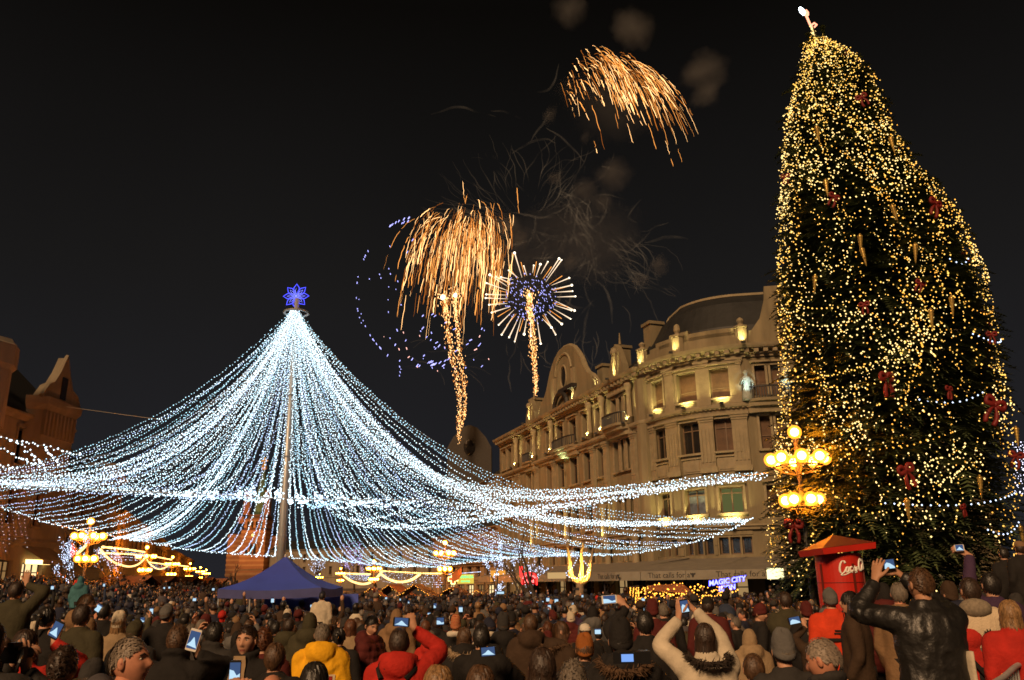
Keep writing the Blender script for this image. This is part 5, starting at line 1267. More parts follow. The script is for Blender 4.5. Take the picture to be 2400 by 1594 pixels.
build_fireworks()
# ================================================================== people
NR = np.random.RandomState(5)
SKIN = [mat('skin_light', (.50, .27, .17), .55, var=.12, scale=20, spec=.3), mat('skin_mid', (.42, .22, .13), .55, var=.12, scale=20, spec=.3), mat('skin_ruddy', (.52, .23, .14), .55, var=.14, scale=20, spec=.3)]
LIP = mat('lip', (.30, .10, .08), .5, var=0); EYEW = mat('eye_white', (.6, .57, .5), .3, var=0); IRIS = mat('iris', (.03, .02, .015), .2, var=0); BROW = mat('brow', (.05, .03, .02), .9, var=0)

def head_mb(mb, M, hi=True, brow=True):
    """head with face, facing +y, centred on its middle; M is a 4x4 placing it"""
    nu, nv = (44, 34) if hi else (22, 16)
    V = []; mi = []
    for j in range(nv + 1):
        th = PI * (.02 + .96 * j / nv); z = -math.cos(th); s = math.sin(th)
        for k in range(nu):
            ph = 2 * PI * k / nu; x, y = s * math.cos(ph), s * math.sin(ph)
            X, Yv, Z = x * .077, y * .096, z * .118
            if z < 0:
                t = -z; X *= 1 - .30 * t ** 1.6; Yv = Yv * (1 - .16 * t) + .016 * t
                if y < 0: Yv += .030 * t * t * -y
            else: X *= 1 - .02 * z
            if y > 0:
                f = lambda cx, cz, wx, wz, h: h * math.exp(-((abs(X) - cx) / wx) ** 2 - ((Z - cz) / wz) ** 2)
                Yv += f(0, -.022, .013, .018, .023) + f(0, .002, .010, .026, .011) + f(.011, -.03, .009, .010, .008)
                Yv -= f(.031, .012, .016, .011, .012)
                Yv += f(.03, .031, .024, .008, .006) + f(0, -.06, .024, .008, .007) + f(0, -.075, .02, .007, .006) - f(0, -.0672, .022, .0028, .006)
                Yv += f(0, -.103, .022, .016, .012) + f(.045, -.018, .02, .02, .004) - f(0, -.088, .02, .006, .003)
            V.append((X, Yv, Z))
    Fc = []; FM = []
    for j in range(nv):
        for k in range(nu):
            k2 = (k + 1) % nu; q = (j * nu + k, j * nu + k2, (j + 1) * nu + k2, (j + 1) * nu + k)
            c = np.mean([V[i] for i in q], 0); Fc.append(q)
            FM.append(1 if hi and c[1] > .06 and abs(c[0]) < .023 and -.079 < c[2] < -.056 else 0)
    def T(p): r = M @ Vector((p[0], p[1], p[2])); return (r.x, r.y, r.z)
    for a, b in zip(Fc, FM): pass
    base = mb.n; mb.v += [T(p) for p in V]; mb.n += len(V); mb.f += [tuple(i + base for i in q) for q in Fc]; mb.m += FM
    mb.add([T(V[k]) for k in range(nu)][::1], [tuple(range(nu))[::-1]]); mb.add([T(V[nv * nu + k]) for k in range(nu)], [tuple(range(nu))])
    for s in (-1, 1):
        e = MB(); e.sphere((0, 0, 0), 1, 10, 7)
        mb.add([T((s * (.077 + .011 * p[0] + .006), -.004 + .019 * p[1] - .006 * p[0], .002 + .031 * p[2] + .004 * p[1])) for p in e.v], e.f, 0)
        mb.add([T((s * (.084 + .009 * p[0]), -.001 + .010 * p[1], .004 + .018 * p[2])) for p in e.v], e.f, 1)
        if hi:
            mb.add([T((s * .031 + .0125 * p[0], .0735 + .0085 * p[1], .012 + .0072 * p[2])) for p in e.v], e.f, 2)
            mb.add([T((s * .031 + .0055 * p[0], .0795 + .004 * p[1], .0125 + .0052 * p[2])) for p in e.v], e.f, 3)
            if brow:
                b = MB(); b.tube([(s * .016, .094, .030), (s * .03, .0915, .0355), (s * .049, .078, .030)], [.0038, .0045, .0022], 5); mb.add([T(p) for p in b.v], b.f, 4)

def remesh(mb, vox, name, mats, smooth_it=4):
    me = mb.mesh('tmp', []); o = bpy.data.objects.new('tmp', me); COL.objects.link(o)
    md = o.modifiers.new('r', 'REMESH'); md.mode = 'VOXEL'; md.voxel_size = vox
    if smooth_it: s = o.modifiers.new('s', 'SMOOTH'); s.iterations = smooth_it; s.factor = .5
    dg = bpy.context.evaluated_depsgraph_get(); r = bpy.data.meshes.new_from_object(o.evaluated_get(dg)); r.name = name
    bpy.data.objects.remove(o, do_unlink=True); bpy.data.meshes.remove(me)
    r.materials.clear()
    for m in (mats if isinstance(mats, (list, tuple)) else [mats]): r.materials.append(m)
    r.polygons.foreach_set('use_smooth', [True] * len(r.polygons)); return r

# ---- hands: palm, four bent fingers of different length and a thumb leaving the palm's side
def hand_data(kind):
    """right hand, wrist at origin, fingers along +z, palm facing +y, thumb on -x side"""
    m = MB()
    def sweep(pts, rad): m.tube(catmull(pts, 3), list(np.interp(np.linspace(0, 1, (len(pts) - 1) * 3 + 1), np.linspace(0, 1, len(rad)), rad)), 8)
    def slab(z0, z1, w0, w1, d0, d1):
        R = []
        for i in range(6):
            t = i / 5; w = w0 + (w1 - w0) * t; d = d0 + (d1 - d0) * t; z = z0 + (z1 - z0) * t
            R.append([(w * math.cos(a), d * math.sin(a), z) for a in np.linspace(0, 2 * PI, 13)[:-1]])
        m.loft(R)
    slab(-.05, .0, .027, .028, .021, .020); slab(-.004, .094, .030, .041, .019, .0135)
    curl = {'open': .10, 'grip': 1.0, 'curl': .72}[kind]; L = [.066, .075, .070, .056]
    for i in range(4):
        x = -.030 + .020 * i; spread = (i - 1.5) * (.11 if kind == 'open' else .03); p = np.array([x, 0, .088 - .004 * abs(i - 1.2)]); a = .1 + .12 * curl; pts = [p - [0, 0, .02], p]
        for sg, fr in ((.46, .55), (.31, .85), (.23, .6)):
            a += curl * fr * (1.0 if kind != 'grip' else .95); d = np.array([math.sin(spread), math.sin(a), math.cos(a)]); p = p + nrm(d) * L[i] * sg; pts.append(p.copy())
        sweep(pts, [.0105, .0105, .0095, .0088, .0072])
    if kind == 'open': th = [(-.022, .004, .018), (-.046, .010, .042), (-.066, .014, .070), (-.076, .018, .098)]
    else: th = [(-.022, .006, .018), (-.043, .022, .040), (-.046, .044, .064), (-.036, .060, .082)]
    sweep(th, [.015, .0135, .0115, .0085])
    return remesh(m, .0042, 'hand', SKIN[0], 3)
_hand = {}
def hand_into(mb, kind, wrist, zdir, ydir, right=True):
    if kind not in _hand:
        me = hand_data(kind); _hand[kind] = ([tuple(v.co) for v in me.vertices], [tuple(p.vertices) for p in me.polygons]); bpy.data.meshes.remove(me)
    V, Fc = _hand[kind]; z = nrm(zdir); y = nrm(np.array(ydir) - z * np.dot(ydir, z)); x = np.cross(y, z)
    sx = 1 if right else -1
    mb.add([np.array(wrist) + x * p[0] * sx * 1.06 + y * p[1] * 1.06 + z * p[2] * 1.06 for p in V], Fc if right else [q[::-1] for q in Fc], 0)

SH = np.array([.185, -.01, 1.40])
ARMS = {'down': ((.25, -.05, 1.12), (.245, .07, .88)), 'pocket': ((.29, -.06, 1.13), (.20, .10, .95)), 'chest': ((.25, .06, 1.13), (.09, .30, 1.27)), 'up': ((.31, .22, 1.46), (.20, .30, 1.72)), 'high': ((.30, .16, 1.58), (.21, .22, 1.86)), 'face': ((.28, .20, 1.30), (.10, .30, 1.52)), 'wave': ((.27, .08, 1.62), (.25, .06, 1.90))}
def ik(sh, tgt, hint, a=.30, b=.275):
    d = tgt - sh; L = np.linalg.norm(d); L2 = min(L, a + b - .004); d = d / L; tgt = sh + d * L2; x = (a * a - b * b + L2 * L2) / (2 * L2); h = math.sqrt(max(0, a * a - x * x)); n = nrm(hint - d * np.dot(hint, d)); return sh + d * x + n * h, tgt

def arm_pts(spec, side):
    s = np.array([side, 1, 1.0]); sh = SH * s
    if isinstance(spec, str): e, w = ARMS[spec]; return sh, np.array(e) * s, np.array(w) * s
    e, w = ik(sh, np.array(spec, float), np.array([side * .7, -.2, -.7])); return sh, e, w

def wrinkle(me, amt, scale, puff=0.0, seed=0):
    n = len(me.vertices); co = np.empty(n * 3); me.vertices.foreach_get('co', co); co = co.reshape(-1, 3); no = np.empty(n * 3); me.vertices.foreach_get('normal', no); no = no.reshape(-1, 3)
    off = Vector((seed * 3.7, seed * 1.3, seed * 5.1)); d = np.empty(n)
    for i in range(n):
        p = Vector(co[i]); q = Vector((p.x * scale * 1.1, p.y * scale * 1.1, p.z * scale * .75)) + off
        w = noise.noise(q + .9 * noise.noise_vector(q * .6)); d[i] = (1 - abs(w) * 2.2) * amt
    if puff: d += puff * np.abs(np.sin(co[:, 2] * PI / .085)) ** .6 - puff * .5
    co += no * d[:, None]; me.vertices.foreach_set('co', co.ravel()); me.update()

_coat = {}
def coat_mesh(larm, rarm, style, seed=0, fine=False):
    key = (str(larm), str(rarm), style, fine)
    if key in _coat: return _coat[key]
    m = MB(); big = 1.10 if style in ('puffer', 'parka') else (.94 if style == 'sweater' else 1.0); long_ = style in ('coat', 'parka')
    rings = [(.62 if long_ else .80, .235, .165, 0), (.92, .235, .160, 0), (1.08, .222, .150, 0), (1.22, .235, .155, -.005), (1.33, .238, .150, -.01), (1.41, .212, .128, -.012), (1.455, .150, .104, -.012), (1.49, .096, .088, -.006), (1.535, .084, .082, .0)]
    R = []
    for z, w, d, y in rings:
        w *= big; d *= big
        R.append([(w * np.sign(math.cos(a)) * abs(math.cos(a)) ** .8, y + d * np.sign(math.sin(a)) * abs(math.sin(a)) ** .9, z) for a in np.linspace(0, 2 * PI, 25)[:-1]])
    m.loft(R)
    for side, sp in ((-1, larm), (1, rarm)):
        sh, e, w = arm_pts(sp, side); b = big; k = .012 if big > 1 else 0
        inn = sh * np.array([.55, 1, 1]); mid = (sh + e) / 2
        pts = catmull([inn, sh, mid, e, (e + w) / 2, w], 4); m.tube(pts, list(np.interp(np.linspace(0, 1, len(pts)), [0, .2, .4, .6, .8, 1], [.088 + k, .092 + k, .078 + k, .066 + k, .058 + k, .048 + k])), 12)
    if style in ('hood', 'parka', 'puffer'):
        m.sphere((0, -.115, 1.475), .115, 14, 9, (1.25, .72, .95)); m.tube([(math.cos(a) * .125, -.02 + math.sin(a) * .085, 1.50 - .03 * math.sin(a)) for a in np.linspace(PI * 1.02, PI * 1.98, 9)], .05, 9)
    if style == 'collar': m.tube([(math.cos(a) * .085, -.005 + math.sin(a) * .08, 1.545 - .02 * math.sin(a)) for a in np.linspace(0, 2 * PI, 17)], .024, 8)
    me = remesh(m, .017 if fine else .024, 'coat', mat('cloth', (.03, .03, .03)), 3)
    wrinkle(me, {'coat': .007, 'collar': .008, 'hood': .009, 'parka': .013, 'puffer': .008, 'sweater': .006, 'leather': .010}.get(style, .008), 7 if style != 'leather' else 10, .016 if style == 'puffer' else 0, seed)
    _coat[key] = me; return me

_body = {}
def HM(yaw, pitch, roll=0): return Matrix.Translation((0, .012 + .03 * math.sin(math.radians(-pitch)) * -1, 1.632)) @ Matrix.Rotation(math.radians(yaw), 4, 'Z') @ Matrix.Rotation(math.radians(pitch), 4, 'X') @ Matrix.Rotation(math.radians(roll), 4, 'Y') @ Matrix.Scale(.955, 4)
def body_mesh(larm, rarm, lh, rh, yaw, pitch, hi, roll=0, brow=True, lhd=None, rhd=None):
    key = (str(larm), str(rarm), lh, rh, yaw, pitch, hi, roll, brow, str(lhd), str(rhd))
    if key in _body: return _body[key]
    m = MB(); head_mb(m, HM(yaw, pitch, roll), hi, brow)
    hm = HM(yaw, pitch, roll) @ Vector((0, -.012, -.07))
    m.tube(catmull([(0, -.01, 1.40), (0, -.015, 1.48), tuple(hm)], 3), [.075, .07, .062, .058, .055, .055, .056], 14)
    m.loft([[(w * math.cos(a), d * math.sin(a), z) for a in np.linspace(0, 2 * PI, 13)[:-1]] for z, w, d in ((.80, .15, .10), (1.1, .14, .10), (1.32, .16, .1), (1.42, .10, .07))])
    for side, sp, hk, hd in ((-1, larm, lh, lhd), (1, rarm, rh, rhd)):
        sh, e, w = arm_pts(sp, side); m.tube([sh * [.7, 1, 1], e, w], [.045, .038, .03], 8); d = nrm(w - e)
        pal = np.array([-side, .3, 0.1]); zd = d
        if hd is not None: zd, pal = hd
        elif sp in ('up', 'high', 'chest', 'face'): zd = nrm(d + np.array([-side * .35, .25, .5])); pal = np.array([-side * .8, -.2, 0])
        elif sp == 'wave': zd = np.array([0, .05, 1]); pal = np.array([0, 1.0, 0])
        hand_into(m, hk, w + zd * .03, zd, pal, side > 0)
    me = m.mesh('person', [SKIN[0], LIP, EYEW, IRIS, BROW], True); _body[key] = me; return me

def trousers_mesh():
    m = MB()
    for s in (-1, 1): m.tube([(s * .09, 0, .95), (s * .10, .01, .5), (s * .105, -.01, .07)], [.105, .075, .062], 10)
    m.tube([(0, 0, .82), (0, 0, 1.0)], [.17, .17], 12)
    for s in (-1, 1): m.sphere((s * .105, .05, .045), .05, 8, 5, (.95, 2.4, .88))
    return m.mesh('trousers', mat('cloth', (.03, .03, .03)), True)
TROU = trousers_mesh()

# ---- hair and hats, all in head coordinates
def on_head(ph, th, k):
    x, y, z = math.sin(th) * math.cos(ph), math.sin(th) * math.sin(ph), math.cos(th)
    X, Yv, Z = x * .077, y * .096, z * .118
    if z < 0: X *= 1 - .25 * (-z) ** 1.6; Yv *= 1 + .1 * z
    return np.array([X, Yv, Z]) * k
def scalp(ph, th, line): 
    f = math.sin(ph)           # 1 = front
    lim = 1.05 + (-f + 1) * .42 if line == 0 else 1.0 + (-f + 1) * .55
    return th < lim
def hair_mesh(kind, seed):
    R = random.Random(seed); m = MB(); nu, nv = 30, 18; base = 1.045
    puff = {'short': 1.07, 'crop': 1.035, 'curly': 1.16, 'long': 1.10, 'bob': 1.12, 'bun': 1.06, 'ring': 1.035}[kind]
    V = []; idx = {}
    for j in range(nv + 1):
        for k in range(nu):
            th = PI * .82 * j / nv + .01; ph = 2 * PI * k / nu; idx[j, k] = len(V); n = noise.noise(Vector((4 * math.sin(th) * math.cos(ph) + seed, 4 * math.sin(th) * math.sin(ph), 4 * math.cos(th))))
            V.append(on_head(ph, th, puff + .05 * n * (1.6 if kind == 'curly' else .7)) + [0, -.006, .004])
    Fc = []
    for j in range(nv):
        for k in range(nu):
            th = PI * .82 * (j + .5) / nv; ph = 2 * PI * (k + .5) / nu
            if not scalp(ph, th, 0 if kind in ('short', 'crop', 'ring', 'curly') else 1): continue
            if kind == 'ring' and th < .75: continue
            Fc.append((idx[j, k], idx[j + 1, k], idx[j + 1, (k + 1) % nu], idx[j, (k + 1) % nu]))
    m.add(V, Fc)
    n = {'short': 900, 'crop': 950, 'curly': 620, 'long': 620, 'bob': 520, 'bun': 380, 'ring': 240}[kind]
    for i in range(n):
        ph = R.uniform(0, 2 * PI); th = math.acos(R.uniform(-.55, 1))
        if not scalp(ph, th, 0 if kind in ('short', 'crop', 'ring', 'curly') else 1): continue
        if kind == 'ring' and th < .75: continue
        p = on_head(ph, th, puff + (.03 if kind in ('short', 'crop', 'ring') else 0)) + [0, -.006, .004]; pts = [p]; steps = 4
        if kind in ('short', 'crop', 'ring'):
            L = R.uniform(.02, .045) * (.5 if kind != 'short' else 1)
            for s in range(1, steps): q = on_head(ph + R.gauss(0, .05), th + s * L * 3.75 * (1 - .85 * max(0, math.sin(ph))), puff + .035 + .008 * s * R.uniform(.2, 1.1)) + [0, -.006, .004]; pts.append(q)
        elif kind == 'curly':
            for s in range(1, steps): pts.append(pts[-1] + nrm(p) * R.uniform(-.004, .005) + np.array([R.gauss(0, .006) for _ in range(3)]))
        else:
            end = {'long': R.uniform(-.34, -.22), 'bob': R.uniform(-.14, -.10), 'bun': -.05}[kind]; th2 = th
            while th2 < 1.75 and len(pts) < 5: th2 += .38; pts.append(on_head(ph + R.gauss(0, .03), min(th2, 1.8), puff + R.uniform(0, .05)) + [0, -.006, .004])
            q = pts[-1]
            if kind != 'bun' and math.sin(ph) < .55:
                for s in range(3): pts.append(np.array([q[0] * (1.02 + .05 * s), q[1] * 1.0 - .012 * s, q[2] + (end - q[2]) * (s + 1) / 3]) + [R.gauss(0, .006), R.gauss(0, .006), 0])
        if len(pts) < 2: continue
        w = R.uniform(.0035, .007) * (1.5 if kind in ('short', 'crop') else 1); side = nrm(np.cross(p, [.1, .2, 1.0])); N = len(pts); VV = []
        for s, q in enumerate(pts): ww = w * (1 - .75 * s / (N - 1)); o = nrm(p) * (.003 + .002 * math.sin(s)); VV += [q - side * ww + o, q + side * ww + o]
        m.add(VV, [(2 * s, 2 * s + 1, 2 * s + 3, 2 * s + 2) for s in range(N - 1)])
    if kind in ('long', 'bob'):                # solid mass behind the strands
        e = -.26 if kind == 'long' else -.11; RR = []
        for i in range(7):
            t = i / 6; z = .02 + (e - .02) * t; RR.append([(.092 * math.cos(a) * (1 + .10 * t), -.008 - .02 * t + .098 * math.sin(a) * (1 - .35 * t), z + .02 * math.sin(5 * a + seed) * t) for a in np.linspace(PI * .98, PI * 2.02, 15)])
        m.loft(RR, cap=False, close=False)
    if kind == 'bun':
        m.sphere((0, -.135, .055), .035, 10, 7); m.tube(catmull([(0, -.14, .05), (.01, -.18, .02), (0, -.19, -.06), (.01, -.18, -.14)], 4), list(np.linspace(.024, .008, 13)), 7)
    return m.mesh('hair', mat('cloth', (.03, .03, .03)), False)
def beanie_mesh(seed, ribs=26, slouch=.02, pom=False, fold=True):
    R = random.Random(seed); m = MB(); n = ribs * 2; prof = [(1.10, .012), (1.13, .03), (1.13, .058), (1.09, .062), (1.10, .08), (1.05, .11), (.86, .138 + slouch * .4), (.55, .152 + slouch), (.2, .157 + slouch), (.03, .157 + slouch)]
    if not fold: prof = [(1.08, .015), (1.10, .045), (1.09, .075)] + prof[4:]
    RR = []
    for i, (k, z) in enumerate(prof):
        RR.append([(k * .081 * math.cos(a) * (1 + .016 * (j % 2)) * (1 + .02 * math.sin(3 * a + seed)), -.006 - .25 * (z - .1) * slouch * 10 * .2 + k * .099 * math.sin(a) * (1 + .016 * (j % 2)), z - .030 * (1 - math.sin(a)) * .9 * (1 if i < 6 else .5) + .006 * math.sin(2 * a + seed) * (i > 4)) for j, a in enumerate(np.linspace(0, 2 * PI, n + 1)[:-1])])
    m.loft(RR)
    if pom:
        for _ in range(240):
            d = nrm([R.gauss(0, 1) for _ in range(3)]); c = np.array([0, -.02, .19 + slouch]); s = nrm(np.cross(d, [.3, .5, .2])) * .006; m.add([c + d * .005 - s, c + d * .005 + s, c + d * R.uniform(.034, .046)], [(0, 1, 2)])
    return m.mesh('knit_hat', mat('cloth', (.03, .03, .03)), True)
def cap_mesh():
    m = MB(); m.loft([[(k * .082 * math.cos(a), -.004 + k * .1 * math.sin(a), z) for a in np.linspace(0, 2 * PI, 25)[:-1]] for k, z in ((1.04, .03), (1.07, .05), (1.02, .09), (.8, .122), (.4, .138), (.05, .142))])
    R = [[(.075 * math.cos(a) * k, .05 + .115 * math.sin(a) * k + .0, .042 - .02 * k * abs(math.cos(a)) + dz) for a in np.linspace(0, PI, 11)] for k, dz in ((.6, 0), (1.0, 0), (1.0, -.006), (.6, -.006))]
    m.loft(R, cap=False, close=False); m.sphere((0, -.004, .142), .008, 6, 4); return m.mesh('cap', mat('cloth', (.03, .03, .03)), True)
def hood_mesh(seed, fur=False):
    m = MB(); nu, nv = 28, 16; V = []; Fc = []; idx = {}
    for j in range(nv + 1):
        for k in range(nu):
            th = PI * .9 * j / nv + .02; ph = 2 * PI * k / nu; idx[j, k] = len(V); n = noise.noise(Vector((3 * math.cos(ph) * math.sin(th) + seed, 3 * math.sin(ph), 3 * math.cos(th))))
            q = on_head(ph, th, 1.30 + .06 * n); zz = q[2]
            if zz < 0: q = np.array([.105 * math.cos(ph) * (1 + .5 * (-zz)), .12 * math.sin(ph) - .01, zz * 1.15])
            V.append(q + [0, -.012 - .04 * max(0, zz), 0])
    for j in range(nv):
        for k in range(nu):
            c = (np.array(V[idx[j, k]]) + V[idx[j + 1, (k + 1) % nu]]) / 2
            if c[1] > .055 and c[2] < .10: continue
            Fc.append((idx[j, k], idx[j + 1, k], idx[j + 1, (k + 1) % nu], idx[j, (k + 1) % nu]))
    m.add(V, Fc); me = m.mesh('hood', mat('cloth', (.03, .03, .03)), True); return me
def fur_mesh(pts, n, l, seed):
    R = random.Random(seed); m = MB(); c = catmull(pts, 8); ctr = np.mean(np.array(c), 0)
    for _ in range(n):
        p = c[R.randrange(len(c))] + np.array([R.gauss(0, .012) for _ in range(3)]); d = nrm(nrm(p - ctr) + np.array([R.gauss(0, .55) for _ in range(3)])); s = nrm(np.cross(d, [R.gauss(0, 1) for _ in range(3)])) * .006; m.add([p - s, p + s, p + d * l * R.uniform(.5, 1.2) + [0, 0, -.006]], [(0, 1, 2)])
    m.tube(c, .022, 7); return m.mesh('fur_trim', mat('cloth', (.03, .03, .03)), False)
HAIR = {k: [hair_mesh(k, s + 10 * i) for s in range(1, 3)] for i, k in enumerate(('short', 'crop', 'curly', 'long', 'bob', 'bun', 'ring'))}
HATS = {'beanie': [beanie_mesh(1), beanie_mesh(2, 22, .035), beanie_mesh(5, 34, .0, fold=False)], 'pompom': [beanie_mesh(3, 24, .02, True)], 'cap': [cap_mesh()], 'hood': [hood_mesh(1), hood_mesh(4)]}
FUR = fur_mesh([(-.15, .02, 1.50), (-.155, -.10, 1.49), (-.10, -.195, 1.46), (0, -.22, 1.45), (.10, -.195, 1.46), (.155, -.10, 1.49), (.15, .02, 1.50)], 650, .055, 3)
FURH = fur_mesh([(-.10, .06, -.10), (-.115, .065, 0), (-.09, .07, .10), (0, .06, .155), (.09, .07, .10), (.115, .065, 0), (.10, .06, -.10)], 520, .045, 4)

CLOTH = {}
def cloth(nm, col, rough=.85, var=.25, scale=6, bump=.25, bscale=40, spec=.25, sheen=0.0):
    if nm not in CLOTH: CLOTH[nm] = mat('cloth_' + nm, col, rough, var=var, scale=scale, bump=bump, bscale=bscale, spec=spec, sheen=sheen)
    return CLOTH[nm]
for nm, c in (('black', (.016, .014, .013)), ('charcoal', (.034, .031, .029)), ('navy', (.016, .018, .034)), ('dark brown', (.048, .028, .016)), ('olive', (.048, .042, .022)), ('maroon', (.085, .014, .012)), ('grey', (.11, .105, .10)), ('beige', (.30, .21, .12)), ('cream', (.52, .45, .34)), ('red', (.42, .022, .014)), ('orange red', (.60, .05, .014)), ('purple', (.05, .026, .06)), ('teal', (.05, .15, .17)), ('tan', (.22, .13, .065)), ('yellow', (.78, .40, .012)), ('slate', (.07, .062, .066)), ('rust', (.28, .09, .018)), ('white', (.66, .60, .50)), ('denim', (.03, .04, .07))): cloth(nm, c)
HAIRC = {'dark brown': mat('hair_dark', (.034, .019, .012), .5, var=.75, scale=55, streak=True), 'brown': mat('hair_brown', (.075, .038, .018), .5, var=.75, scale=55, streak=True), 'black': mat('hair_black', (.017, .014, .012), .42, var=.75, scale=55, streak=True), 'grey': mat('hair_grey', (.14, .115, .09), .6, var=.5, scale=55, streak=True), 'fair': mat('hair_fair', (.23, .13, .055), .5, var=.75, scale=55, streak=True), 'auburn': mat('hair_auburn', (.10, .035, .014), .5, var=.75, scale=55, streak=True), 'silver': mat('hair_silver', (.25, .20, .155), .55, var=.35, scale=55, streak=True)}
FURM = {'brown': mat('fur_brown', (.10, .055, .028), .9, var=.4, scale=20), 'grey': mat('fur_grey', (.16, .13, .10), .9, var=.4, scale=20), 'dark': mat('fur_dark', (.03, .02, .014), .9, var=.4, scale=20), 'cream': mat('fur_cream', (.36, .26, .16), .9, var=.4, scale=20)}
def setmat(o, m, slot=0): o.material_slots[slot].link = 'OBJECT'; o.material_slots[slot].material = m

PEOPLE = []          # (x, y, px, ptop, headpx)
def person(px, top, hpx, label, coat='black', style='coat', hair=('short', 'dark brown'), hat=None, L='down', R_='down', lh='curl', rh='curl', face=0, yaw=0, pitch=8, roll=0, fur=None, trousers='black', skin=0, hi=None, group=None, seed=None, ground=True, kid=False, fine=False, brow=True, lhd=None, rhd=None, D=None):
    """stand a person so that the head top shows at photo pixel (px, top) and the head is hpx tall"""
    D = D or FPX * .246 / hpx / .985
    q = P(px, top, D); g = gz(q[0], D); hatx = .04 if hat and hat[0] in ('beanie', 'pompom', 'hood') else .012
    s = (q[2] - g) / (1.752 + hatx) if ground else (.8 if kid else 1.0)
    if ground and s > 1.14: s = 1.08; g = q[2] - s * (1.752 + hatx)
    elif ground and s < .6: s = .8; g = q[2] - s * (1.752 + hatx)
    if not ground: g = q[2] - s * (1.752 + hatx)
    hi = (D < 13) if hi is None else hi; sd = seed if seed is not None else int(px * 7 + top) % 97
    yb = math.degrees(math.atan2(-q[0], D)) * 0 + face
    bm = body_mesh(L, R_, lh, rh, yaw, pitch, hi, roll, brow, lhd, rhd)
    o = link('person', bm, None, (q[0], D, g), math.radians(yb), label=label, category='person'); o.scale = (s, s, s); setmat(o, SKIN[skin])
    if group: o['group'] = group
    cm = coat_mesh(L, R_, style, sd % 5, fine); c = link('coat' if style != 'sweater' else 'sweater', cm, o); setmat(c, coat if not isinstance(coat, str) else CLOTH[coat])
    t = link('trousers', TROU, o); setmat(t, CLOTH[trousers])
    M = HM(yaw, pitch, roll)
    if hair:
        h = link('hair', HAIR[hair[0]][sd % 2], o); h.matrix_local = M; setmat(h, HAIRC[hair[1]])
        if hat and hat[0] != 'hood': h.scale = (.97, .97, .93)
    if hat:
        lst = HATS[hat[0]]; h = link({'beanie': 'knit_hat', 'pompom': 'knit_hat', 'cap': 'cap', 'hood': 'hood'}[hat[0]], lst[sd % len(lst)], o); h.matrix_local = M; setmat(h, hat[1] if not isinstance(hat[1], str) else CLOTH[hat[1]])
    if fur:
        f = link('fur_trim', FURH if (hat and hat[0] == 'hood') else FUR, o)
        if hat and hat[0] == 'hood': f.matrix_local = M
        setmat(f, FURM[fur])
    PEOPLE.append((q[0], D, px, top, hpx, o)); return o

def loc(o, p):
    """world point -> the person's own coordinates (unit scale)"""
    v = o.matrix_world.inverted() @ Vector(p) if False else None
    s = o.scale[0]; a = -o.rotation_euler[2]; d = np.array(p) - np.array(o.location)
    return np.array([d[0] * math.cos(a) - d[1] * math.sin(a), d[0] * math.sin(a) + d[1] * math.cos(a), d[2]]) / s
def hand_target(px, top, hpx, hx, hy, fwd, face=0, hat=False):
    """wrist target in a person's own frame so that it shows at pixel (hx, hy), fwd metres beyond the head"""
    D = FPX * .246 / hpx / .985; q = P(px, top, D); g = gz(q[0], D); s = (q[2] - g) / (1.752 + (.04 if hat else .012))
    if s > 1.14: s = 1.08; g = q[2] - s * (1.752 + (.04 if hat else .012))
    elif s < .6: s = .8; g = q[2] - s * (1.752 + (.04 if hat else .012))
    w = P(hx, hy, D + fwd); d = w - np.array([q[0], D, g]); a = -math.radians(face)
    return tuple(np.round(np.array([d[0] * math.cos(a) - d[1] * math.sin(a), d[0] * math.sin(a) + d[1] * math.cos(a), d[2]]) / s, 3))

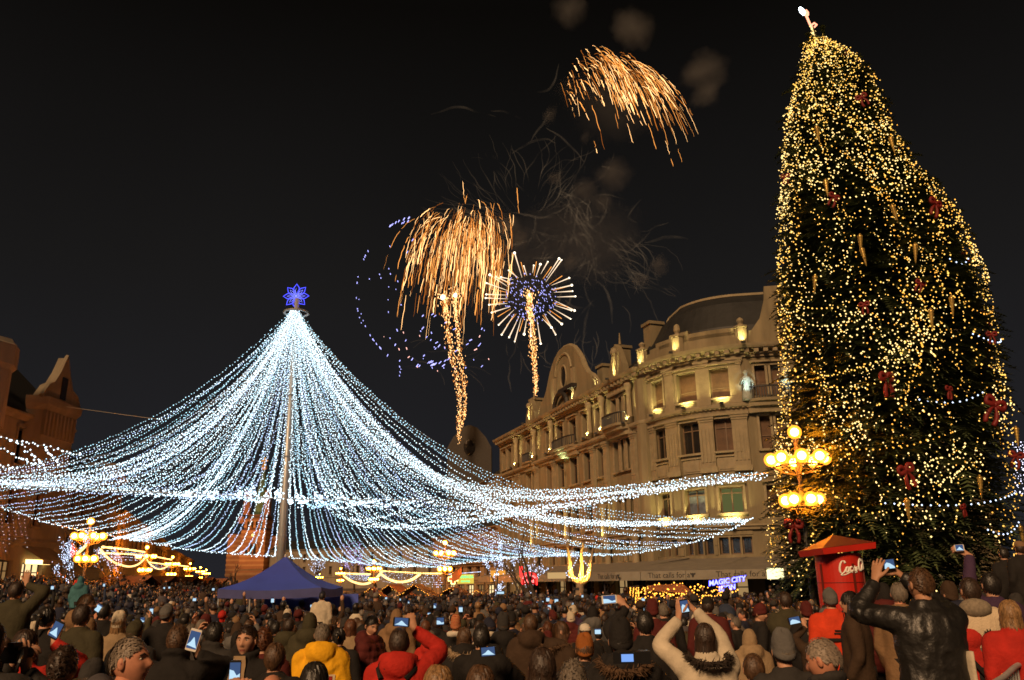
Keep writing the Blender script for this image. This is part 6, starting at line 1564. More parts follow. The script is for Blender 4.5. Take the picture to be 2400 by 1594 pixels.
# ---- phones
SCR = emis('screen_dark', (.05, .09, .20), 1.0, False); SCRW = emis('screen_white', (.50, .72, .88), 1.1, False); SCRT = emis('screen_tent', (.55, .75, 1), 1.6, False); PHB = mat('phone_black', (.012, .012, .013), .3, var=0); PHW = mat('phone_white', (.75, .72, .66), .3, var=0)
def phone(px, py, Y, w, h, label, kind=None, *, tilt=0, body=None, bright=False, lean=0, yawd=0, group=None, name='phone', cat='phone'):
    """w, h in metres; screen faces the camera side"""
    c = P(px, py, Y); t = link(name, None, None, tuple(c), label=label, category=cat)
    if group: t['group'] = group
    t.rotation_euler = (math.radians(-lean), math.radians(tilt), math.radians(yawd))
    m = MB(); R = .008; n = 4; poly = []
    for cx, cy_, a0 in ((w / 2 - R, h / 2 - R, 0), (-w / 2 + R, h / 2 - R, 90), (-w / 2 + R, -h / 2 + R, 180), (w / 2 - R, -h / 2 + R, 270)):
        for k in range(n): a = math.radians(a0 + 90 * k / (n - 1)); poly.append((cx + R * math.cos(a), cy_ + R * math.sin(a)))
    m.prism(poly, (0, .0045, 0), (1, 0, 0), (0, 0, 1), (0, -.009, 0)); m.build('case', body or PHB, t)
    sw, sh = (w * .92, h * .80) if h > w else (w * .80, h * .92); m = MB(); m.add([(-sw / 2, -.0052, -sh / 2), (sw / 2, -.0052, -sh / 2), (sw / 2, -.0052, sh / 2), (-sw / 2, -.0052, sh / 2)], [(0, 1, 2, 3)], 0)
    if kind is None: kind = int(abs(px * 3 + py)) % 3
    if bright: m.add([(-sw / 2, -.0058, -sh / 2), (sw / 2, -.0058, -sh / 2), (sw / 2, -.0058, sh / 3), (-sw / 2, -.0058, sh / 3)], [(0, 1, 2, 3)], 1)
    elif kind == 1: m.add([(-sw * .5, -.0058, -sh * .45), (sw * .5, -.0058, -sh * .40), (sw * .5, -.0058, -sh * .1), (sw * .2, -.0058, -sh * .22), (-sw * .1, -.0058, sh * .05), (-sw * .5, -.0058, sh * .12)], [(0, 1, 2, 3, 4, 5)], 1)
    elif kind == 2: m.add([(-sw * .5, -.0058, -sh * .5), (sw * .5, -.0058, -sh * .5), (sw * .46, -.0058, -sh * .3), (sw * .1, -.0058, sh * .06), (-sw * .2, -.0058, sh * .2), (-sw * .4, -.0058, sh * .02)], [(0, 1, 2, 3, 4, 5)], 1)
    else: m.add([(-sw * .5, -.0058, -sh * .34), (sw * .5, -.0058, -sh * .42), (sw * .3, -.0058, -sh * .2), (sw * .04, -.0058, sh * .16), (-sw * .02, -.0058, sh * .16), (-sw * .22, -.0058, -sh * .12)], [(0, 1, 2, 3, 4, 5)], 1)
    m.build('screen', [SCR, SCRW], t); return t
# ================================================================== the people one can point to
HT = hand_target
BK = (np.array([-.35, .15, .9]), np.array([-.1, 1.0, 0]))       # right hand seen from its back, closed round something on its left
BKL = (np.array([.25, .15, .95]), np.array([.1, 1.0, 0]))
LEATHER = mat('black_leather', (.012, .011, .010), .45, var=.3, scale=5, bump=.5, bscale=14, spec=.6)
STRIPE = mat('striped_knit', (.3, .1, .03), .9, var=0)
def stripes(m, cols, sc):
    n = m.node_tree; b = n.nodes['Principled BSDF']; t = n.nodes.new('ShaderNodeTexCoord'); w = n.nodes.new('ShaderNodeTexWave'); w.bands_direction = 'Z'; w.inputs['Scale'].default_value = sc; w.inputs['Distortion'].default_value = .6
    r = n.nodes.new('ShaderNodeValToRGB'); r.color_ramp.interpolation = 'CONSTANT'
    r.color_ramp.elements[0].color = (*cols[0], 1); r.color_ramp.elements[1].color = (*cols[-1], 1); r.color_ramp.elements[1].position = 1 - 1 / len(cols)
    for i, c in enumerate(cols[1:-1]): e = r.color_ramp.elements.new((i + 1) / len(cols)); e.color = (*c, 1)
    n.links.new(t.outputs['Object'], w.inputs['Vector']); n.links.new(w.outputs['Fac'], r.inputs[0]); n.links.new(r.outputs[0], b.inputs['Base Color'])
stripes(STRIPE, [(.35, .04, .02), (.45, .2, .03), (.04, .03, .03), (.4, .33, .25), (.5, .14, .02)], 14)
TWO = mat('sweater_two_tone', (.5, .4, .28), .95, var=.2, scale=40, bump=.4, bscale=60)
def two_tone():
    n = TWO.node_tree; b = n.nodes['Principled BSDF']; t = n.nodes.new('ShaderNodeTexCoord'); s = n.nodes.new('ShaderNodeSeparateXYZ'); z = n.nodes.new('ShaderNodeTexNoise'); z.inputs['Scale'].default_value = 60
    mth = n.nodes.new('ShaderNodeMath'); mth.operation = 'GREATER_THAN'; mth.inputs[1].default_value = 1.16; mx = n.nodes.new('ShaderNodeMix'); mx.data_type = 'RGBA'; mx2 = n.nodes.new('ShaderNodeMix'); mx2.data_type = 'RGBA'
    mx2.inputs[6].default_value = (.05, .045, .04, 1); mx2.inputs[7].default_value = (.20, .17, .14, 1); mx.inputs[7].default_value = (.56, .45, .31, 1)
    n.links.new(t.outputs['Object'], s.inputs[0]); n.links.new(t.outputs['Object'], z.inputs['Vector']); n.links.new(z.outputs['Fac'], mx2.inputs[0]); n.links.new(s.outputs['Z'], mth.inputs[0]); n.links.new(mth.outputs[0], mx.inputs[0]); n.links.new(mx2.outputs[2], mx.inputs[6]); n.links.new(mx.outputs[2], b.inputs['Base Color'])
two_tone()

def heroes():
    # ---------------- left part
    person(304, 1489, 98, 'grey haired man with lined face looking up to the right in slate hooded jacket', 'slate', 'hood', ('crop', 'silver'), None, 'down', 'down', face=-72, yaw=-22, pitch=9, skin=2, fine=True, seed=1)
    a = HT(420, 1461, 64, 462, 1536, .12); person(420, 1461, 64, 'man in black coat holding up a phone in a white case beside his cropped head', 'black', 'collar', ('crop', 'brown'), None, 'down', (a[0], a[1], a[2]), rh='grip', rhd=(np.array([-.35, .2, .9]), np.array([-.2, 1, 0])), skin=1, fine=True)
    phone(454, 1500, 7.25, .095, .175, 'phone in white case showing a blue screen, held up by the man in black coat', tilt=14, body=PHW)
    person(583, 1463, 62, 'man facing the camera in open black jacket over a beige zipped sweater', 'black', 'collar', ('short', 'dark brown'), None, 'down', 'down', face=168, yaw=6, pitch=2, skin=0, fine=True, seed=2)
    o = PEOPLE[-1][5]; m = MB(); V = []; zs = [.85, .95, 1.08, 1.22, 1.33, 1.41, 1.455, 1.49, 1.53]; ds = [.165, .160, .150, .150, .140, .118, .094, .088, .088]
    for k in range(9):
        wz = [.10, .10, .095, .085, .075, .065, .06, .055, .05][k]
        for j in range(7): X = wz * (j - 3) / 3; V.append((X, ds[k] + .024 - X * X * 2.0, zs[k]))
    m.add(V, [(k * 7 + j + 1, k * 7 + j, k * 7 + 7 + j, k * 7 + 8 + j) for k in range(8) for j in range(6)]); m.build('sweater', CLOTH['beige'], o, True); m = MB(); m.tube([(0, d + .026, z) for d, z in zip(ds[2:8], zs[2:8])], .005, 4); m.build('zip', CLOTH['black'], o)
    person(505, 1455, 52, 'dark haired person with a pale striped collar just left of the man facing the camera', 'charcoal', 'collar', ('short', 'black'), None, face=-12)
    person(194, 1414, 50, 'man with dark short hair and broad olive black coat seen from behind', 'olive', 'coat', ('short', 'dark brown'), None, face=-6, skin=1)
    a = HT(204, 1391, 44, 222, 1428, .20); person(204, 1391, 44, 'man in tan hooded jacket turning his profile to the right', 'tan', 'hood', ('short', 'brown'), None, 'down', 'down', face=-42, yaw=-38, pitch=0, skin=1, fine=True)
    person(281, 1431, 40, 'woman in cream knit hat with long scarf left of the olive beanie', 'beige', 'coat', ('long', 'fair'), ('beanie', 'cream'), face=15)
    person(318, 1449, 46, 'person in round olive knit beanie and dark coat above the grey haired man', 'charcoal', 'coat', ('crop', 'brown'), ('beanie', 'olive'))
    person(392, 1413, 38, 'person in pale grey ribbed beanie left of the gazebo', 'black', 'coat', ('crop', 'brown'), ('beanie', 'grey'))
    a = HT(96, 1512, 76, 128, 1512, .30); 
    person(152, 1514, 84, 'person with big dark brown hair at the bottom left corner', 'black', 'coat', ('curly', 'dark brown'), None, seed=4)
    a = HT(62, 1472, 66, 128, 1508, .25); person(62, 1472, 66, 'long brown haired person reaching a red sleeve up to hold a phone', 'red', 'coat', ('long', 'dark brown'), None, 'down', a, rh='grip', rhd=(np.array([-.1, .3, .95]), np.array([-.5, .8, 0])), fine=True)
    phone(132, 1476, 7.2, .085, .15, 'black phone with tilted bright screen above the red sleeve', tilt=24)
    # photographer at the left edge
    a = HT(-24, 1452, 96, 60, 1578, .22); b = HT(-24, 1452, 96, 28, 1560, .3)
    person(-24, 1452, 96, 'photographer cut by the left edge holding a black camera in both hands', 'charcoal', 'collar', ('short', 'dark brown'), None, b, a, 'grip', 'open', rhd=(np.array([-.25, .3, .9]), np.array([-.9, .4, 0])), fine=True)
    t = thing('camera', 'black camera with wrist strap held by the photographer at the left edge', 'camera', tuple(P(32, 1535, 5.15)), -.3)
    m = MB(); m.box((0, 0, 0), (.13, .07, .09)); m.box((.0, 0, .055), (.05, .06, .03)); m.build('body', PHB, t); m = MB(); m.tube([(0, .03, 0), (0, .11, 0)], .036, 14); m.build('lens', PHB, t); m = MB(); m.tube(catmull([(.06, 0, .03), (.10, -.04, -.02), (.09, -.05, -.10), (.13, -.03, -.16)], 4), .010, 5); m.build('strap', PHB, t)
    a = HT(40, 1362, 40, 62, 1372, .1); person(40, 1362, 40, 'person in dark coat waving an open hand high on the far left', 'olive', 'coat', ('short', 'dark brown'), None, 'down', a, rh='open', rhd=(np.array([-.1, 0, 1]), np.array([0, 1, 0])))
    person(191, 1349, 22, 'child in turquoise hood raised above the crowd before the big left lamp', 'teal', 'hood', None, ('hood', 'teal'), ground=False, kid=True, hi=False)
    a = HT(258, 1418, 36, 240, 1432, .16); person(246, 1412, 38, 'dark haired person looking at a lit phone beside the tan hooded man', 'black', 'coat', ('short', 'black'), None, a, 'down', lh='curl', face=20)
    phone(231, 1425, 11.6, .075, .12, 'small lit phone held in front of the tan hooded man', tilt=30, bright=True)
    person(112, 1419, 50, 'person in black coat with a golden hair clip on dark hair', 'black', 'coat', ('bun', 'black'), None)
    person(588, 1603, 96, 'person cut by the bottom edge holding a dark phone up with both hands', 'black', 'coat', ('short', 'dark brown'), None, HT(588, 1603, 96, 530, 1650, .24), HT(588, 1603, 96, 576, 1650, .24), 'grip', 'grip', lhd=(np.array([.15, .2, .95]), np.array([.4, .9, 0])), rhd=(np.array([-.15, .2, .95]), np.array([-.4, .9, 0])), fine=True)
    phone(551, 1574, 5.35, .07, .13, 'dark phone with blue picture at the bottom edge below the man facing the camera', kind=1)
    # ---------------- yellow parka to the backpack
    person(757, 1459, 50, 'man in bright yellow hooded parka with a printed patch on his back', 'yellow', 'parka', ('crop', 'grey'), None, face=4, fine=True, seed=3)
    yp = PEOPLE[-1][5]
    def onback(o, parts):
        for nm, x, z, w, h, mtl, dy in parts:
            m = MB(); N = 5; V = []
            for i in range(N + 1):
                for j in range(N + 1):
                    X = x - w / 2 + w * i / N; Z = z - h / 2 + h * j / N; V.append((X, -.186 - dy + X * X * 1.1 + .05 * max(0, Z - 1.28), Z))
            m.add(V, [(i * (N + 1) + j, (i + 1) * (N + 1) + j, (i + 1) * (N + 1) + j + 1, i * (N + 1) + j + 1) for i in range(N) for j in range(N)]); m.build(nm, mtl, o)
    PR = mat('print_red', (.4, .03, .02), .7, var=.5, scale=60); PO = mat('print_ochre', (.35, .15, .03), .7, var=.5, scale=60); PK_ = mat('print_ink2', (.05, .045, .03), .7, var=.9, scale=70); PWH = mat('patch_white', (.72, .60, .42), .7, var=.1, scale=20); PG = mat('strap_grey', (.14, .12, .11), .7, var=0)
    onback(yp, [('patch', .02, 1.17, .30, .20, PWH, .004), ('patch_print', -.085, 1.23, .06, .05, PO, .007), ('patch_print', .01, 1.23, .07, .05, PR, .007), ('patch_print', .11, 1.23, .07, .05, PR, .007), ('patch_emblem', .10, 1.135, .085, .10, PK_, .007), ('patch_text', -.05, 1.165, .13, .011, PK_, .007), ('patch_text', -.065, 1.135, .10, .010, PK_, .007), ('hood_strap', -.01, 1.29, .022, .16, PG, .03)])
    person(646, 1504, 66, 'person with brown swept hair in black coat left of the yellow parka', 'black', 'coat', ('short', 'brown'), None, seed=1)
    person(638, 1574, 92, 'pinkish balding head at the bottom edge', 'maroon', 'coat', ('ring', 'fair'), None, skin=2)
    person(738, 1549, 88, 'person with black hair and brown fur hood in front of the yellow parka', 'black', 'coat', ('bob', 'black'), None, fur='brown', seed=5)
    person(620, 1471, 56, 'person with auburn curly hair left of the yellow parka', 'maroon', 'coat', ('curly', 'auburn'), None)
    person(872, 1442, 42, 'boy in dark red quilted jacket looking down towards a cup', 'maroon', 'puffer', ('short', 'black'), None, face=-105, yaw=-38, pitch=-18, skin=0, fine=True)
    a = HT(936, 1470, 62, 975, 1476, .24); b = HT(936, 1470, 62, 962, 1462, .24)
    person(936, 1470, 62, 'man in red jacket with maroon hood and red backpack raising his right arm', 'red', 'hood', ('short', 'dark brown'), None, 'down', HT(936, 1470, 62, 972, 1477, .22), rh='grip', rhd=BK, fine=True, skin=1)
    rp = PEOPLE[-1][5]
    bk = thing('backpack', 'red backpack with black band and white piping on the red jacket man', 'backpack', tuple(np.array(rp.location)), 0.0); sc = rp.scale[0]
    m = MB(); m.loft([[(w * np.sign(math.cos(a)) * abs(math.cos(a)) ** .6 - .035, -.20 + d * np.sign(math.sin(a)) * abs(math.sin(a)) ** .7, z) for a in np.linspace(0, 2 * PI, 21)[:-1]] for z, w, d in ((.92, .10, .05), (.95, .14, .08), (1.15, .15, .10), (1.30, .135, .085), (1.36, .09, .05), (1.38, .03, .02))]); m.build('pack', CLOTH['red'], bk, True)
    m = MB(); m.tube([(.12 * math.cos(a) - .035, -.27 + .02 * abs(math.cos(a)), 1.13) for a in np.linspace(0, PI, 3)], .01, 4); m.box((-.035, -.30, 1.13), (.25, .02, .05)); m.build('band', CLOTH['black'], bk)
    for s in (-1, 1):
        m = MB(); m.tube(catmull([(s * .115 - .035, -.285, 1.0), (s * .125 - .035, -.295, 1.15), (s * .11 - .035, -.28, 1.28)], 4), .006, 4); m.build('piping', CLOTH['white'], bk)
        m = MB(); m.tube(catmull([(s * .10 - .02, -.16, 1.38), (s * .15, -.10, 1.45), (s * .16, .06, 1.42)], 4), .022, 5); m.build('strap', CLOTH['black'], bk)
    bk.scale = (sc,) * 3
    m = MB(); m.sphere((0, -.10, 1.47), .12, 14, 9, (1.3, .8, .75)); m.build('hood', CLOTH['maroon'], rp, True)
    phone(941, 1458, 7.75, .15, .078, 'black phone with pale blue screen raised by the red jacket man', tilt=4)
    person(1010, 1477, 36, 'grey haired person with red scarf right of the raised red arm', 'red', 'hood', ('crop', 'grey'), None)
    person(1088, 1469, 46, 'woman with brown bob and beige fleece hood over dark coat', 'black', 'hood', ('bob', 'brown'), None, fur='cream', fine=True)
    person(1128, 1464, 54, 'person in dark hat filming with a low held phone', 'black', 'coat', ('short', 'black'), None, 'down', HT(1128, 1464, 54, 1176, 1545, .3), rh='grip', rhd=(np.array([-.8, .2, .4]), np.array([-.2, 1, 0])), fine=True)
    phone(1144, 1527, 8.4, .16, .085, 'phone held sideways with a pale blue landscape on its screen', tilt=-4)
    person(1027, 1556, 96, 'fair haired head at the bottom edge left of another one', 'black', 'coat', ('bob', 'fair'), None)
    person(1126, 1556, 94, 'light brown haired head at the bottom edge below the low held phone', 'dark brown', 'coat', ('bob', 'brown'), None)
    person(930, 1424, 34, 'person in pointed tan hood in the middle of the crowd', 'tan', 'hood', None, ('hood', 'tan'))
    person(950, 1439, 28, 'smaller tan hood right behind the pointed one', 'beige', 'hood', None, ('hood', 'beige'))
    person(1068, 1442, 34, 'person in striped knit hat and white scarf above the brown bob', 'black', 'coat', None, ('beanie', STRIPE)); 
    o = PEOPLE[-1][5]; MB().tube([(.10 * math.cos(a), -.01 + .09 * math.sin(a), 1.50) for a in np.linspace(0, 2 * PI, 13)], .05, 7).build('scarf', CLOTH['white'], o, True)
    person(756, 1384, 26, 'child in cream coat and dark cap lifted above the crowd at the gazebo', 'cream', 'coat', ('short', 'black'), ('beanie', 'navy'), ground=False, kid=True, hi=False)
    person(795, 1469, 44, 'dark braided head behind the yellow parka shoulder', 'black', 'coat', ('bun', 'black'), None)
    person(728, 1432, 38, 'person in light olive hood left above the yellow parka', 'olive', 'hood', None, ('hood', 'olive'))
    person(822, 1449, 38, 'woman with auburn hair and beige coat right of the yellow parka', 'beige', 'coat', ('long', 'auburn'), None)
    # ---------------- centre right
    person(1243, 1437, 44, 'man with short hair and thick hood on a dark brown coat', 'dark brown', 'hood', ('short', 'brown'), None, fine=True)
    person(1371, 1462, 38, 'person in a bright white cap in front of the big black beanie', 'black', 'coat', ('short', 'dark brown'), ('cap', 'white'), face=10)
    person(1369, 1483, 58, 'person in rust brown knit beanie with dark patterned coat', 'black', 'coat', ('short', 'brown'), ('beanie', 'rust'), seed=0, fine=True)
    a = HT(1452, 1450, 70, 1512, 1572, .34, hat=True); person(1452, 1450, 70, 'person in wide black beanie and fur edged hood filming with a camcorder', 'black', 'parka', ('crop', 'black'), ('beanie', 'black'), 'down', a, rh='grip', rhd=(np.array([-.45, .2, .85]), np.array([-.3, 1, 0])), fur='brown', seed=1, fine=True)
    t = thing('camcorder', 'black camcorder with small lit screen held in front of the black beanie', 'camera', tuple(P(1470, 1542, 6.15)), .05); m = MB(); m.box((0, 0, 0), (.20, .012, .075)); m.build('flip_screen', PHB, t); m = MB(); m.box((.0, -.008, .0), (.085, .004, .05)); m.build('screen', emis('camcorder_screen', (.22, .42, .95), 1.0, False), t); m = MB(); m.box((.13, .05, -.0), (.07, .12, .085)); m.tube([(.13, .1, .0), (.13, .16, 0)], .032, 12); m.build('body', PHB, t)
    a = HT(1498, 1442, 52, 1462, 1428, .25); person(1510, 1430, 52, 'person in black coat raising a bent arm with a white phone', 'black', 'coat', ('short', 'black'), None, HT(1510, 1430, 52, 1468, 1424, .26), 'down', lh='grip', lhd=(np.array([-.65, .2, .7]), np.array([-.3, 1, -.2])), fine=True)
    phone(1428, 1405, 9.3, .165, .088, 'white phone held sideways above the crowd with a blue tent picture', tilt=-3, body=PHW)
    person(1650, 1458, 62, 'woman in white coat with both arms raised and long dark hair', 'cream', 'coat', ('long', 'dark brown'), None, HT(1650, 1458, 62, 1590, 1452, .22), HT(1650, 1458, 62, 1630, 1432, .26), 'open', 'curl', lhd=(np.array([.15, .1, 1]), np.array([.8, .5, 0])), rhd=(np.array([-.75, .1, .7]), np.array([-.6, .6, -.4])), fur='dark', fine=True, seed=6)
    phone(1604, 1421, 7.9, .075, .125, 'dark phone between the hands of the woman in white coat', tilt=-8)
    person(1678, 1462, 36, 'person in golden patterned pompom hat right of the white coat woman', 'black', 'coat', None, ('pompom', 'rust'))
    person(1657, 1398, 38, 'man in black cap and maroon jacket below the blue neon sign', 'maroon', 'coat', ('short', 'dark brown'), ('cap', 'black'), face=-20, skin=1)
    person(1528, 1405, 36, 'person in dark red checked hat below the amber lit stall', 'maroon', 'coat', None, ('beanie', 'maroon'))
    person(1554, 1412, 34, 'grey haired person left of the raised white sleeves', 'black', 'coat', ('crop', 'grey'), None)
    person(1777, 1413, 40, 'woman in dark red beanie showing her face to the right', 'black', 'coat', ('short', 'dark brown'), ('beanie', 'maroon'), face=-95, yaw=-35, pitch=-6)
    person(1754, 1470, 50, 'person in beige hood behind the teal knit hat', 'beige', 'hood', None, ('hood', 'beige'))
    person(1768, 1503, 50, 'person in teal knitted hat left of the grey wool beanie', 'tan', 'coat', None, ('beanie', 'teal'))
    person(1764, 1530, 72, 'brown haired head in front of the teal knit hat', 'olive', 'coat', ('short', 'brown'), None)
    person(1342, 1549, 92, 'grey brown curly head at the bottom edge below the rust beanie', 'black', 'coat', ('curly', 'grey'), None)
    person(1270, 1516, 84, 'dark brown haired head below the man with the thick hood', 'black', 'coat', ('bob', 'dark brown'), None)
    person(1312, 1454, 46, 'woman in patterned fur hood turning to the right beside the white cap', 'dark brown', 'hood', ('long', 'brown'), None, face=-60, yaw=-30, fur='brown')
    person(1402, 1474, 30, 'dark haired person holding a small bright screen beside the white cap', 'black', 'coat', ('short', 'black'), None)
    phone(1401, 1480, 11.6, .10, .07, 'small bright camera screen right of the white cap', bright=True, name='camera', cat='camera')
    # ---------------- right part
    a = HT(2153, 1328, 74, 2060, 1372, .30); b = HT(2153, 1328, 74, 2112, 1352, .34)
    person(2153, 1328, 74, 'tall man in black leather jacket filming with both arms raised', LEATHER, 'leather', ('crop', 'brown'), None, HT(2153, 1328, 74, 2050, 1366, .28), HT(2153, 1328, 74, 2114, 1350, .34), 'open', 'curl', yaw=14, pitch=4, lhd=(np.array([.35, .15, .95]), np.array([.8, .6, 0])), rhd=(np.array([-.75, .2, .7]), np.array([-.5, .7, -.4])), skin=1, fine=True, seed=2)
    lj = PEOPLE[-1][5]
    m = MB(); m.loft([[(.205 + .03 * math.cos(a), -.02 + .14 * math.sin(a), z) for a in np.linspace(0, 2 * PI, 13)[:-1]] for z in (.84, 1.0, 1.12, 1.2)]); m.build('side_panel', CLOTH['cream'], lj, True)
    phone(2083, 1322, 6.75, .105, .075, 'small camera held up by the man in black leather jacket', tilt=-5, name='camera', cat='camera')
    person(1943, 1375, 48, 'man in grey striped beanie and bright orange red jacket by the red column', 'orange red', 'coat', ('crop', 'grey'), ('beanie', 'grey'), face=-8, fine=True)
    orj = PEOPLE[-1][5]; m = MB()
    for z, w in ((1.30, .10), (1.27, .12)): m.box((.02, -.165, z), (w, .02, .016))
    m.box((.12, -.155, 1.29), (.03, .02, .04)); m.box((.02, -.165, 1.20), (.30, .03, .035)); m.build('jacket_print', CLOTH['black'], orj)
    person(1925, 1492, 92, 'grey haired man with bowed head and scarf at the bottom near the leather jacket', 'charcoal', 'collar', ('crop', 'silver'), None, face=22, yaw=30, pitch=-14, skin=2, fine=True, seed=3)
    person(1832, 1476, 74, 'person in thick grey wool beanie at the bottom left of the bowed man', 'charcoal', 'coat', ('crop', 'grey'), ('beanie', 'grey'), seed=4)
    person(2252, 1422, 60, 'person in red hooded jacket with dark bag strap right of the leather jacket', 'red', 'hood', None, ('hood', 'red'), face=-10)
    o = PEOPLE[-1][5]; MB().tube(catmull([(-.16, -.13, 1.42), (0, -.19, 1.22), (.2, -.17, .95)], 5), .025, 5).build('bag_strap', CLOTH['black'], o)
    person(2268, 1352, 60, 'man in cream and grey sweater with a dark maple leaf on the back', TWO, 'sweater', ('short', 'dark brown'), None, face=-14, yaw=20, fine=True)
    o = PEOPLE[-1][5]; m = MB(); lf = []
    for k in range(22): w = 2 * PI * k / 22; r = .052 if k % 2 else .028; lf.append((r * math.sin(w), r * math.cos(w)))
    m.prism(lf, (.055, -.186, 1.27), (1, 0, 0), (0, 0, 1), (0, .02, 0)); m.build('leaf_emblem', CLOTH['black'], o)
    MB().sphere((0, -.08, 1.49), .11, 14, 8, (1.25, .85, .8)).build('knit_collar', mat('knit_grey', (.22, .18, .13), .95, var=.3, scale=40), o, True)
    person(2318, 1340, 56, 'person in purple jacket stretching an arm up to a small white camera', 'purple', 'coat', ('short', 'black'), None, HT(2318, 1340, 56, 2272, 1300, .2), 'down', lh='curl', lhd=(np.array([-.8, .1, .5]), np.array([-.2, .9, -.3])), D=8.6)
    phone(2248, 1284, 8.75, .10, .065, 'small white camera held high before the christmas tree', tilt=-3, body=PHW, name='camera', cat='camera')
    person(2264, 1486, 50, 'child in striped orange and brown knit hat by the barrier', 'black', 'coat', None, ('beanie', STRIPE), kid=True)
    person(2362, 1404, 68, 'woman with fair hair and wide red coat at the right edge', 'red', 'coat', ('bob', 'fair'), None, face=-8, seed=2, fine=True)
    person(1839, 1386, 38, 'man with short dark hair in a dark olive coat left of the red column', 'olive', 'coat', ('short', 'dark brown'), None, skin=1)
    person(1888, 1409, 40, 'person in round dark red beanie at the foot of the red column', 'black', 'coat', None, ('beanie', 'maroon'))
    a = HT(1880, 1462, 40, 1885, 1462, .2); person(1904, 1466, 44, 'child with brown ponytail filming left of the bowed man', 'dark brown', 'coat', ('bun', 'brown'), None, HT(1904, 1466, 44, 1888, 1470, .2), 'down', lh='grip', lhd=(np.array([-.3, .2, .9]), np.array([.2, 1, 0])))
    phone(1862, 1454, 10.9, .165, .085, 'phone held sideways with a bright landscape screen left of the orange red jacket', tilt=-10)
    person(1992, 1384, 54, 'dark haired woman in profile between orange red jacket and leather jacket', 'dark brown', 'coat', ('long', 'black'), None, face=60, yaw=25)
    person(2388, 1268, 40, 'person in pale cap standing behind the barrier at the right edge', 'black', 'coat', ('short', 'dark brown'), ('cap', 'tan'), D=16)
    person(2350, 1282, 40, 'dark clothed person behind the barrier beside the tree', 'black', 'coat', ('short', 'black'), None, D=17)
heroes()

# ================================================================== crowd barriers
GAL = mat('galvanised', (.45, .45, .44), .45, .2, var=.2)
def barrier(label, c, rz, panel=False, w=2.2):
    T = thing('crowd_barrier', label, 'barrier', (c[0], c[1], gz(c[0], c[1])), rz, 'steel crowd barriers on the right'); m = MB()
    m.tube(catmull([(-w / 2, 0, .1), (-w / 2, 0, .95), (-w / 2 + .12, 0, 1.1), (0, 0, 1.1), (w / 2 - .12, 0, 1.1), (w / 2, 0, .95), (w / 2, 0, .1)], 5), .021, 8); m.tube([(-w / 2, 0, .18), (w / 2, 0, .18)], .018, 6); m.build('frame', GAL, T, True)
    for k in range(1, 14):
        b = MB(); x = -w / 2 + w * k / 14; b.tube([(x, 0, .18), (x, 0, 1.09)], .009, 5); b.build('bar', GAL, T)
    for s in (-1, 1): b = MB(); b.tube([(s * w * .4, -.3, .02), (s * w * .4, .3, .02), ], .02, 6); b.tube([(s * w * .4, 0, .02), (s * w * .4, 0, .18)], .02, 6); b.build('foot', GAL, T)
    if panel: b = MB(); b.box((0, .04, .62), (w - .2, .008, .84)); b.build('panel', mat('panel_white', (.72, .68, .62), .6, var=.1), T)
qa, qb = Pz(2296, 1606, 1.55), Pz(2404, 1532, 1.55); dq = nrm(qb - qa); qc = qa + dq * 1.0; barrier('steel barrier with white panel at the bottom right corner', qc, math.atan2(dq[1], dq[0]), True)
q = P(2340, 1440, 12); barrier('plain steel barrier behind the maple leaf sweater', (q[0], 12.5), .3)
q = P(2400, 1400, 15); barrier('farther steel barrier at the right edge of the tree', (q[0], 15.5), .9)

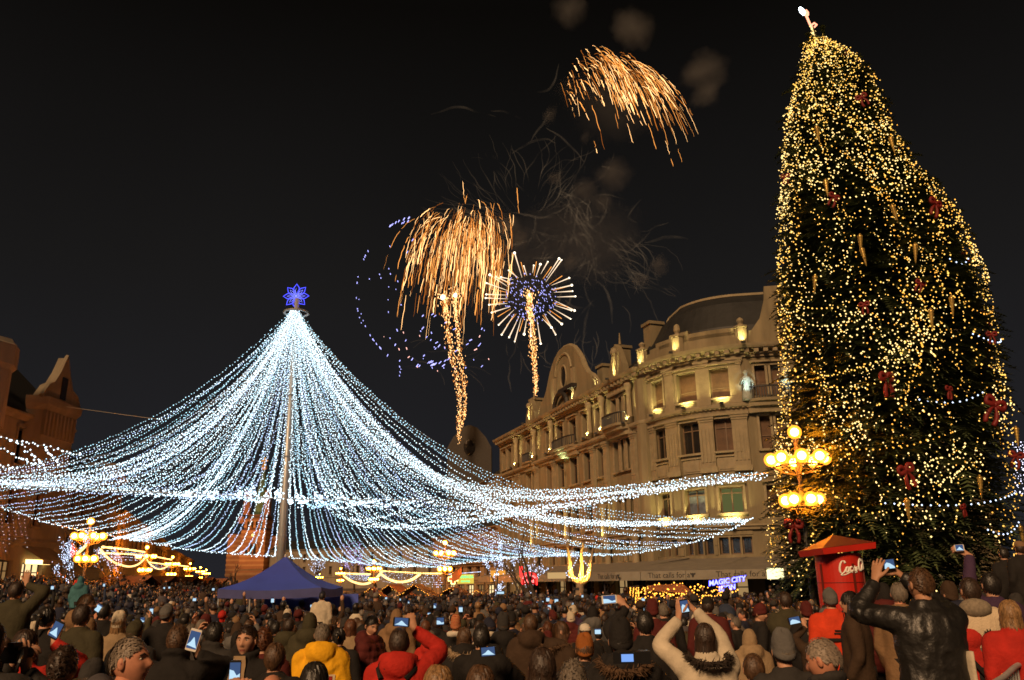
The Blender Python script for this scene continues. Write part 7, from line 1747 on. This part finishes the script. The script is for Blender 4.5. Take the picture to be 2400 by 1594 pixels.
# ================================================================== the rest of the near crowd, one by one
def filler(total=300):
    R = random.Random(2024); n0 = len(PEOPLE); pos = [(a, b) for a, b, *_ in PEOPLE]; heads = [(c, d, e, b) for a, b, c, d, e, o in PEOPLE]
    used = set()
    def zone(px, top):
        if top > 1530: return 'at the bottom edge ' + ('left' if px < 800 else 'centre' if px < 1600 else 'right')
        L = [(110, 'near the waving hand on the left'), (330, 'left of the olive beanie'), (480, 'above the phone in white case'), (640, 'in front of the gazebo side'), (830, 'behind the yellow parka'), (980, 'behind the red backpack man'), (1150, 'before the centre street lamp'), (1320, 'before the red neon sign'), (1480, 'behind the black beanie'), (1640, 'before the amber lit stall'), (1800, 'below the blue neon sign'), (1980, 'beside the red column'), (2180, 'under the christmas tree'), (9999, 'near the barriers on the right')]
        return next(b for a, b in L if px < a)
    coats = ['black'] * 11 + ['charcoal'] * 7 + ['navy'] * 5 + ['dark brown'] * 4 + ['olive'] * 2 + ['maroon', 'grey', 'tan', 'slate', 'denim', 'denim', 'purple', 'cream']
    heads_ = [('short', h, None) for h in ('dark brown', 'brown', 'black', 'grey', 'dark brown', 'black', 'black', 'dark brown')] + [('long', h, None) for h in ('dark brown', 'brown', 'fair', 'auburn', 'black')] + [('bob', 'brown', None), ('bun', 'brown', None), ('curly', 'auburn', None), ('curly', 'dark brown', None), ('crop', 'grey', None)] + [('crop', 'brown', ('beanie', c)) for c in ('black', 'charcoal', 'grey', 'olive', 'navy', 'maroon', 'cream', 'dark brown', 'black', 'charcoal')] + [(None, None, ('hood', c)) for c in ('black', 'olive', 'dark brown', 'navy', 'charcoal', 'black')] + [('short', 'black', ('cap', 'black')), ('crop', 'brown', ('pompom', 'cream')), ('crop', 'brown', ('pompom', 'grey'))]
    cand = []
    Y = 5.4
    while Y < 30:
        x = -.68 * Y
        while x < .66 * Y:
            cand.append((x + R.uniform(-.22, .22), Y + R.uniform(-.22, .22))); x += .66 if Y < 12 else .62
        Y += .66 if Y < 12 else .7
    cand.sort(key=lambda q: q[1]); cnt = 0
    for x, y in cand:
        if n0 + cnt >= total: break
        if any((a - x) ** 2 + (b - y) ** 2 < .26 for a, b in pos): continue
        if x > 6.3 and y > 18 or (abs(x - 7.9) < 1.2 and abs(y - 20.5) < 1.4) or (abs(x + 7.9) < 2 and abs(y - 28) < 2): continue
        hgt = R.gauss(1.70, .075); px, top = proj((x, y, gz(x, y) + hgt)); hp = FPX * .246 / y / .985
        if top > 1588 or px < -50 or px > 2450: continue
        bad = False
        for hx, ht, he, hy in heads:
            if y < hy - .2 and abs(px - hx) < (hp * .42 + he * 1.0) and top < ht + he * 2.4: bad = True; break
            if y >= hy and abs(px - hx) < he * .35 and ht < top - 4 and False: bad = True
        if bad: continue
        if top > 1490 and R.random() < .35: continue
        z = zone(px, top)
        for tr in range(200):
            ct = R.choice(coats); hd = R.choice(heads_); kd = hd[2][0] if hd[2] else hd[0]; key = (z, ct, kd, hd[2][1] if hd[2] else hd[1])
            if key not in used: used.add(key); break
        arm = R.random(); Lp, Rp = 'down', 'down'
        if arm < .10: Rp = R.choice(('face', 'chest', 'up'))
        elif arm < .14: Lp = Rp = 'face'
        elif arm < .17: Lp = 'up'
        elif arm < .35: Lp = Rp = 'pocket'
        desc = {'short': 'short {} hair', 'long': 'long {} hair', 'bob': '{} bobbed hair', 'bun': '{} tied hair', 'curly': 'curly {} hair', 'crop': 'cropped {} hair', 'beanie': '{} knit hat', 'hood': '{} hood up', 'cap': '{} cap', 'pompom': '{} pompom hat'}[kd].format(key[3])
        st = R.choice(('coat', 'coat', 'hood', 'puffer', 'collar'))
        lab = 'person in %s %s, %s, %s' % (ct, {'coat': 'coat', 'hood': 'jacket', 'puffer': 'quilted jacket', 'collar': 'coat'}[st], desc, z)
        fc = R.gauss(0, 22); yw = R.choice((-30, 0, 0, 0, 30, -12, 14))
        if R.random() < .05: fc += R.choice((-90, 90))
        person(px, top, hp, lab, ct, st, (hd[0], hd[1]) if hd[0] else None, hd[2], Lp, Rp, 'curl', 'curl', fc, yw, R.choice((4, 8, 12)), fur=R.choice(('brown', 'grey', 'dark')) if st == 'hood' and R.random() < .3 else None, skin=R.randrange(3), hi=False, group='onlookers in the crowd')
        pos.append((x, y)); cnt += 1
        if Rp == 'up' and R.random() < .9:
            o = PEOPLE[-1][5]; a = math.radians(fc); wx, wy, wz = np.array(ARMS['up'][1]) + [-.06, .05, .13]; s = o.scale[0]; c = np.array(o.location) + s * np.array([wx * math.cos(a) - wy * math.sin(a), wx * math.sin(a) + wy * math.cos(a), wz]); q = proj(c)
            phone(q[0], q[1], c[1], .075, .14, 'phone raised by the ' + ' '.join(lab.split()[:1]) + ' in ' + ct + ' ' + z, bright=R.random() < .5, group='phones held up in the crowd')
    return max(b for a, b in pos[-40:])
YCUT = filler()

# ================================================================== the mass of the far crowd
def far_crowd(y0):
    R = random.Random(99); cols = [CLOTH[k] for k in ('black', 'charcoal', 'navy', 'dark brown', 'olive', 'maroon', 'grey', 'slate', 'tan', 'cream', 'red', 'denim')]; hairs = [HAIRC[k] for k in ('dark brown', 'brown', 'black', 'grey', 'fair')]; mats = cols + hairs + [SKIN[0]]; wts = [12, 9, 6, 5, 3, 1.5, 1.2, 3, .8, .8, .7, 3]; m = MB(); SK = len(mats) - 1
    def fig(x, y, h, arm=None):
        g = gz(x, y); z = g + h; c = R.choices(range(len(cols)), wts)[0]; hr = len(cols) + R.choices(range(5), [6, 3, 7, 1, .5])[0]; b = R.uniform(.9, 1.1); n = 8 if y < 38 else 6; a0 = R.uniform(0, 1); tw = R.gauss(0, .3)
        def ring(w, d, zz, yo=0): return [(x + b * (w * math.cos(a + a0) * math.cos(tw) - d * math.sin(a + a0) * math.sin(tw)), y + yo + b * (w * math.cos(a + a0) * math.sin(tw) + d * math.sin(a + a0) * math.cos(tw)), zz) for a in np.linspace(0, 2 * PI, n + 1)[:-1]]
        m.loft([ring(.22, .15, g), ring(.23, .15, z - .62), ring(.235, .14, z - .42), ring(.18, .11, z - .32), ring(.085, .08, z - .25)], c)
        t = R.random(); k = R.choices(range(len(cols)), wts)[0] if t < .45 else hr
        m.loft([ring(.055, .06, z - .27), ring(.066, .075, z - .22), ring(.077, .09, z - .14), ring(.078, .092, z - .10)], SK if t > .3 and R.random() < .3 else k, cap=False)
        e = .02 if t < .45 else .004; yo = -.008
        m.loft([ring(.081 + e, .096 + e, z - .155, yo), ring(.083 + e, .098 + e, z - .09, yo), ring(.066 + e, .08 + e, z - .025, yo), ring(.03, .035, z + e, yo)], k)
        if arm: 
            s = np.array([x + .17, y, z - .36]); w = s + np.array(arm); m.tube([s, (s + w) / 2 + [.05, .05, -.04], w], [.075, .055, .045], 5, c); m.sphere(w + [0, 0, .06], .05, 6, 4, (1, .6, 1.5), SK); return w
    y = y0 + .1
    while y < 86:
        st = .62 if y < 40 else (.72 if y < 60 else .95); x = -.67 * y
        while x < .66 * y:
            X, Yv = x + R.uniform(-.25, .25), y + R.uniform(-.25, .25); x += st
            if X < -31 and Yv > 34: continue
            if abs(X + 7.9) < 1.9 and abs(Yv - 28) < 1.9: continue
            if (X - 11.9) ** 2 + (Yv - 27.5) ** 2 < 17 or (X > 7.3 and Yv > 18 and Yv < 24 and abs(X - 7.9) < .9): continue
            if X > 6 and Yv > 44 or Yv > 60 and X > 0 or (X > 4.6 and X < 8.8 and Yv > 29.3 and Yv < 32): continue
            q = R.random(); fig(X, Yv, R.gauss(1.70, .11) + (.42 if q < .012 else -.25 if q < .08 else 0), (R.uniform(-.12, .05), R.uniform(.1, .3), R.uniform(.35, .55)) if q > .97 else None)
        y += st * .95
    for px, py, Yv in ((123, 1377, 27), (244, 1371, 32), (456, 1405, 24), (639, 1407, 24), (867, 1418, 23), (1020, 1420, 23.5), (1080, 1428, 22), (1340, 1416, 24), (1322, 1428, 22), (1506, 1420, 23), (1304, 1408, 26), (1261, 1412, 25), (570, 1392, 26)):
        c = P(px, py, Yv); g = gz(c[0], Yv); h = min(1.85, max(1.5, c[2] - g - .12)); fig(c[0] - .2, Yv, h, (c[0] - (c[0] - .2 + .17), .1, c[2] - (g + h - .36) - .07))
    m.build('crowd', mats, None, True, kind='stuff')
    PHL = ['lit phone above the far heads right of the waving hand', 'lit phone in the far crowd below the big left lamp', 'wide lit phone in the crowd just left of the gazebo leg', 'small teal lit phone above the cropped head with white phone case', 'lit phone raised under the middle of the gazebo', 'wide lit phone above the boy in dark red jacket', 'upright lit phone just left of the centre lamp foot', 'upright lit phone right of the centre lamp post', 'square bright screen right of the raised red sleeve', 'broad white light low before the lit pharmacy shops', 'round bright light before the red neon sign', 'left one of two close lit phones before the red neon sign', 'right one of two close lit phones before the red neon sign', 'lit phone between the red neon sign and the golden tree', 'lit phone below the golden forked tree', 'lit phone straight below the golden forked tree, lower one', 'narrow lit phone under the amber lit stall', 'lit phone at the left foot of the amber lit stall', 'small lit phone left of the raised white phone', 'small lit phone above the yellow parka head', 'narrow lit phone before the right market hut', 'narrow lit phone before the pointed market hut', 'white light at the foot of the market huts', 'smaller white light beside the one at the market huts', 'left of two lit phones before the left market huts', 'right of two lit phones before the left market huts', 'small lit phone between left market huts and gazebo', 'lit phone just above the raised white phone']
    for (px, py, Yv, w, h), lab in zip(((123, 1377, 27, .10, .14), (244, 1371, 32, .08, .14), (456, 1405, 24, .12, .09), (334, 1453, 12, .07, .07), (639, 1407, 24, .09, .15), (867, 1418, 23, .16, .10), (1020, 1420, 23.5, .09, .16), (1080, 1428, 22, .10, .16), (1032, 1456, 13.5, .12, .13), (1173, 1389, 48, .5, .16), (1284, 1405, 34, .16, .16), (1261, 1414, 25, .10, .12), (1271, 1412, 26, .08, .12), (1304, 1408, 26, .12, .14), (1340, 1416, 24, .10, .14), (1322, 1430, 22, .15, .12), (1506, 1428, 21, .08, .14), (1507, 1405, 28, .14, .10), (1365, 1397, 34, .08, .12), (730, 1420, 22, .06, .09), (958, 1411, 30, .06, .12), (938, 1405, 36, .06, .1), (880, 1398, 40, .2, .2), (905, 1402, 40, .12, .12), (385, 1378, 40, .1, .1), (397, 1377, 42, .1, .12), (500, 1381, 40, .14, .12), (1448, 1399, 34, .12, .08)), PHL):
        phone(px, py, Yv, w, h, lab, bright=R.random() < .75, group='phones glowing in the far crowd')
far_crowd(YCUT)
